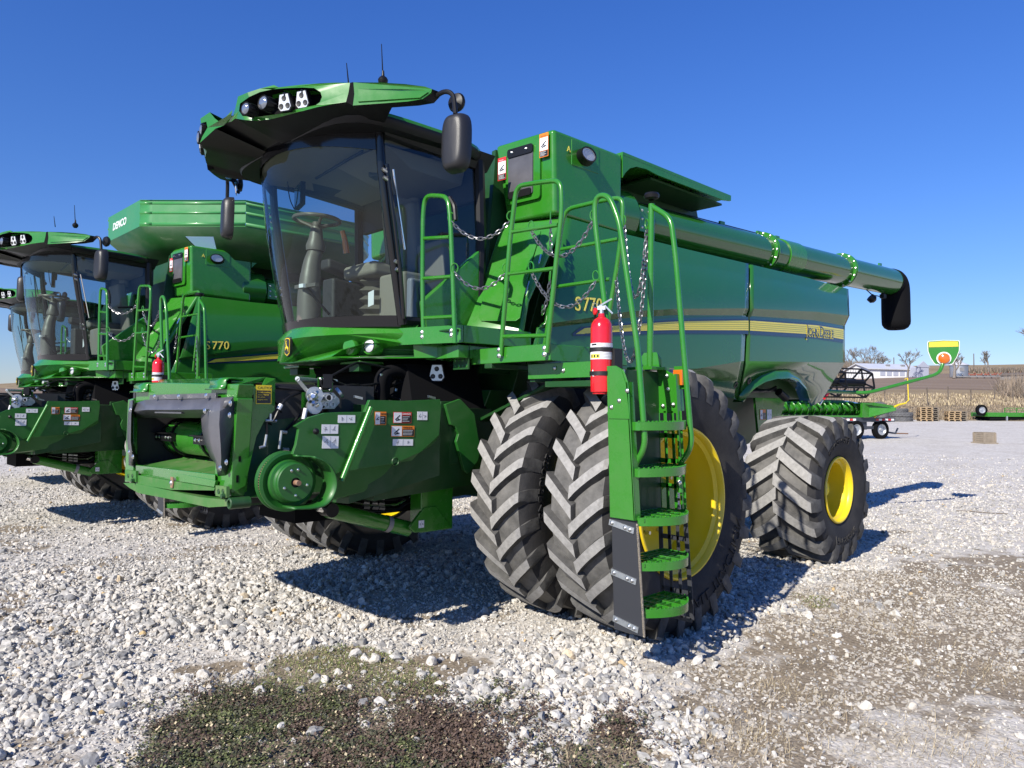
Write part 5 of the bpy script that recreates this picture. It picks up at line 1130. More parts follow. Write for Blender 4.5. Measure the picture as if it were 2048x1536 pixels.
    for z in (.90, .60, .32):
        r_.obox((.99, (yi(z)+yo(z))/2-.015, z-.0), (1, 0, 0), (0, 1, -.18), (0, .18, 1), .004, .095, .018, 'galvanized')
        for k in (-.07, .03, .065): r_.bolt((.995, (yi(z)+yo(z))/2-.015+k, z-.18*k), (1, 0, 0), .011)
    for k in range(60): # frayed edge
        z = .28+.65*k/60; r_.obox((.985, yo(z)+.004, z), (1, 0, 0), (0, 1, random.uniform(-1, 1)), (0, 0, 1), .005, .005, .008, 'rope')
    r_.build('strap', fl)
    rs_ = stringer(.47, .008, 1.60, 1.87, G, 'ladder_side')
    lt = MB()
    for y, z in ((2.70, 1.83), (2.71, 1.74), (2.75, 1.64), (2.67, 1.63)): lt.bolt((.478, y, z), (1, 0, 0), .012)
    lt.build('bolt', rs_)
    stringer(.47, .006, .945, 1.60, G, 'ladder_lattice', True); stringer(.47, .008, .27, .945, 'rubber_flap', 'rubber_flap', True)
    e = MB(); e.hexa([(.46, yo(.9)-.01, .92), (.50, yo(.9)-.01, .92), (.50, yo(.9)+.003, .92), (.46, yo(.9)+.003, .92), (.46, yo(1.8)-.01, 1.84), (.50, yo(1.8)-.01, 1.84), (.50, yo(1.8)+.003, 1.84), (.46, yo(1.8)+.003, 1.84)], G)
    e.hexa([(.47, yi(.9)-.0, .95), (.99, yi(.9), .95), (.99, yi(.9)+.01, .95), (.47, yi(.9)+.01, .95), (.47, yi(1.8), 1.86), (.99, yi(1.8), 1.86), (.99, yi(1.8)+.01, 1.86), (.47, yi(1.8)+.01, 1.86)], 'green_dark'); eb = e.build('ladder_back', root)
    decal(eb, V(.93, yi(1.6)+.014, 1.50), (-1, 0, 0), (0, 0, 1), .12, .20, 'yellow', head=['Keep hands', 'and feet', 'clear'], word='WARNING'); decal(eb, V(.95, yi(1.7)+.014, 1.75), (-1, 0, 0), (0, 0, 1), .11, .11, 'white')
    # treads
    for (v, ul) in ((1212, 1), (1118, 1), (1028, 1), (930, 0), (836, 0)):
        z = at(1315, v+8, 'y', 2.93).z
        t = MB(); x0, x1 = .485, .975; yb = yi(z)+.02; n = 20; dp = .13 if ul else .09; ye = 2.85
        cv = [V(x1+(x0-x1)*k/n, ye+dp*math.sin(math.pi*min(1, (k/n)*1.0))**.8*(1 if True else 0), z) for k in range(n+1)]
        h = .052
        t.add(cv+[p-V(0, 0, h) for p in cv]+[p-V(0, .012, 0) for p in cv]+[p-V(0, .012, h) for p in cv],
              [(k, k+1, n+2+k, n+1+k) for k in range(n)]+[(2*(n+1)+k, 2*(n+1)+k+1, 3*(n+1)+k+1, 3*(n+1)+k) for k in range(n)]+[(k, k+1, 2*(n+1)+k+1, 2*(n+1)+k) for k in range(n)]+[((n+1)+k, (n+1)+k+1, 3*(n+1)+k+1, 3*(n+1)+k) for k in range(n)], G, False)
        t.box(x0, x1, yb, yb+.01, z-h, z, G); t.box(x0, x0+.01, yb, ye, z-h, z, G); t.box(x1-.01, x1, yb, ye, z-h, z, G)
        for k in range(1, 5): xx = x0+(x1-x0)*k/5; t.box(xx-.006, xx+.006, yb, ye+dp*math.sin(math.pi*k/5)**.8-.01, z-.03, z-.004, G)
        for k in range(1, 6): yy = yb+(ye+dp*.5-yb)*k/6; t.box(x0+.01, x1-.01, yy-.003, yy+.003, z-.028, z-.006, G)
        for k in range(26):
            c = cv[min(n, int(k*n/25))]; t.obox(c+V(0, -.006, .003), (1, 0, 0), (0, 1, 0), (0, 0, 1), .004, .006, .004, G)
        t.build('ladder_step', root, bevel=.002)
    rD = rail(root, 'x', .93, [(1222, 735), (1210, 610), (1190, 440), (1190, 393), (1217, 389), (1238, 440), (1276, 700), (1291, 895), (1266, 935), (1268, 985)], [], [(1268, 956), (1269, 974)], r=.0185)
    rE = rail(root, 'x', .50, [(1303, 408), (1300, 735)], [], [], name='handrail', r=.021)
    rF = rail(root, 'x', .50, [(1303, 412), (1342, 436), (1352, 520), (1384, 895), (1356, 933), (1361, 985)], [], [(1360, 949), (1361, 965)], r=.0185)
    k = MB(); p = at(1303, 400, 'x', .50); k.lathe([(0, .02), (.01, .05), (.03, .055), (.045, .045), (.05, .001)], p, (0, 0, 1), 'black', n=10); k.build('knob', rE); k = MB(); b_ = at(1300, 735, 'x', .5)
    k.plate([b_+V(0, -.09, 0), b_+V(0, .09, 0), b_+V(0, .09, .05), b_+V(0, .05, .1), b_+V(0, -.05, .1), b_+V(0, -.09, .05)], .008, G, (1, 0, 0)); k.box(.42, .62, b_.y-.1, b_.y+.1, b_.z-.02, b_.z, G); k.build('rail_socket', root)
    a = MB(); p = at(1358, 755, 'x', .44); a.obox(p, (1, 0, 0), (0, 1, 0), (0, 0, 1), .015, .035, .05, 'reflector_amber'); a.obox(p-V(.02, 0, 0), (1, 0, 0), (0, 1, 0), (0, 0, 1), .01, .045, .075, G); a.build('side_reflector', root)
    # chains
    def ch(a, xa, b, xb, sag):
        c = MB(); A = at(*a, 'x', xa); B = at(*b, 'x', xb); chain(c, A-V(0, 0, .03), B-V(0, 0, .03), sag); hook(c, A, B-A); hook(c, B, B-A); c.build('chain', root)
    ch((903, 435), 1.23, (1021, 432), .965, .13); ch((909, 536), 1.23, (1012, 536), .965, .12)
    ch((1062, 452), .965, (1187, 430), .93, .21); ch((1062, 533), .965, (1192, 552), .93, .21)
    ch((1248, 440), .36, (1294, 448), .50, .50); ch((1232, 543), .36, (1296, 460), .50, .74)
    ch((1101, 432), .30, (1102, 500), .30, .02); ch((1100, 552), .4, (1085, 620), .4, .04)
def extinguisher():
    x, y = .975, 2.555; zb, zt = at(1195, 788, 'y', y).z, at(1195, 650, 'y', y).z
    root = empty('fire_extinguisher', (x, y, zb)); h = zt-zb; r = .069
    lo = lambda p: V(*p)-V(x, y, zb)
    m = MB(); m.lathe([(0, .001), (0, r*.8), (.012, r*.86), (.014, r*.98), (.05, r), (h-.02, r), (h+.01, r*.93), (h+.035, r*.72), (h+.05, r*.4), (h+.055, r*.3), (h+.075, r*.28)], (0, 0, 0), (0, 0, 1), 'red', n=36, ref=(1, 0, 0)); cy = m.build('cylinder', root)
    a = MB()
    def wrap(z0, z1, a0, a1, m_, l=.0012, n=28):
        a.lathe([(z0, r+l), (z1, r+l)], (0, 0, 0), (0, 0, 1), m_, n=n, ang=a1-a0, a0=a0, ref=(1, 0, 0))
    c = math.atan2(.7, .7); wrap(h*.655, h*.735, c-1.6, c+1.5, 'decal_white'); wrap(h*.50, h*.61, c-1.6, c+1.5, 'decal_white')
    wrap(h*.515, h*.575, c-1.25, c-.25, 'stripe_yellow', .002); wrap(h*.70, h*.725, c-1.1, c-.55, 'decal_black', .002, 6)
    for k in range(3): wrap(h*.525, h*.565, c-1.15+k*.32, c-.98+k*.32, 'decal_black', .0026, 3)
    for k in range(5): wrap(h*.52+k*.009, h*.524+k*.009, c+.0, c+1.0, 'decal_grey', .0022, 8); wrap(h*.665+k*.007, h*.668+k*.007, c-.2, c+.9, 'decal_grey', .0022, 8)
    a.build('label', cy); a = MB()
    # white diamond on the lower half
    dz = h*.30; pts = [(-1.15, 0), (-.75, .03), (-.1, 0), (-.75, -.03)]
    a.add([V(math.cos(c+q)*(r+.002), math.sin(c+q)*(r+.002), dz+z) for q, z in ((-1.25, -.012), (-1.0, .022), (-.1, -.012), (-.5, -.018), (-.9, -.02))], [(0, 4, 3, 2, 1)], 'decal_white')
    a.build('label', cy)
    s = MB()
    for z in (h*.615, h*.27): s.lathe([(z, r+.002), (z, r+.006), (z+.025, r+.006), (z+.025, r+.002)], (0, 0, 0), (0, 0, 1), 'strap', n=36)
    s.box(-r-.03, -.02, .02, r+.02, h*.26, h*.66, 'strap'); s.obox((-r*.2, -r-.012, h*.63), (1, 0, 0), (0, 1, 0), (0, 0, 1), .012, .012, .014, 'bolt'); s.obox((-r*.2, -r-.012, h*.285), (1, 0, 0), (0, 1, 0), (0, 0, 1), .012, .012, .014, 'bolt'); s.build('strap', root)
    v = MB(); q = V(0, 0, h+.075); v.cyl(q, q+V(0, 0, .05), .016, 'galvanized', n=12); v.obox(q+V(0, 0, .035), (-.5, .8, 0), (.8, .5, 0), (0, 0, 1), .025, .014, .012, 'galvanized')
    d = V(-.62, .72, 0); a1 = d+V(0, 0, .55); v.obox(q+V(0, 0, .07)+d*.025, a1, V(.7, .7, 0), a1.cross(V(.7, .7, 0)), .045, .010, .005, 'galvanized'); a1 = d+V(0, 0, -1.0); v.obox(q+V(0, 0, .025)+d*.045, a1, V(.7, .7, 0), a1.cross(V(.7, .7, 0)), .036, .010, .005, 'galvanized')
    v.lathe([(0, .022), (.01, .022), (.012, .018), (.012, .001)], q+V(.02, -.03, .015), (.8, -.3, 0), 'red', n=16); v.tube([q+V(0, -.03, .06), q+V(.01, -.06, .075), q+V(.01, -.065, .05), q+V(0, -.04, .04)], .003, 'chrome', n=6, closed=True)
    v.tube([q+V(0, -.02, .03), q+V(-.02, -.07, .01), q+V(-.03, -.085, -.08), q+V(-.03, -.08, -.3)], .008, 'black', n=8, bend=.04); v.build('valve', root)
    return root
# ---------------------------------------------------------------- feeder house
def z3(x, y): return (230+x/3.84, 640+y/3.84)
def z4(x, y): return (560+x/3.2, 640+y/3.2)
def feeder(root):
    G = 'green'; XF = 2.70
    def F(x, y, X=XF): return at(*z3(x, y), 'x', X)
    m = MB()                                            # front frame: four members round the throat
    yR, yL, zb, zt = -.80, 1.10, 1.03, 1.79
    ol = [F(160, 500), F(330, 480), F(350, 476), F(950, 490), F(905, 600), F(880, 1330, 2.72), F(765, 1340, 2.72), F(760, 1225, 2.72), F(160, 1180), F(155, 1250), F(80, 1240)]
    # top beam
    m.plate([F(160, 640), F(160, 500), F(330, 480), F(950, 492), F(925, 640)][::-1], .10, G, (1, 0, 0))
    m.plate([F(75, 1245), F(100, 610), F(140, 600), F(140, 1240)][::-1], .03, G, (1, 0, 0)); m.plate([F(765, 1340), F(775, 600), F(940, 600), F(890, 1360)][::-1], .10, G, (1, 0, 0))
    m.hexa([F(160, 1175, 2.66), F(770, 1290, 2.66), F(770, 1290, 2.72), F(160, 1175, 2.72), F(160, 1110, 2.66), F(770, 1185, 2.66), F(770, 1185, 2.72), F(160, 1110, 2.72)], G)
    fr = m.build('feeder_frame', root, bevel=.006)
    b = MB(); pa, pb, pc, pd = F(62, 1252, 2.74), F(440, 1340, 2.74), F(700, 1395, 2.74), F(880, 1400, 2.74)
    L = [F(62, 1252, 2.74), F(110, 1290, 2.74), F(180, 1330, 2.74), F(440, 1380, 2.74), F(720, 1440, 2.74), F(800, 1435, 2.74), F(880, 1430, 2.74), F(880, 1385, 2.74), F(650, 1360, 2.74), F(160, 1255, 2.74)]
    b.plate(L, .12, 'worn_green', (1, 0, 0)); b.plate([F(160, 1190, 2.735), F(160, 1260, 2.735), F(430, 1305, 2.735), F(760, 1310, 2.735), F(765, 1290, 2.735)], .03, 'worn_green', (1, 0, 0))
    c = F(878, 1410, 2.76); b.lathe([(-.12, .034), (0, .034), (.004, .03), (.004, .02), (-.03, .018), (-.03, .001)], c, (1, 0, 0), 'green_dark', n=20)
    c = F(432, 1250, 2.745); b.plate([c+V(0, a, d) for a, d in ((-.02, -.035), (.02, -.035), (.03, 0), (.02, .04), (-.02, .04))], .01, 'rust', (1, 0, 0)); b.bolt(c, (1, 0, 0), .015); b.build('lower_beam', fr, bevel=.004)
    for (x0, y0) in ((125, 1200), (820, 1320)):
        b = MB()
        b.plate([F(x0-48, y0-50, 2.75), F(x0+35, y0-40, 2.75), F(x0+35, y0+45, 2.75), F(x0-48, y0+30, 2.75)], .02, 'worn_green', (1, 0, 0))
        for dx in (-25, 8): b.lathe([(.0, .016), (.003, .014), (.001, .010), (.001, .001)], F(x0+dx, y0-3, 2.752), (1, 0, 0), 'green_dark', n=14)
        b.lathe([(.0, .016), (.02, .014), (.02, .001)], F(x0+20, y0+32, 2.752), (1, 0, 0), 'green_dark', n=12)
        b.build('latch_plate', fr)
    # ramp floor
    r = MB(); q = [F(165, 1140, 2.71), F(770, 1215, 2.71), F(770, 1150, 2.20), F(400, 1068, 2.10), F(230, 1095, 2.3)]
    fl = [F(162, 1118, 2.70), F(772, 1235, 2.72), V(2.25, .62, F(700, 1130, 2.25).z), V(2.20, -.62, F(400, 1070, 2.2).z)]
    fl[2].z = fl[3].z = 1.215
    r.plate(fl, .02, 'worn_green', (0, 0, 1)); r.plate([F(162, 1118, 2.71), F(162, 1185, 2.71), F(760, 1282, 2.73), F(772, 1235, 2.73)], .02, G, (1, 0, 0))
    for k in range(5): r.lathe([(0, .012), (.004, .008), (.005, .001)], V(2.42, -.45+k*.22, 1.205), (0, 0, 1), G, n=10)
    r.build('ramp_floor', fr)
    # black seal round the mouth
    s = MB(); X1 = 2.735
    s.plate([F(265, 575, X1), F(775, 560, X1), F(775, 600, X1), F(265, 612, X1)], .012, 'dark_plastic', (1, 0, 0))
    top = [[F(150, 640, X1), F(240, 612, X1), F(500, 612, X1), F(740, 602, X1), F(905, 590, X1)], [F(140, 700, 2.75), F(240, 690, 2.77), F(500, 690, 2.77), F(735, 685, 2.77), F(850, 660, 2.77)], [F(150, 752, 2.70), F(250, 752, 2.66), F(500, 752, 2.66), F(735, 752, 2.66), F(800, 752, 2.68)]]
    v_ = [p for q_ in top for p in q_]; s.add(v_, [(i*5+j, i*5+j+1, i*5+6+j, i*5+5+j) for i in range(2) for j in range(4)], 'dark_plastic', True)
    rt_ = [[F(905, 585), F(918, 640), F(915, 800), F(890, 1000), F(868, 1150), F(850, 1195), F(790, 1200)], [F(810, 615, 2.77), F(805, 700, 2.79), F(800, 800, 2.79), F(810, 950, 2.79), F(815, 1050, 2.78), F(812, 1130, 2.76), F(780, 1150, 2.75)],
           [F(740, 640, 2.78), F(730, 720, 2.79), F(720, 820, 2.79), F(735, 930, 2.79), F(755, 1010, 2.78), F(780, 1075, 2.76), F(778, 1130, 2.75)], [F(665, 690, 2.72), F(662, 760, 2.68), F(668, 850, 2.66), F(690, 950, 2.66), F(730, 1050, 2.66), F(768, 1100, 2.68), F(775, 1140, 2.70)]]
    v_ = [p for q_ in rt_ for p in q_]; s.add(v_, [(i*7+j, i*7+j+1, i*7+8+j, i*7+7+j) for i in range(3) for j in range(6)], 'dark_plastic', True)
    lt_ = [[F(112, 620), F(100, 720), F(94, 820), F(92, 930), F(104, 1030), F(104, 1115)], [F(140, 618, 2.77), F(124, 720, 2.77), F(122, 820, 2.77), F(120, 930, 2.77), F(132, 1030, 2.76), F(140, 1120, 2.74)], [F(172, 640, 2.68), F(162, 730, 2.62), F(160, 830, 2.62), F(156, 930, 2.62), F(172, 1010, 2.64), F(176, 1075, 2.69)]]
    v_ = [p for q_ in lt_ for p in q_]; s.add(v_, [(i*6+j, i*6+j+1, i*6+7+j, i*6+6+j) for i in range(2) for j in range(5)], 'dark_plastic', True)
    se = s.build('throat_seal', fr, solid=.008, sharp=25)
    s = MB()
    for x, y in ((305, 588), (490, 588), (702, 582), (120, 690), (692, 698), (888, 640), (882, 730), (857, 1092), (810, 1135), (110, 1015), (140, 1050)): s.bolt(F(x, y, 2.79 if 600 < y < 1000 and x < 800 and x > 200 else 2.76), (1, 0, 0), .015)
    for (x0, x1, y) in ((155, 330, 680), (320, 520, 710), (470, 660, 685)): s.obox((F(x0, y, 2.735)+F(x1, y, 2.735))/2, (0, 1, 0), (0, 0, 1), (1, 0, 0), (F(x1, y, 2.7)-F(x0, y, 2.7)).length/2, .006, .012, 'dark_plastic')
    s.build('bolt', se)
    # throat box and drum
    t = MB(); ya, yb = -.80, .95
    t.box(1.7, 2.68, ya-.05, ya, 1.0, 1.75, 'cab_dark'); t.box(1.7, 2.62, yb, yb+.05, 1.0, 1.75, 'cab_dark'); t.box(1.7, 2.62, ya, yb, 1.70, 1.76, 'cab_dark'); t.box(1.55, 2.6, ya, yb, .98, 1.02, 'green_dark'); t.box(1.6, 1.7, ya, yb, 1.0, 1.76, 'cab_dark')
    t.hexa([(1.8, ya, .98), (1.8, 1.27, .98), (.45, yb, 1.0), (.45, ya, 1.0), (1.8, ya, 1.70), (1.8, 1.27, 1.62), (.45, yb, 1.60), (.45, ya, 1.60)][::1], 'green_dark')  # widened behind the shield to keep the sun off the lift post
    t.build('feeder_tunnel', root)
    d = MB(); dc = at(*z3(480, 890), 'x', 2.36); zc = dc.z
    d.cyl((2.36, -.76, zc), (2.36, .90, zc), .135, G, n=36)
    for y in (-.70, -.50, .10, .30): d.lathe([(-.012, .15), (.012, .15)], (2.36, y, zc), (0, 1, 0), 'black', n=24, caps=True)
    for (y0, y1) in ((-.79, -.42), (.02, .42)):
        d.box(2.50, 2.53, y0, y1, zc-.03, zc+.03, 'black'); d.box(2.49, 2.56, y0, y1, zc+.03, zc+.036, 'black')
        for k in (0, 1, 3, 4): d.bolt((2.532, y0+.05+k*(y1-y0-.1)/4, zc), (1, 0, 0), .012)
    d.box(2.30, 2.34, -.15, .7, zc-.19, zc-.15, 'cab_dark'); d.build('feeder_drum', root)
    # left end plate with slots and the sticker
    e = MB(); YL = 1.115
    P = lambda x, y, Y=YL: at(*z3(x, y), 'y', Y)
    e.plate([P(950, 500), P(1125, 515), P(1160, 440, 1.0), P(1232, 450, 1.0), P(1228, 690), P(1145, 780), P(1085, 900), P(1050, 1050), P(1000, 1275), P(895, 1330), P(905, 1000), P(920, 700)], .012, G, (0, 1, 0))
    for x, y in ((1010, 570), (1055, 600), (993, 735), (975, 895), (958, 1060), (940, 1220)): e.obox(P(x, y, YL+.001), (1, 0, 0), (0, 0, 1), (0, 1, 0), .008, .022, .001, 'black_matte')
    ep = e.build('end_plate', root, bevel=.003); o = P(1080, 645, YL+.002); decal(ep, o, (-1, 0, 0), (0, 0, 1), (P(1200, 655)-P(1080, 645)).length, .118, 'yellow', head=['Avoid crushing', 'injury. Never', 'lift when', 'engine runs'], word='CAUTION')
    # top sheet and hooks
    t = MB(); t.plate([F(330, 482, 2.68), F(950, 495, 2.68), at(*z3(1160, 438), 'y', 1.0), at(*z3(345, 458), 'x', 2.45)][::-1], .02, G, (0, 0, 1))
    tp = t.build('top_sheet', root)
    for x0, x1, y0 in ((160, 262, 475), (745, 865, 440)):
        h = MB(); pts = [(2.60, -.0), (2.65, .012), (2.695, .010), (2.715, -.01), (2.712, -.035), (2.72, -.052), (2.745, -.056)]
        A = F(x0, y0+20); B = F(x1, y0+20); n = len(pts)
        vs = [V(x, Y, A.z+z) for Y in (A.y, B.y) for x, z in pts]; h.add(vs, [(i, i+1, n+i+1, n+i) for i in range(n-1)], G, True); h.build('hook', tp, solid=.01, sharp=50)
    # belt pulley
    p = MB(); pc_ = V(2.435, 1.22, 1.155); GP = 'green_plastic_and_shade'  # darker green puts the shade of the side-facing hub into its colour
    p.lathe([(0, .06), (0, .165), (.012, .184), (.02, .184), (.03, .170)], pc_, (0, 1, 0), GP, n=48); p.lathe([(.03, .17), (.035, .162), (.06, .162), (.065, .172)], pc_, (0, 1, 0), 'rust', n=48)
    p.lathe([(.065, .172), (.072, .184), (.082, .184), (.085, .166), (.075, .148), (.07, .135)], pc_, (0, 1, 0), GP, n=48); p.lathe([(.07, .135), (.10, .128), (.106, .112), (.118, .108), (.126, .120), (.136, .122), (.144, .114), (.152, .118), (.168, .118), (.174, .112), (.174, .03)], pc_, (0, 1, 0), GP, n=48)
    p.lathe([(.174, .034), (.16, .032), (.16, .001)], pc_, (0, 1, 0), 'black', n=16); p.cyl(pc_+V(0, .15, 0), pc_+V(0, .215, 0), .016, 'rust', n=14)
    for a in (1.2, 1.75, 3.4, 4.7, 5.9): p.bolt(pc_+V(math.cos(a)*.078, .174, math.sin(a)*.078), (0, 1, 0), .008)
    po = p.build('drive_pulley', root, sharp=30)
    v = MB()
    for k in range(70):
        a = 2*math.pi*k/70; v.obox(pc_+V(math.cos(a)*.168, .047, math.sin(a)*.168), (-math.sin(a), 0, math.cos(a)), (0, 1, 0), (math.cos(a), 0, math.sin(a)), .004, .013, .005, 'black')
    v.tube([pc_+V(-.08, .05, .15), pc_+V(-.5, .05, .32)], .014, 'black', n=6); v.build('belt', po)
    # big green belt shield
    YS = 1.335; S = lambda x, y, Y=YS: at(*z4(x, y), 'y', Y)
    up_ = [(95, 680), (185, 625), (290, 595), (400, 590), (545, 588), (575, 512), (800, 518), (1025, 508), (1032, 560), (1018, 735)]
    m = MB(); ridge = [(1018, 735), (900, 845), (740, 915), (560, 945), (372, 975)]
    near = [at(*z4(*a), 'y', YS+.15) for a in ((222, 872), (300, 905), (350, 965), (371, 1050), (347, 1135), (290, 1192), (200, 1212), (90, 1215))]
    root_arc = [V(p.x, YS, p.z) for p in near]
    m.plate([S(*a) for a in up_]+[S(*a) for a in ridge[1:]]+[root_arc[i] for i in (3, 2, 1, 0)]+[S(*a) for a in ((82, 860), (104, 800), (122, 700))], .03, 'green_plastic_and_shade', (0, 1, 0))
    Lw = [(1018, 735), (990, 790), (900, 890), (820, 988), (700, 1060), (400, 1140), (335, 1172)]; rr_ = [S(*a) for a in ridge[:5]]
    low = [at(*z4(*a), 'y', 1.25) for a in Lw[1:]]
    inn = [at(*z4(*a), 'y', 1.335) for a in ((335, 1130), (365, 1060))]
    m.plate(rr_+root_arc[3:6]+low[::-1][1:], .03, 'green_plastic_and_shade', (0, .95, -.3))
    sh = m.build('belt_shield', root, bevel=.012, seg=3)
    c = MB(); n = len(near)
    def sm(L): # rounder arc
        o = []
        for i in range(len(L)-1):
            p0, p1, p2, p3 = L[max(i-1, 0)], L[i], L[i+1], L[min(i+2, len(L)-1)]
            for t in (0, .25, .5, .75): o.append(.5*((2*p1)+(p2-p0)*t+(2*p0-5*p1+4*p2-p3)*t*t+(3*p1-p0-3*p2+p3)*t**3))
        return o+[L[-1]]
    nn_, rr2 = sm(near), sm(root_arc); n = len(nn_)
    c.add(rr2+nn_, [(i, i+1, n+i+1, n+i) for i in range(n-1)], 'green_plastic_and_shade', True)
    q = [S(82, 860), S(104, 862), S(140, 866), rr2[0]]; q2 = [p+V(0, .05, 0) for p in q[:3]]+[nn_[0]]; c.add(q+q2, [(i, i+1, 5+i, 4+i) for i in range(3)], 'green_plastic_and_shade', True)
    c.build('shield_lip', sh, solid=.012, sharp=60)
    # outer ridge rod (gas strut cover) with bright highlight, small clips
    g = MB(); g.tube([S(583, 560, 1.37), S(395, 1032, 1.37)], .019, G, n=14); g.build('strut', sh)
    g = MB(); hp = S(737, 905, 1.337); g.lathe([(0, .03), (.008, .026), (-.01, .018), (-.01, .001)], hp, (0, 1, 0), 'green_dark', n=20); hp = S(222, 712, 1.34); g.lathe([(0, .012), (.04, .02), (.05, .001)], hp, (.3, 1, 0), 'black', n=10)
    for x, y in ((500, 496), (970, 495)): g.obox(S(x, y, 1.3), (1, 0, .2), (0, 1, 0), (0, 0, 1), .03, .01, .008, 'bolt')
    g.build('clip', sh)
    def D(x0, y0, x1, y1, kind, word=''):
        o = S(x0, y1, YS+.002); xd = S(x1, y1, YS+.002)-o; yd = S(x0, y0, YS+.002)-o; decal(sh, o, xd, yd, xd.length, yd.length, kind, word=word)
    D(370, 608, 480, 658, 'white'); D(265, 668, 371, 728, 'white'); D(268, 742, 372, 822, 'white'); D(605, 586, 678, 672, 'orange', 'WARNING'); D(724, 588, 840, 660, 'red', 'DANGER'); D(710, 676, 858, 746, 'orange', 'WARNING'); D(720, 762, 850, 804, 'white'); D(878, 586, 942, 640, 'white')
    # plates and post behind the shield
    m = MB(); m.plate([at(*z4(*a), 'y', 1.12) for a in ((1060, 540), (1155, 505), (1245, 600), (1283, 830), (1268, 900), (1205, 985), (1180, 960), (1130, 780), (1145, 730), (1120, 680), (1095, 670))], .03, 'green_plastic_and_shade', (0, 1, 0))  # guard's partial shade is painted in with the darker green
    m.plate([at(*z4(*a), 'y', 1.08) for a in ((1030, 520), (1130, 520), (1150, 700), (1140, 915), (830, 995), (1010, 780))], .03, 'green_dark', (0, 1, 0)); m.build('rear_guard', root, bevel=.004); m = MB(); m.hexa([(2.0, .2, .93), (2.0, 1.28, .98), (1.25, 1.28, 1.12), (1.25, .2, 1.0), (2.0, .2, 1.5), (2.0, 1.28, 1.5), (1.25, 1.28, 1.5), (1.25, .2, 1.5)], 'green_dark'); m.build('post_shade_block', root)  # dark block added behind the shield to keep the lift post in shade
    m = MB(); a = at(*z4(905, 980), 'y', 1.0); b = at(*z4(1105, 1335), 'y', 1.0); m.box(b.x, a.x, .86, 1.0, b.z, a.z+.3, G); c = at(*z4(830, 1335), 'y', 1.0)
    m.plate([at(*z4(*q), 'y', 1.01) for q in ((830, 1330), (925, 1200), (1000, 1190), (1105, 1330), (980, 1352), (860, 1362))], .03, G, (0, 1, 0)); m.build('lift_post', root, bevel=.008)
    decal(root, at(*z4(887, 1332), 'y', 1.015), (-1, 0, 0), (0, 0, 1), .05, .055, 'white')
    for s in (1, -1):
        m = MB(); A = at(*z4(318, 1215), 'y', .92); B = at(*z4(830, 1338), 'y', .92); A.y = .9*s; B.y = .9*s; m.cyl(A, B, .058, G, n=20); m.cyl(A+(A-B)*.12, A, .03, 'chrome', n=14); m.lathe([(-.02, .062), (.02, .062)], A.lerp(B, .72), B-A, 'decal_grey', n=20)
        m.cyl(A+V(0, -.05*s, 0), A+V(0, .06*s, 0), .05, 'black', n=14); m.build('lift_cylinder', root)
    h = MB()
    for k, (y, z, r) in enumerate(((1120, .0, .013), (1150, 0, .011), (1175, 0, .015))):
        a = at(*z4(400, y+10), 'y', .8); b = at(*z4(760, y+25+k*6), 'y', .8); h.tube([a, a.lerp(b, .5)+V(0, 0, -.02), b, b+V(-.1, 0, .06), b+V(-.2, -.1, .02)], r, 'chrome' if k == 1 else 'black', n=8, bend=.05)
        for q in (.35, .5, .62): c = a.lerp(b, q); h.cyl(c, c+(b-a).normalized()*.05, r*1.4, 'chain' if k else 'galvanized', n=10)
    h.box(.9, 2.1, .2, .75, .80, .98, 'black_matte'); h.build('hydraulic_line', root)
    # hoses above the shield
    h = MB(); rr = random.Random(3)
    Z = lambda x, y, Y=.75: at(*z4(x, y), 'y', Y)
    h.tube([Z(650, 520), Z(640, 440), Z(655, 350), Z(720, 325), Z(790, 335), Z(850, 400)], .055, 'black_matte', n=12, bend=.08)
    h.tube([Z(660, 500), Z(665, 430), Z(690, 365)], .05, 'black_matte', n=10); h.tube([Z(815, 520), Z(820, 470), Z(850, 410)], .03, 'black_matte', n=10)
    for k in range(7):
        o = rr.uniform(-15, 15); h.tube([Z(740+o, 330+k*3), Z(830+o, 385+k*5), Z(900, 375+k*9), Z(990, 372+k*12), Z(1070, 430+k*6)], .009+.003*(k % 2), 'black', n=8, bend=.09)
    for k in range(5): h.tube([Z(835+k*6, 500), Z(840+k*4, 440-k*3), Z(880+k*6, 395+k*6), Z(950, 385+k*9)], .010, 'black', n=8, bend=.07)
    for x, y in ((650, 352), (868, 360), (922, 395), (880, 427)): h.obox(Z(x, y, .78), (1, 0, 0), (0, 1, 0), (0, 0, 1), .012, .012, .008, 'bolt')
    h.build('hose_bundle', root)
    l = MB(); lens_plate(l, V(.97, .88, 1.885), (1, .75, .0), .062); l.build('work_light', root)
    # grey multi-coupler with its handle
    c = MB(); K = lambda x, y, Y=1.12: at(540+x/10.24, 720+y/10.24, 'y', Y)
    c.plate([K(985, 1000), K(985, 690), K(1080, 668), K(1300, 670), K(1420, 800), K(1425, 880), K(1320, 1000)], .05, 'galvanized', (.2, 1, 0))
    for x, y, r in ((1040, 915, .018), (1160, 915, .018), (1280, 915, .018), (1300, 760, .014)): c.lathe([(0, r), (.004, r), (.004, r*.7), (.001, r*.65)], K(x, y, 1.125), (.2, 1, 0), 'galvanized', n=16)
    c.cyl(K(1150, 760, 1.10), K(1215, 770, 1.20), .022, 'galvanized', n=16); c.cyl(K(1205, 770, 1.195), K(1217, 770, 1.203), .017, 'black', n=16)
    for x, y in ((1240, 705), (1095, 960)): c.cyl(K(x, y, 1.12), K(x, y, 1.127), .008, 'black', n=10)
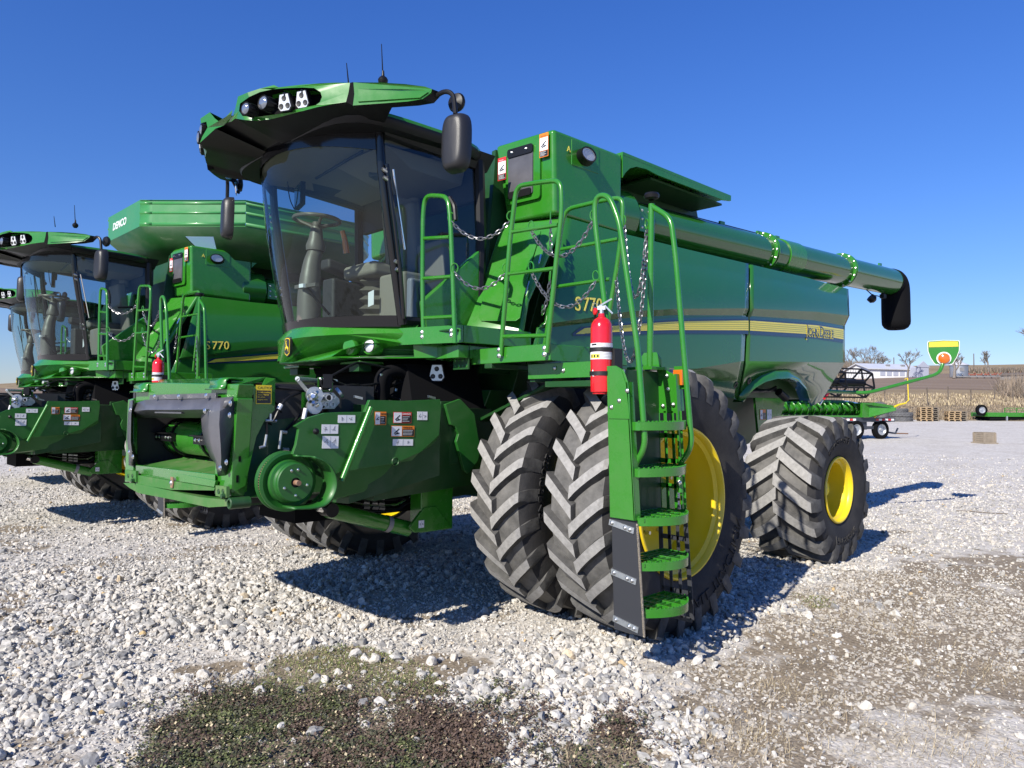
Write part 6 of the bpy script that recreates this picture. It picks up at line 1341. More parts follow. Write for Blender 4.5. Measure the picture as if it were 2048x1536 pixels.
    c.lathe([(0, .055), (.02, .055), (.02, .001)], K(900, 720, 1.14), (.2, 1, 0), 'galvanized', n=24); c.lathe([(0, .05), (.03, .05), (.03, .001)], K(890, 950, 1.15), (.2, 1, 0), 'galvanized', n=20); c.lathe([(0, .04), (.02, .04)], K(1400, 690, 1.05), (-.6, .3, .5), 'galvanized', n=20, caps=True)
    rr = random.Random(5)
    for k in range(12): p = K(rr.uniform(780, 930), rr.uniform(700, 1000), 1.17); c.cyl(p, p+V(rr.uniform(-.02, .02), .03, rr.uniform(-.02, .02)), rr.uniform(.006, .014), 'bolt', n=8)
    c.obox((K(560, 390)+K(820, 700))/2, K(820, 700)-K(560, 390), (.7, .7, 0), (K(820, 700)-K(560, 390)).cross(V(.7, .7, 0)), (K(820, 700)-K(560, 390)).length/2, .006, .012, 'galvanized'); c.cyl(K(560, 385, 1.12), K(960, 425, .95), .016, 'galvanized', n=12)
    c.build('coupler', root)
    c = MB(); c.plate([K(970, 350, 1.05), K(970, 640, 1.05), K(1280, 650, 1.05), K(1290, 470, 1.05), K(1110, 350, 1.05)], .01, G, (.5, 1, 0)); c.plate([K(1010, 385, 1.06), K(1010, 610, 1.06), K(1260, 620, 1.06), K(1250, 385, 1.06)], .01, 'black', (.5, 1, 0))
    c.lathe([(0, .04), (.05, .038), (.05, .03)], K(1150, 470, 1.06), (.6, 1, 0), 'black', n=18); c.obox(K(1180, 430, 1.13), (.9, -.4, 0), (.4, .9, 0), (0, 0, 1), .03, .012, .045, 'black')
    for x, y in ((1043, 390), (1043, 590), (1230, 600)): c.bolt(K(x, y, 1.065), (.5, 1, 0), .007)
    c.build('electric_socket', root); c = MB(); c.plate([K(650, 660, 1.1), K(640, 980, 1.1), K(720, 1000, 1.1), K(755, 670, 1.1)], .01, G, (1, .4, 0)); c.build('bracket', root)
    # hoses at the end plate
    h = MB(); h.tube([K(100, 560, 1.0), K(430, 580, 1.05), K(700, 630, 1.08), K(860, 600, 1.05)], .010, 'black', n=8, bend=.1); h.tube([K(720, 630, 1.05), K(350, 760, 1.1), K(180, 1000, 1.12), K(130, 1150, 1.12), K(60, 1260, 1.12)], .010, 'black', n=8, bend=.12)
    h.cyl(K(230, 910, 1.12), K(170, 1010, 1.12), .014, 'decal_white', n=10)
    Q = lambda x, y, Y=1.12: at(*z3(x, y), 'y', Y)
    for a, b in (((1195, 720), (1195, 770)), ((1155, 772), (1240, 775)), ((1165, 880), (1150, 970)), ((1150, 970), (1110, 980)), ((1280, 850), (1262, 990))): h.cyl(Q(*a), Q(*b), .009, 'galvanized', n=8)
    h.tube([Q(1165, 780), Q(1168, 880)], .008, 'black', n=6)
    h.cyl(K(735, 990, 1.17), K(690, 1210, 1.17), .014, 'decal_white', n=10); h.build('hose', root)
    m = MB(); yy = .92; m.hexa([(2.62, yy, 1.05), (2.62, yy+.18, 1.05), (1.9, yy+.18, 1.05), (1.9, yy, 1.0), (2.56, yy, 1.72), (2.56, yy+.06, 1.6), (1.9, yy+.06, 1.66), (1.9, yy, 1.74)], 'green_dark'); m.build('side_frame', root)
    # assorted hydraulic hoses and cables in the shaded spaces
    rr = random.Random(11)
    for grp in (((2.45, 1.0, 1.60), (1.95, .95, 1.55), .16, 7), ((1.9, .8, 1.72), (1.2, .75, 1.78), .14, 8), ((2.3, 1.02, 1.28), (2.0, 1.0, 1.66), .10, 5), ((1.6, .7, .98), (.95, .8, .86), .07, 6)):
        h = MB(); a, b, sp, n = grp
        for k in range(n):
            j = lambda s_: V(rr.uniform(-s_, s_), rr.uniform(-s_*.4, s_*.4), rr.uniform(-s_, s_)); A = V(*a)+j(sp); B = V(*b)+j(sp); M1 = A.lerp(B, .33)+j(sp); M2 = A.lerp(B, .66)+j(sp)
            h.tube([A, M1, M2, B], rr.choice((.007, .009, .012)), 'black', n=7, bend=.12)
            for q in (A, B): h.cyl(q-V(.02, 0, 0), q+V(.02, 0, .005), .013, 'galvanized', n=7)
        h.build('hose_bundle', root)
    # tool shelves under the cab
    m = MB()
    for s in (1, -1):
        a = at(682, 724, 'y', .35); m.box(a.x-.22, a.x, .34*s if s > 0 else -.62, .62 if s > 0 else -.34, a.z-.02, a.z, G); m.box(a.x-.15, a.x-.03, (.42 if s > 0 else -.56), (.56 if s > 0 else -.42), a.z-.08, a.z-.02, 'green_dark')
    m.build('shelf', root, bevel=.005)
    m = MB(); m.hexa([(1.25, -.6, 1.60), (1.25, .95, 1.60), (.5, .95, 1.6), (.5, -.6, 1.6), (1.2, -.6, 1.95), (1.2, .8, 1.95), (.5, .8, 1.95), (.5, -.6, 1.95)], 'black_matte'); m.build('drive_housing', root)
# ---------------------------------------------------------------- the combines
def combine(label):
    root = empty('combine_harvester'); tag(root, label, 'combine harvester', 'green combine harvesters parked in a row')
    wheels(root); body(root); tank(root); auger(root); rear_parts(root); cab(root); access(root); feeder(root)
    return root
c1 = combine('nearest green combine harvester, its ladder standing beside the dual front tyres')
e1 = extinguisher(); tag(e1, 'red fire extinguisher strapped to the ladder of the nearest combine', 'fire extinguisher', 'fire extinguishers on the ladders')
c2 = copy_tree(c1); c2.location = (.463, -6.725, 0); c2.rotation_euler.z = R(.774); c2['label'] = 'second green combine harvester, under the flared hopper extension behind the nearest one'
c3 = copy_tree(c1); c3.location = (-.4, -12.6, 0); c3['label'] = 'farthest green combine harvester, cut off by the left edge behind the second one'
def hopper(c):
    """tall flared grain tank extension"""
    root = empty('hopper_extension', (.463, -6.725, 0), R(.774)); tag(root, 'flared ribbed green hopper extension with white lettering on top of the second combine', 'hopper')
    pl = [(.65, -.73), (.65, .73), (.52, .86), (-.44, 1.84), (-2.4, 1.84), (-2.9, 1.3), (-2.9, -1.3), (-2.4, -1.84), (-.44, -1.84), (.52, -.86)]
    lowr = [(.05, -.70), (.05, .70), (0.0, .85), (-.5, 1.3), (-2.2, 1.3), (-2.5, 1.0), (-2.5, -1.0), (-2.2, -1.3), (-.5, -1.3), (.0, -.85)]
    n = len(pl); m = MB()
    prof = [(4.21, 0), (4.23, .0), (4.24, .012), (4.27, .012), (4.28, 0), (4.40, 0), (4.41, .012), (4.43, .012), (4.44, 0), (4.54, 0), (4.55, .012), (4.57, .012), (4.58, .0), (4.60, .0), (4.605, .02), (4.61, -.01)]
    for i in range(n):
        if i == 0: continue
        a, b = V(*pl[i], 0), V(*pl[(i+1) % n], 0); d = (b-a).normalized(); nn = V(d.y, -d.x, 0)
        vs = []; 
        for z, o in prof: vs += [a+nn*o+V(0, 0, z), b+nn*o+V(0, 0, z)]
        m.add(vs, [(2*k, 2*k+1, 2*k+3, 2*k+2) for k in range(len(prof)-1)], 'green_demco')
    a, b = V(*pl[0], 0), V(*pl[1], 0); m.plate([a+V(0, 0, 4.21), b+V(0, 0, 4.21), b+V(0, 0, 4.61), a+V(0, 0, 4.61)], .01, 'green_demco', (1, 0, 0))
    w_ = m.build('ribbed_wall', root, sharp=25, solid=.008)
    m = MB(); m.add([V(*p, 4.22) for p in pl]+[V(*p, 3.75) for p in lowr], [(i, (i+1) % n, n+(i+1) % n, n+i) for i in range(n)], 'green_dark'); sl_ = m.build('sloped_wall', root, solid=.01)  # dark green paints the underside's shade into the slope
    m = MB(); A, B = V(.52, .86, 4.22), V(-.44, 1.84, 4.22); C_, D = V(0, .85, 3.75), V(-.5, 1.3, 3.75)
    P = lambda s, t: A.lerp(B, s).lerp(C_.lerp(D, s), t)
    nn = (B-A).cross(C_-A).normalized(); nn = nn if nn.z < 0 else -nn
    m.plate([P(.28, .22)+nn*.004, P(.66, .22)+nn*.004, P(.70, .75)+nn*.004, P(.42, .75)+nn*.004], .004, 'black', nn); m.plate([P(.30, .26)+nn*.007, P(.645, .26)+nn*.007, P(.68, .71)+nn*.007, P(.43, .71)+nn*.007], .004, 'hopper_window', nn); m.build('window', sl_)
    m = MB(); put_text(m, 'DEMCO', 'decal_white', V(.652, -.50, 4.36), (0, 1, 0), (0, 0, 1), .155, extrude=.002, sx=1.15, off=.004, shear=.15); m.build('lettering', w_)
    b = MB(); b.lathe([(-.02, .05), (0, .06), (.03, .065), (.05, .04), (.052, .001)], V(1.05, .55, 3.83), (0, 0, 1), 'black', n=16); 
    return root
mat('hopper_window', (.35, .5, .75), rough=.08, coat=1)
hopper(c2)
e2 = copy_tree(e1); e2['label'] = 'red fire extinguisher on the second combine, seen above the front of the nearest one'
a_ = R(.774); p_ = e1.location; e2.location = (.463+math.cos(a_)*p_.x-math.sin(a_)*p_.y, -6.725+math.sin(a_)*p_.x+math.cos(a_)*p_.y, p_.z); e2.rotation_euler.z = a_
e3 = copy_tree(e1); e3['label'] = 'red fire extinguisher on the farthest combine'; e3.location = (p_.x-.4, p_.y-12.6, p_.z)
# ---------------------------------------------------------------- far background and things on the lot
mat('white_siding', (.74, .74, .75), rough=.6, c2=(.66, .66, .67), nscale=.6); mat('shed_roof', (.55, .56, .60), rough=.4, c2=(.66, .67, .69), nscale=.4, metal=.2); mat('shed_door', (.36, .38, .46), rough=.6)
mat('bin_steel', (.50, .51, .53), rough=.33, metal=.75, c2=(.40, .41, .43), nscale=.7); mat('bark', (.13, .11, .095), rough=.95, c2=(.22, .195, .17), nscale=2); mat('pole_wood', (.13, .105, .085), rough=.95)
mat('tyre_old', (.055, .056, .06), rough=.85, c2=(.15, .15, .155), nscale=3); mat('pallet_wood', (.38, .27, .15), rough=.85, c2=(.24, .17, .10), nscale=3); mat('pallet_grey', (.20, .17, .13), rough=.9, c2=(.13, .11, .09), nscale=3)
mat('crate_wood', (.30, .25, .19), rough=.85, c2=(.20, .165, .125), nscale=6); mat('trailer_steel', (.045, .05, .065), rough=.45); mat('reflective_red', (.45, .03, .03), rough=.4); mat('brush', (.20, .15, .11), rough=.95, c2=(.30, .24, .18), nscale=2); mat('barn_grey', (.22, .22, .23), rough=.9, c2=(.14, .14, .15), nscale=1); mat('rust_red', (.22, .07, .05), rough=.9); mat('wheel_steel', (.45, .47, .5), rough=.4, metal=.6)
def ray_at(u, v, dist): d = fw+cr*((u-W0/2)/FPX)+cu*((H0/2-v)/FPX); return CAM+d*dist
def base_at(u, dist): p = ray_at(u, 820, dist); return V(p.x, p.y, terr(p.x, p.y))
FACE = math.atan2(-GD.y, -GD.x)                          # heading that looks back at the camera
def bare_tree(u, v, height, label, group, seed, spread_=1.0, trunk=.22, lean=0, levels=5, dens=1.0, name='bare_tree'):
    height *= .56; p = hit(u, v); r_ = random.Random(seed); root = empty(name, p); tag(root, label, 'tree', group)
    t = MB(); c = MB()
    def grow(mb, a, d, L, r, lv):
        n = 2 if lv > 1 else 1; pts = [a]; q = a; dd = d
        for k in range(n+1):
            dd = (dd+V(r_.uniform(-.18, .18), r_.uniform(-.18, .18), r_.uniform(-.02, .14))).normalized(); q = q+dd*L/(n+1); pts.append(q)
        mb.tube(pts, max(r, .022), 'bark', n=5 if lv > 3 else 3, caps=False, r1=max(r*.62, .016))
        if lv == 0: return
        m_ = 3 if lv > 1 else 6
        if lv <= 2: m_ = int(round(m_*dens))
        for k in range(m_):
            f = 1 if k == 0 else r_.uniform(.45, 1); o = a+(q-a)*f; sp = r_.uniform(.35, .85)*spread_; az = r_.uniform(0, 6.28)
            nd = (dd+V(math.cos(az)*sp, math.sin(az)*sp, r_.uniform(-.1, .25))).normalized(); grow(c, o, nd, L*r_.uniform(.6, .82), r*.55, lv-1)
    d0 = V(lean, 0, 1).normalized(); grow(t, V(0, 0, 0), d0, height*.27, trunk, levels); t.build('trunk', root); c.build('crown', root); return root
G_ = 'bare trees on the hill'
SPEC = [(1700, 752, 17, 'bare tree just right of the combine, behind the white shed end', 1), (1722, 755, 19, 'tall bare tree behind the left end of the white shed', 2), (1745, 754, 19, 'bushy bare tree rising in front of the long white shed', 3), (1765, 752, 15, 'bare tree beside the first utility pole', 4),
        (1815, 756, 15, 'rounded bare tree near the grey door end of the white shed', 5), (1836, 752, 7, 'small bare bush at the right end of the white shed', 6), (1976, 752, 15, 'lone rounded bare tree standing on the open hilltop', 8), (1684, 754, 13, 'bare tree half hidden by the rear corner of the combine', 9), (1732, 753, 12, 'low bare tree filling the gap between the two tall ones', 10)]
for (u, v, h_, lb, sd) in SPEC: bare_tree(u, v, h_, lb, G_, sd, spread_=1.15, trunk=.26, dens=1.0)
bare_tree(1908, 757, 15, 'leaning bare tree beside the grain bin', G_, 12, spread_=1.2, lean=-.35, trunk=.4)
bare_tree(2098, 770, 30, 'big bare tree cut off by the right edge', G_, 21, spread_=1.3, trunk=.45, dens=1.2)
bare_tree(2120, 765, 26, 'second bare tree at the right edge, mostly out of the frame', G_, 22, spread_=1.2, trunk=.4)
def building():
    a = hit(1738, 757); wv = cr*(100/FPX*(a-CAM).dot(fw)); wv.z = 0; b = a+wv+GD*3; a.z = b.z = terr(a.x, a.y)-.3; d = (b-a); L = d.length; d.normalize(); n = V(-d.y, d.x, 0); n = n if n.dot(GD) > 0 else -n
    root = empty('shed', a); tag(root, 'long low white shed with a pale metal roof on the hill', 'shed'); ax = math.atan2(d.y, d.x); root.rotation_euler.z = ax; s = 1 if (Matrix.Rotation(-ax, 3, 'Z') @ n).y > 0 else -1
    H, D = 2.5, 8*s; w_ = MB(); w_.box(0, L, min(0, D), max(0, D), 0, H, 'white_siding'); w_.plate([V(0, 0, H), V(0, D, H), V(0, D/2, H+1.25)], .1, 'white_siding', (-1, 0, 0)); w_.plate([V(L, 0, H), V(L, D, H), V(L, D/2, H+1.25)], .1, 'shed_door', (1, 0, 0)); wo = w_.build('wall', root)
    r = MB(); r.hexa([(-.5, -.5*s, H-.1), (L+.4, -.5*s, H-.1), (L+.4, D/2, H+1.3), (-.5, D/2, H+1.3), (-.5, -.5*s, H+.1), (L+.4, -.5*s, H+.1), (L+.4, D/2, H+1.5), (-.5, D/2, H+1.5)], 'shed_roof'); r.hexa([(-.5, D+.5*s, H-.1), (L+.4, D+.5*s, H-.1), (L+.4, D/2, H+1.3), (-.5, D/2, H+1.3), (-.5, D+.5*s, H+.1), (L+.4, D+.5*s, H+.1), (L+.4, D/2, H+1.5), (-.5, D/2, H+1.5)], 'shed_roof'); r.build('roof', root)
    for k in range(5):
        m = MB(); x = L*(.22+.13*k); m.box(x, x+1.3, min(-.08*s, 0), max(-.08*s, 0), 1.0, 1.9, 'shed_door'); m.build('window', root)
    m = MB(); m.box(L-2.8, L, min(-3*s, -.1*s), max(-3*s, -.1*s), 0, 2.9, 'shed_door'); m.plate([V(L-3.1, -3.1*s, 2.9), V(L+.3, -3.1*s, 2.9), V(L-1.4, -3.1*s, 4.3)], .3, 'shed_door', (0, -s, 0)); m.build('porch', root)
    for k in (.45, .75):
        m = MB(); m.box(L*k, L*k+.9, min(D*.2, D*.25), max(D*.2, D*.25), H+.5, H+1.2, 'barn_grey'); m.build('roof_vent', root)
building()
def grain_bin():
    p = hit(1918, 755); root = empty('grain_bin', p); tag(root, 'round corrugated steel grain bin with a cone roof on the hill', 'grain bin'); k = (p-CAM).length/FPX; r = 13.8*k; h = 21*k
    m = MB(); pr = []
    for i in range(41): pr.append((h*i/40, r+(.03 if i % 2 else 0)))
    m.lathe(pr, (0, 0, 0), (0, 0, 1), 'bin_steel', n=40); m.build('wall', root, sharp=80); m = MB(); m.lathe([(h-.1, r+.2), (h, r+.25), (h+r*.45, .5), (h+r*.45+.4, .5), (h+r*.47+.4, .01)], (0, 0, 0), (0, 0, 1), 'shed_roof', n=32); m.build('roof', root)
    m = MB(); d = (CAM-p); d.z = 0; d.normalize(); s = V(-d.y, d.x, 0); c = d*(r+.03)+s*(r*.35); c = c.normalized()*(r+.05); m.obox(c+V(0, 0, h*.62), (c.y, -c.x, 0), (0, 0, 1), c, .4, .4, .05, 'barn_grey'); m.build('hatch', root)
grain_bin()
for (u, v, top, lb) in ((1788, 752, 719, 'utility pole in front of the white shed'), (1948, 745, 713, 'utility pole on the open hilltop')):
    p = hit(u, v); h_ = (v-top)*(p-CAM).length/FPX; root = empty('utility_pole', p); tag(root, lb, 'pole', 'utility poles on the hill'); m = MB(); m.cyl((0, 0, -.5), (0, 0, h_), .15, 'pole_wood', r1=.11, n=8); m.build('pole', root)
FL = ['wooden fence post standing above the left pile of tyres', 'forked fence post above the left pallet stack', 'forked fence post above the right pallet stack', 'short fence post to the right of the right pallet stack', 'tall fence post above the spare wheel of the flatbed trailer', 'fence post farthest left, next to the yellow crop lifter', 'fence post farthest right, in the brush above the flatbed trailer']
for k, (u, v, h_) in enumerate(((1812, 808, 1.5), (1855, 812, 1.8), (1896, 806, 1.7), (1942, 804, 1.4), (1989, 803, 1.6), (1770, 805, 1.3), (2026, 801, 1.5))):
    p = hit(u, v); m = MB(); m.cyl((0, 0, -.2), (0, 0, h_), .07, 'pole_wood', n=6, r1=.055); m.tube([V(0, 0, h_*.7), V(.3 if k % 2 else -.25, 0, h_*.95)], .02, 'pole_wood', n=4)
    o = m.build('fence_post'); o.location = p; tag(o, FL[k], 'fence post', 'fence posts along the field')
# brush and scrub on the bank and at the right edge: masses nobody could count
def scrub(name, N, u0, u1, v0, v1, h0, h1, mats_, thick=.02, lean=.7):
    r = np.random.default_rng(abs(hash(name)) % 1000 if False else len(name)); P = []
    while len(P) < N//12:
        P.append(hit(r.uniform(u0, u1), r.uniform(v0, v1)))
    P = np.array([p[:] for p in P]); id_ = r.integers(0, len(P), N); X = P[id_, 0]+r.normal(size=N)*.5; Y = P[id_, 1]+r.normal(size=N)*.5; Z = np.array([terr(a, b) for a, b in zip(X, Y)])-.05
    L = r.uniform(h0, h1, N); az = r.uniform(0, 6.28, N); t = r.uniform(0, lean, N); u = np.stack([np.cos(az)*np.sin(t), np.sin(az)*np.sin(t), np.cos(t)], -1)*L[:, None]; w_ = np.stack([-np.sin(az), np.cos(az), 0*az], -1)*thick
    C = np.stack([X, Y, Z], -1); V_ = np.stack([C-w_, C+w_, C+u*.6+w_*2.0, C+u], 1).reshape(-1, 3); b = (np.arange(N)*4)[:, None]
    o = np_mesh(name, V_, np.concatenate([b+[0, 1, 2], b+[0, 2, 3]]), mats_, np.tile(r.integers(0, len(mats_), N), 2)); tag(o, kind='stuff')
mat('bank_straw', (.24, .19, .125), rough=.9, c2=(.31, .255, .175), nscale=3)
scrub('bank_weeds', 20000, 1690, 2070, 812, 839, .05, .24, ['straw_dark', 'bank_straw', 'brush', 'straw_dark'], .018, 1.35)
scrub('meadow_grass', 9000, 1690, 2070, 790, 812, .2, .5, ['straw_dark', 'straw', 'brush'], .03, .8)
scrub('edge_brush', 2600, 2005, 2090, 772, 800, .8, 2.8, ['brush', 'bark', 'brush'], .02, 1.0)
scrub('hilltop_thicket', 4000, 1935, 2060, 744.5, 746, .6, 1.8, ['brush', 'bark'], .06, .6)
scrub('shed_thicket', 5000, 1660, 1742, 751, 756, 1.5, 5.0, ['brush', 'bark'], .05, .7)
m = MB(); p = hit(2034, 760); k = (p-CAM).length/FPX; m.box(-2.2, 2.2, -2, 2, -.3, 7*k, 'barn_grey'); m.hexa([(-2.4, -2.3, 7*k), (2.4, -2.3, 7*k), (2.4, 2.3, 7*k), (-2.4, 2.3, 7*k), (-2.4, -.1, 7*k+.6), (2.4, -.1, 7*k+.6), (2.4, .1, 7*k+.6), (-2.4, .1, 7*k+.6)], 'pole_wood'); o = m.build('barn'); o.location = p; o.rotation_euler.z = FACE+R(70); tag(o, 'low weathered grey barn near the right edge of the hilltop', 'barn')
for k, (u, v, wd, mt, lb) in enumerate(((1951, 753, 5, 'rust_red', 'rusty red farm implement parked left of the lone tree'), (1994, 752.5, 9, 'rust_red', 'long rusty farm implement lying right of the lone tree'), (1967, 757, 5, 'barn_grey', 'dark scrap heap below the lone tree'))):
    p = hit(u, v); m = MB(); r_ = random.Random(k); m.obox((0, 0, .45), (1, 0, 0), (0, 1, 0), (0, 0, 1), wd, .12, .10, mt); m.obox((0, 1.2, .45), (1, 0, 0), (0, 1, 0), (0, 0, 1), wd, .12, .10, mt)
    for q in range(9): x = -wd+2*wd*q/8; m.obox((x, .6, .5+r_.uniform(0, .4)), (0, 1, 0), (1, 0, 0), (0, 0, 1), .7, .1, .10, mt); m.tube([V(x, .6, .9), V(x+.3, .6, -.1)], .08, mt, n=5)
    o = m.build('farm_implement'); o.location = p; o.rotation_euler.z = FACE+R(90); tag(o, lb, 'farm implement')
# tyres stacked at the edge of the lot
def old_tyre(name, r, w_):
    m = MB(); pr = [(-w_/2*.8, r*.52), (-w_/2, r*.62), (-w_/2, r*.86), (-w_/2*.8, r*.96), (0, r*.965), (w_/2*.8, r*.96), (w_/2, r*.86), (w_/2, r*.62), (w_/2*.8, r*.52), (-w_/2*.8, r*.52)]; m.lathe(pr, (0, 0, 0), (0, 0, 1), 'tyre_old', n=40); n = 22
    for s in (-1, 1):
        for k in range(n):
            a = 2*math.pi*(k+(.5 if s > 0 else 0))/n; P = lambda aa, z, q: V(math.cos(aa)*q, math.sin(aa)*q, z)
            m.hexa([P(a, 0, r*.93), P(a, 0, r), P(a+.07, 0, r), P(a+.07, 0, r*.93), P(a+.16, s*w_*.5, r*.86), P(a+.16, s*w_*.5, r*.96), P(a+.23, s*w_*.5, r*.96), P(a+.23, s*w_*.5, r*.86)], 'tyre_old')
    return m.build(name)
D_ = 55.0; p = base_at(1800, D_); kk = D_/FPX
t1 = old_tyre('tractor_tyre', 23.5*kk, 8.9*kk); t1.location = p+V(0, 0, 4.45*kk); tag(t1, 'big old tractor tyre at the bottom of the pile by the trailer', 'tyre', 'old tractor tyres at the edge of the lot')
t2 = t1.copy(); col.objects.link(t2); t2.location = p+V(.05, .03, 13.4*kk); t2.rotation_euler.z = .4; t2['label'] = 'big old tractor tyre in the middle of the pile by the trailer'
t3 = old_tyre('tractor_tyre', 19*kk, 7.6*kk); t3.location = p-cr*(4*kk)+V(0, 0, 21.7*kk); tag(t3, 'smaller old tractor tyre lying on top of the pile', 'tyre', 'old tractor tyres at the edge of the lot')
t4 = old_tyre('tractor_tyre', 21*kk, 12*kk); t4.location = base_at(1757, D_-1.5)+V(0, 0, 19*kk); t4.rotation_euler = (R(72), 0, FACE-R(50)); tag(t4, 'old tractor tyre leaning upright behind the green header', 'tyre', 'old tractor tyres at the edge of the lot')
def pallet(mm):
    m = MB()
    for k in range(7): m.box(-.6, .6, -.5+k*.15, -.5+k*.15+.10, .105, .125, mm)
    for y in (-.5, -.04, .42):
        for x in (-.6, -.07, .46): m.box(x, x+.14, y, y+.08, .02, .085, mm)
        m.box(-.6, .6, y, y+.08, .085, .104, mm)
    for k in range(3): m.box(-.6+k*.55, -.6+k*.55+.1, -.5, .5, 0, .02, mm)
    for y in (-.5, -.04, .42):
        pass
    return m.build('pallet')
pa = pallet('pallet_wood'); pg = pallet('pallet_grey'); first = [True, True]
ORD = ['lowest', 'second from the ground', 'third from the ground', 'fourth from the ground', 'fifth from the ground', 'sixth from the ground', 'seventh from the ground', 'topmost']
for (u, n, who) in ((1849, 7, 'left'), (1905, 5, 'right')):
    for side in (0, 1):
        src = (pa, pg)[side]; b = base_at(u+(12 if side else 0), D_+.6*side); sc3 = 1.16
        for k in range(n):
            if first[side]: o = src; first[side] = False
            else: o = src.copy(); col.objects.link(o)
            o.scale = (sc3*.62, sc3*.9, sc3); o.location = b+V(.02*math.sin(k*2.1), .02*math.cos(k*3.3), k*.147); o.rotation_euler.z = FACE+R(90)+R(14)+.03*math.sin(k*5)
            nm = ORD[k] if k < n-1 else 'topmost'
            tag(o, f"{'weathered grey' if side else 'yellow wooden'} pallet, {nm} in its pile of the {who} stack", 'pallet', 'pallets stacked at the edge of the lot')
# wooden box on a pallet board
p = hit(1969, 887); m = MB(); k = (p-CAM).length/FPX; w_, h_ = 12.2*k, 17*k
root = empty('wooden_box', p, FACE+R(35)); tag(root, 'small weathered wooden box standing alone on the gravel lot', 'box')
for q in range(5): m.box(-w_, w_, -w_*.8, w_*.8, .03+q*h_/5, .03+(q+1)*h_/5-.008, 'crate_wood')
m.build('side_boards', root); m = MB()
for x in (-1, 1):
    for y in (-1, 1): m.box(x*w_-.03, x*w_+.03, y*w_*.8-.03, y*w_*.8+.03, .02, h_+.02, 'crate_wood')
m.build('corner_posts', root); m = MB(); m.box(-w_*1.35, w_*1.35, -w_, w_, 0, .04, 'crate_wood'); m.build('base_board', root); m = MB(); m.box(-w_*1.03, w_*1.03, -w_*.85, w_*.85, h_+.02, h_+.045, 'crate_wood'); m.build('lid', root)
p = hit(1958, 1026); m = MB(); m.tube([V(-.35, 0, .012), V(-.1, .03, .015), V(.15, -.01, .012), V(.38, .03, .012)], .010, 'bark', n=5); o = m.build('stick'); o.location = p; o.rotation_euler.z = FACE+R(90); tag(o, 'thin dark stick lying flat on the gravel beyond the rear wheel', 'stick')

# header on its trailer
def small_wheel(root, c, r, w_, ax):
    m = MB(); m.lathe([(-w_/2*.8, r*.6), (-w_/2, r*.7), (-w_/2, r*.88), (-w_/2*.8, r), (w_/2*.8, r), (w_/2, r*.88), (w_/2, r*.7), (w_/2*.8, r*.6)], c, ax, 'black_matte', n=32); o = m.build('tyre', root); m = MB(); m.lathe([(w_/2*.8, r*.6), (w_/2*.5, r*.55), (w_*.1, r*.5), (w_*.1, r*.2), (w_*.3, r*.15), (w_*.3, .001)], c, ax, 'wheel_steel', n=24); m.lathe([(-w_/2*.8, r*.6), (-w_*.1, r*.5), (-w_*.1, .001)], c, ax, 'wheel_steel', n=24); m.build('rim', o)
T0 = hit(1762, 877.5); TD = (T0-CAM).length; k = TD/FPX
# local frame: e1 runs to the right end of the trailer and slightly away, e2 towards the camera
e1 = (cr*1.0+GD*.55); e1.z = 0; e1.normalize(); hd = math.atan2(e1.y, e1.x)
tr = empty('header_trailer', V(T0.x, T0.y, T0.z), hd); tag(tr, 'dark steel header trailer with red and white reflective tape and dual wheels', 'trailer')
LT = 9.5
m = MB(); m.box(-LT, .6, -.20, .0, .74, .92, 'trailer_steel'); m.box(-LT, .6, 1.5, 1.7, .74, .92, 'trailer_steel')
for x in (-9, -6, -3, -.2, .45): m.box(x, x+.12, 0, 1.5, .72, .84, 'trailer_steel')
m.box(-5.5, -.3, -.12, -.04, .42, .55, 'trailer_steel'); m.tube([V(-3.0, -.1, .48), V(-.5, -.1, .90)], .03, 'trailer_steel', n=6); m.tube([V(-5.2, -.1, .88), V(-3.0, -.1, .48)], .03, 'trailer_steel', n=6); m.box(-1.4, -.9, -.1, 1.6, .4, .86, 'trailer_steel'); m.build('frame', tr)
m = MB()
for x in (-2.3, -1.95, -6.4, -6.05, -.15, .2, -.5): m.box(x, x+.17, -.206, -.2, .79, .87, 'reflective_red'); m.box(x+.17, x+.34, -.206, -.2, .79, .87, 'decal_white')
m.build('reflective_tape', tr)
for (x, y) in ((-.15, -.1), (-1.55, -.1), (-.15, 1.5), (-1.55, 1.5)): small_wheel(tr, V(x, y, .40), .40, .24, (0, -1, 0))
m = MB(); m.tube([V(.25, .1, .3), V(1.0, .15, .22), V(1.15, .15, .45)], .04, 'trailer_steel', n=8); m.tube([V(1.0, .15, .22), V(1.8, .2, .2)], .03, 'rust', n=6); m.cyl(V(-3.0, .2, .25), V(-3.7, .2, .25), .06, 'green', n=10); m.build('hitch', tr)
hd_ = empty('grain_header', V(T0.x, T0.y, T0.z)+V(0, 0, .93)-e1*.88, hd); tag(hd_, 'green grain header with a black reel, carried on the dark trailer', 'header')
m = MB(); m.plate([V(-LT, .9, .1), V(.0, .9, .1), V(.0, 1.2, .75), V(-LT, 1.2, .75)], .06, 'green', (0, -1, .2)); m.box(-LT, 0, -.2, 1.0, 0, .08, 'green'); m.build('back_sheet', hd_)
m = MB(); m.cyl(V(-LT, .45, .36), V(-.3, .45, .36), .20, 'green', n=24)
for q in range(28):
    x0 = -LT+.1+q*.33; pts = []
    for t in range(13):
        a = 2*math.pi*t/12; pts.append((V(x0+.33*t/12, .45+math.cos(a)*.2, .36+math.sin(a)*.2), V(x0+.33*t/12, .45+math.cos(a)*.33, .36+math.sin(a)*.33)))
    vs = [p for q2 in pts for p in q2]; m.add(vs, [(2*i, 2*i+1, 2*i+3, 2*i+2) for i in range(12)], 'green', True)
m.build('auger', hd_, solid=.008)
m = MB(); 
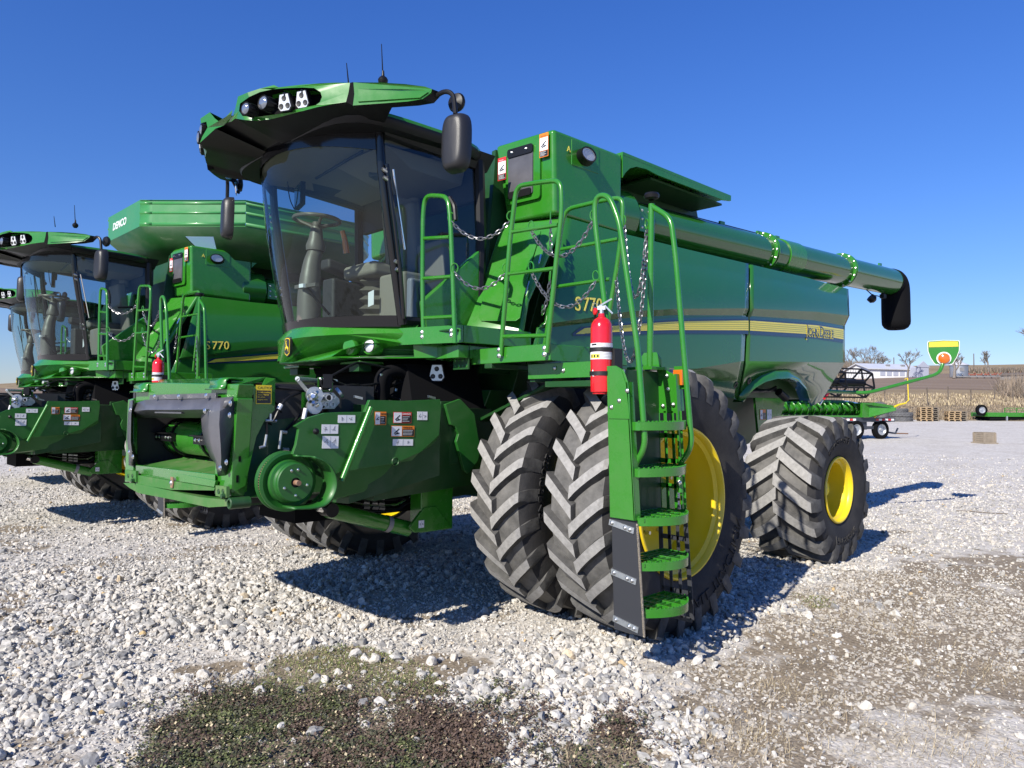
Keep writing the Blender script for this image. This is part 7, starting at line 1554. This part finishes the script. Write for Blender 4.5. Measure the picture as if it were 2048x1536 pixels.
for y in (.0,): m.plate([V(.0, .9, .0), V(-.55, .9, .62), V(-.55, -.1, .60), V(.35, -1.0, .42), V(.5, -1.0, .30), V(.1, -.3, .0)], .04, 'green', (1, .3, 0))
m.hexa([(-.2, -.3, 0), (.15, -.3, 0), (.15, 1.1, 0), (-.2, 1.1, 0), (-.2, -.3, .5), (.15, -.3, .5), (.15, 1.1, .72), (-.2, 1.1, .72)], 'green'); m.hexa([(-.15, -.3, .0), (.1, -.3, .0), (.1, -.29, .5), (-.15, -.29, .5), (.45, -1.15, .30), (.5, -1.15, .30), (.5, -1.14, .42), (.45, -1.14, .42)], 'green'); e_ = m.build('end_divider', hd_)
# the pointed divider as seen to the right
m = MB(); m.hexa([(-.5, -.32, .0), (.1, -.32, .0), (.1, -.22, .05), (-.5, -.22, .0), (-.5, -.34, .62), (.1, -.34, .62), (.1, -.22, .62), (-.5, -.22, .62)], 'green')
m.add([V(.1, -.36, .05), V(.1, -.36, .64), V(1.15, -.5, .50), V(1.15, -.5, .40), V(.1, .5, .05), V(.1, .5, .66)], [(0, 3, 2, 1), (1, 2, 5), (0, 4, 3), (3, 4, 5, 2), (0, 1, 5, 4)], 'green'); m.build('divider', hd_)
m = MB(); m.tube([V(1.1, -.5, .45), V(1.35, -.52, .55), V(1.75, -.53, .62)], .05, 'yellow', n=8, r1=.035); m.tube([V(1.7, -.53, .62), V(1.9, -.53, .75), V(1.86, -.53, 1.72), V(1.70, -.53, 1.66)], .022, 'yellow', n=8); m.tube([V(.1, -.4, .0), V(.3, -.4, .15), V(.33, -.4, .35)], .03, 'yellow', n=6); m.build('crop_lifter', hd_)
def reel():
    m = MB(); zc, yc = 1.46, -.15; x0, x1 = -LT, -.25
    m.cyl(V(x0, yc, zc), V(x1, yc, zc), .15, 'black', n=16); bats = []
    for q in range(6):
        a = q*math.pi/3+.35; c = V(0, yc+math.cos(a)*.62, zc+math.sin(a)*.62); bats.append(c); m.cyl(V(x0, c.y, c.z), V(x1, c.y, c.z), .035, 'black', n=6)
        for t in range(int((x1-x0)/.14)): x = x0+t*.14; m.tube([V(x, c.y, c.z), V(x, c.y+.05, c.z-.2)], .008, 'black', n=3, caps=False)
    for x in (x1, x1-1.5, x1-3.2, x1-5, x1-7):
        for q in range(6):
            a = bats[q]; b = bats[(q+1) % 6]; m.obox(V(x, (a.y+b.y)/2, (a.z+b.z)/2), (0, b.y-a.y, b.z-a.z), (1, 0, 0), (0, -(b.z-a.z), b.y-a.y), .31, .02, .035, 'black'); m.obox(V(x, (a.y+yc)/2, (a.z+zc)/2), (0, a.y-yc, a.z-zc), (1, 0, 0), (0, -(a.z-zc), a.y-yc), .31, .02, .035, 'black')
    m.build('reel', hd_)
    m = MB(); m.tube([V(-2.7, .9, .7), V(-2.4, .3, 1.2)], .09, 'green', n=6); m.build('reel_arm', hd_); m = MB(); m.cyl(V(-2.1, .2, .75), V(-1.9, .1, 1.05), .06, 'red', n=10); m.cyl(V(-2.1, .2, .75), V(-2.2, .3, .5), .03, 'chrome', n=8); m.build('cylinder', hd_)
reel()
# flatbed trailer at the right edge
p = hit(2000, 842); k = (p-CAM).length/FPX; u0 = -(2000-1962)*k
ft = empty('flatbed_trailer', p, math.atan2(cr.y, cr.x)); tag(ft, 'low green flatbed trailer with a spare wheel at the right edge of the lot', 'trailer')
m = MB(); m.box(u0+16*k, 4, -.1, 1.9, 7*k, 14*k, 'green'); m.box(u0+12*k, u0+30*k, .3, 1.4, 8*k, 12*k, 'green_dark'); m.build('deck', ft, bevel=.01)
m = MB()
for x in [u0+(44+20*q)*k for q in range(6)]: m.box(x, x+.05, -.12, -.08, 14*k, 22*k, 'green')
m.box(u0+44*k, 4, -.12, -.08, 21*k, 22*k, 'green'); m.box(u0+44*k, 4, -.12, -.08, 17.5*k, 18.2*k, 'green'); m.build('side_rail', ft)
m = MB(); m.box(u0+22*k, 3.8, 0, 1.8, 2*k, 7*k, 'black_matte'); m.build('underframe', ft); small_wheel(ft, V(u0+10*k, .2, 18*k), 9*k, .26, (0, -1, 0))
for x in (u0+84*k, u0+108*k): small_wheel(ft, V(x, -.2, 7*k), 7*k, .25, (0, -1, 0))
m = MB(); m.box(u0+47*k, u0+49*k, -.15, -.05, 0, 8*k, 'wheel_steel'); m.build('jack', ft)
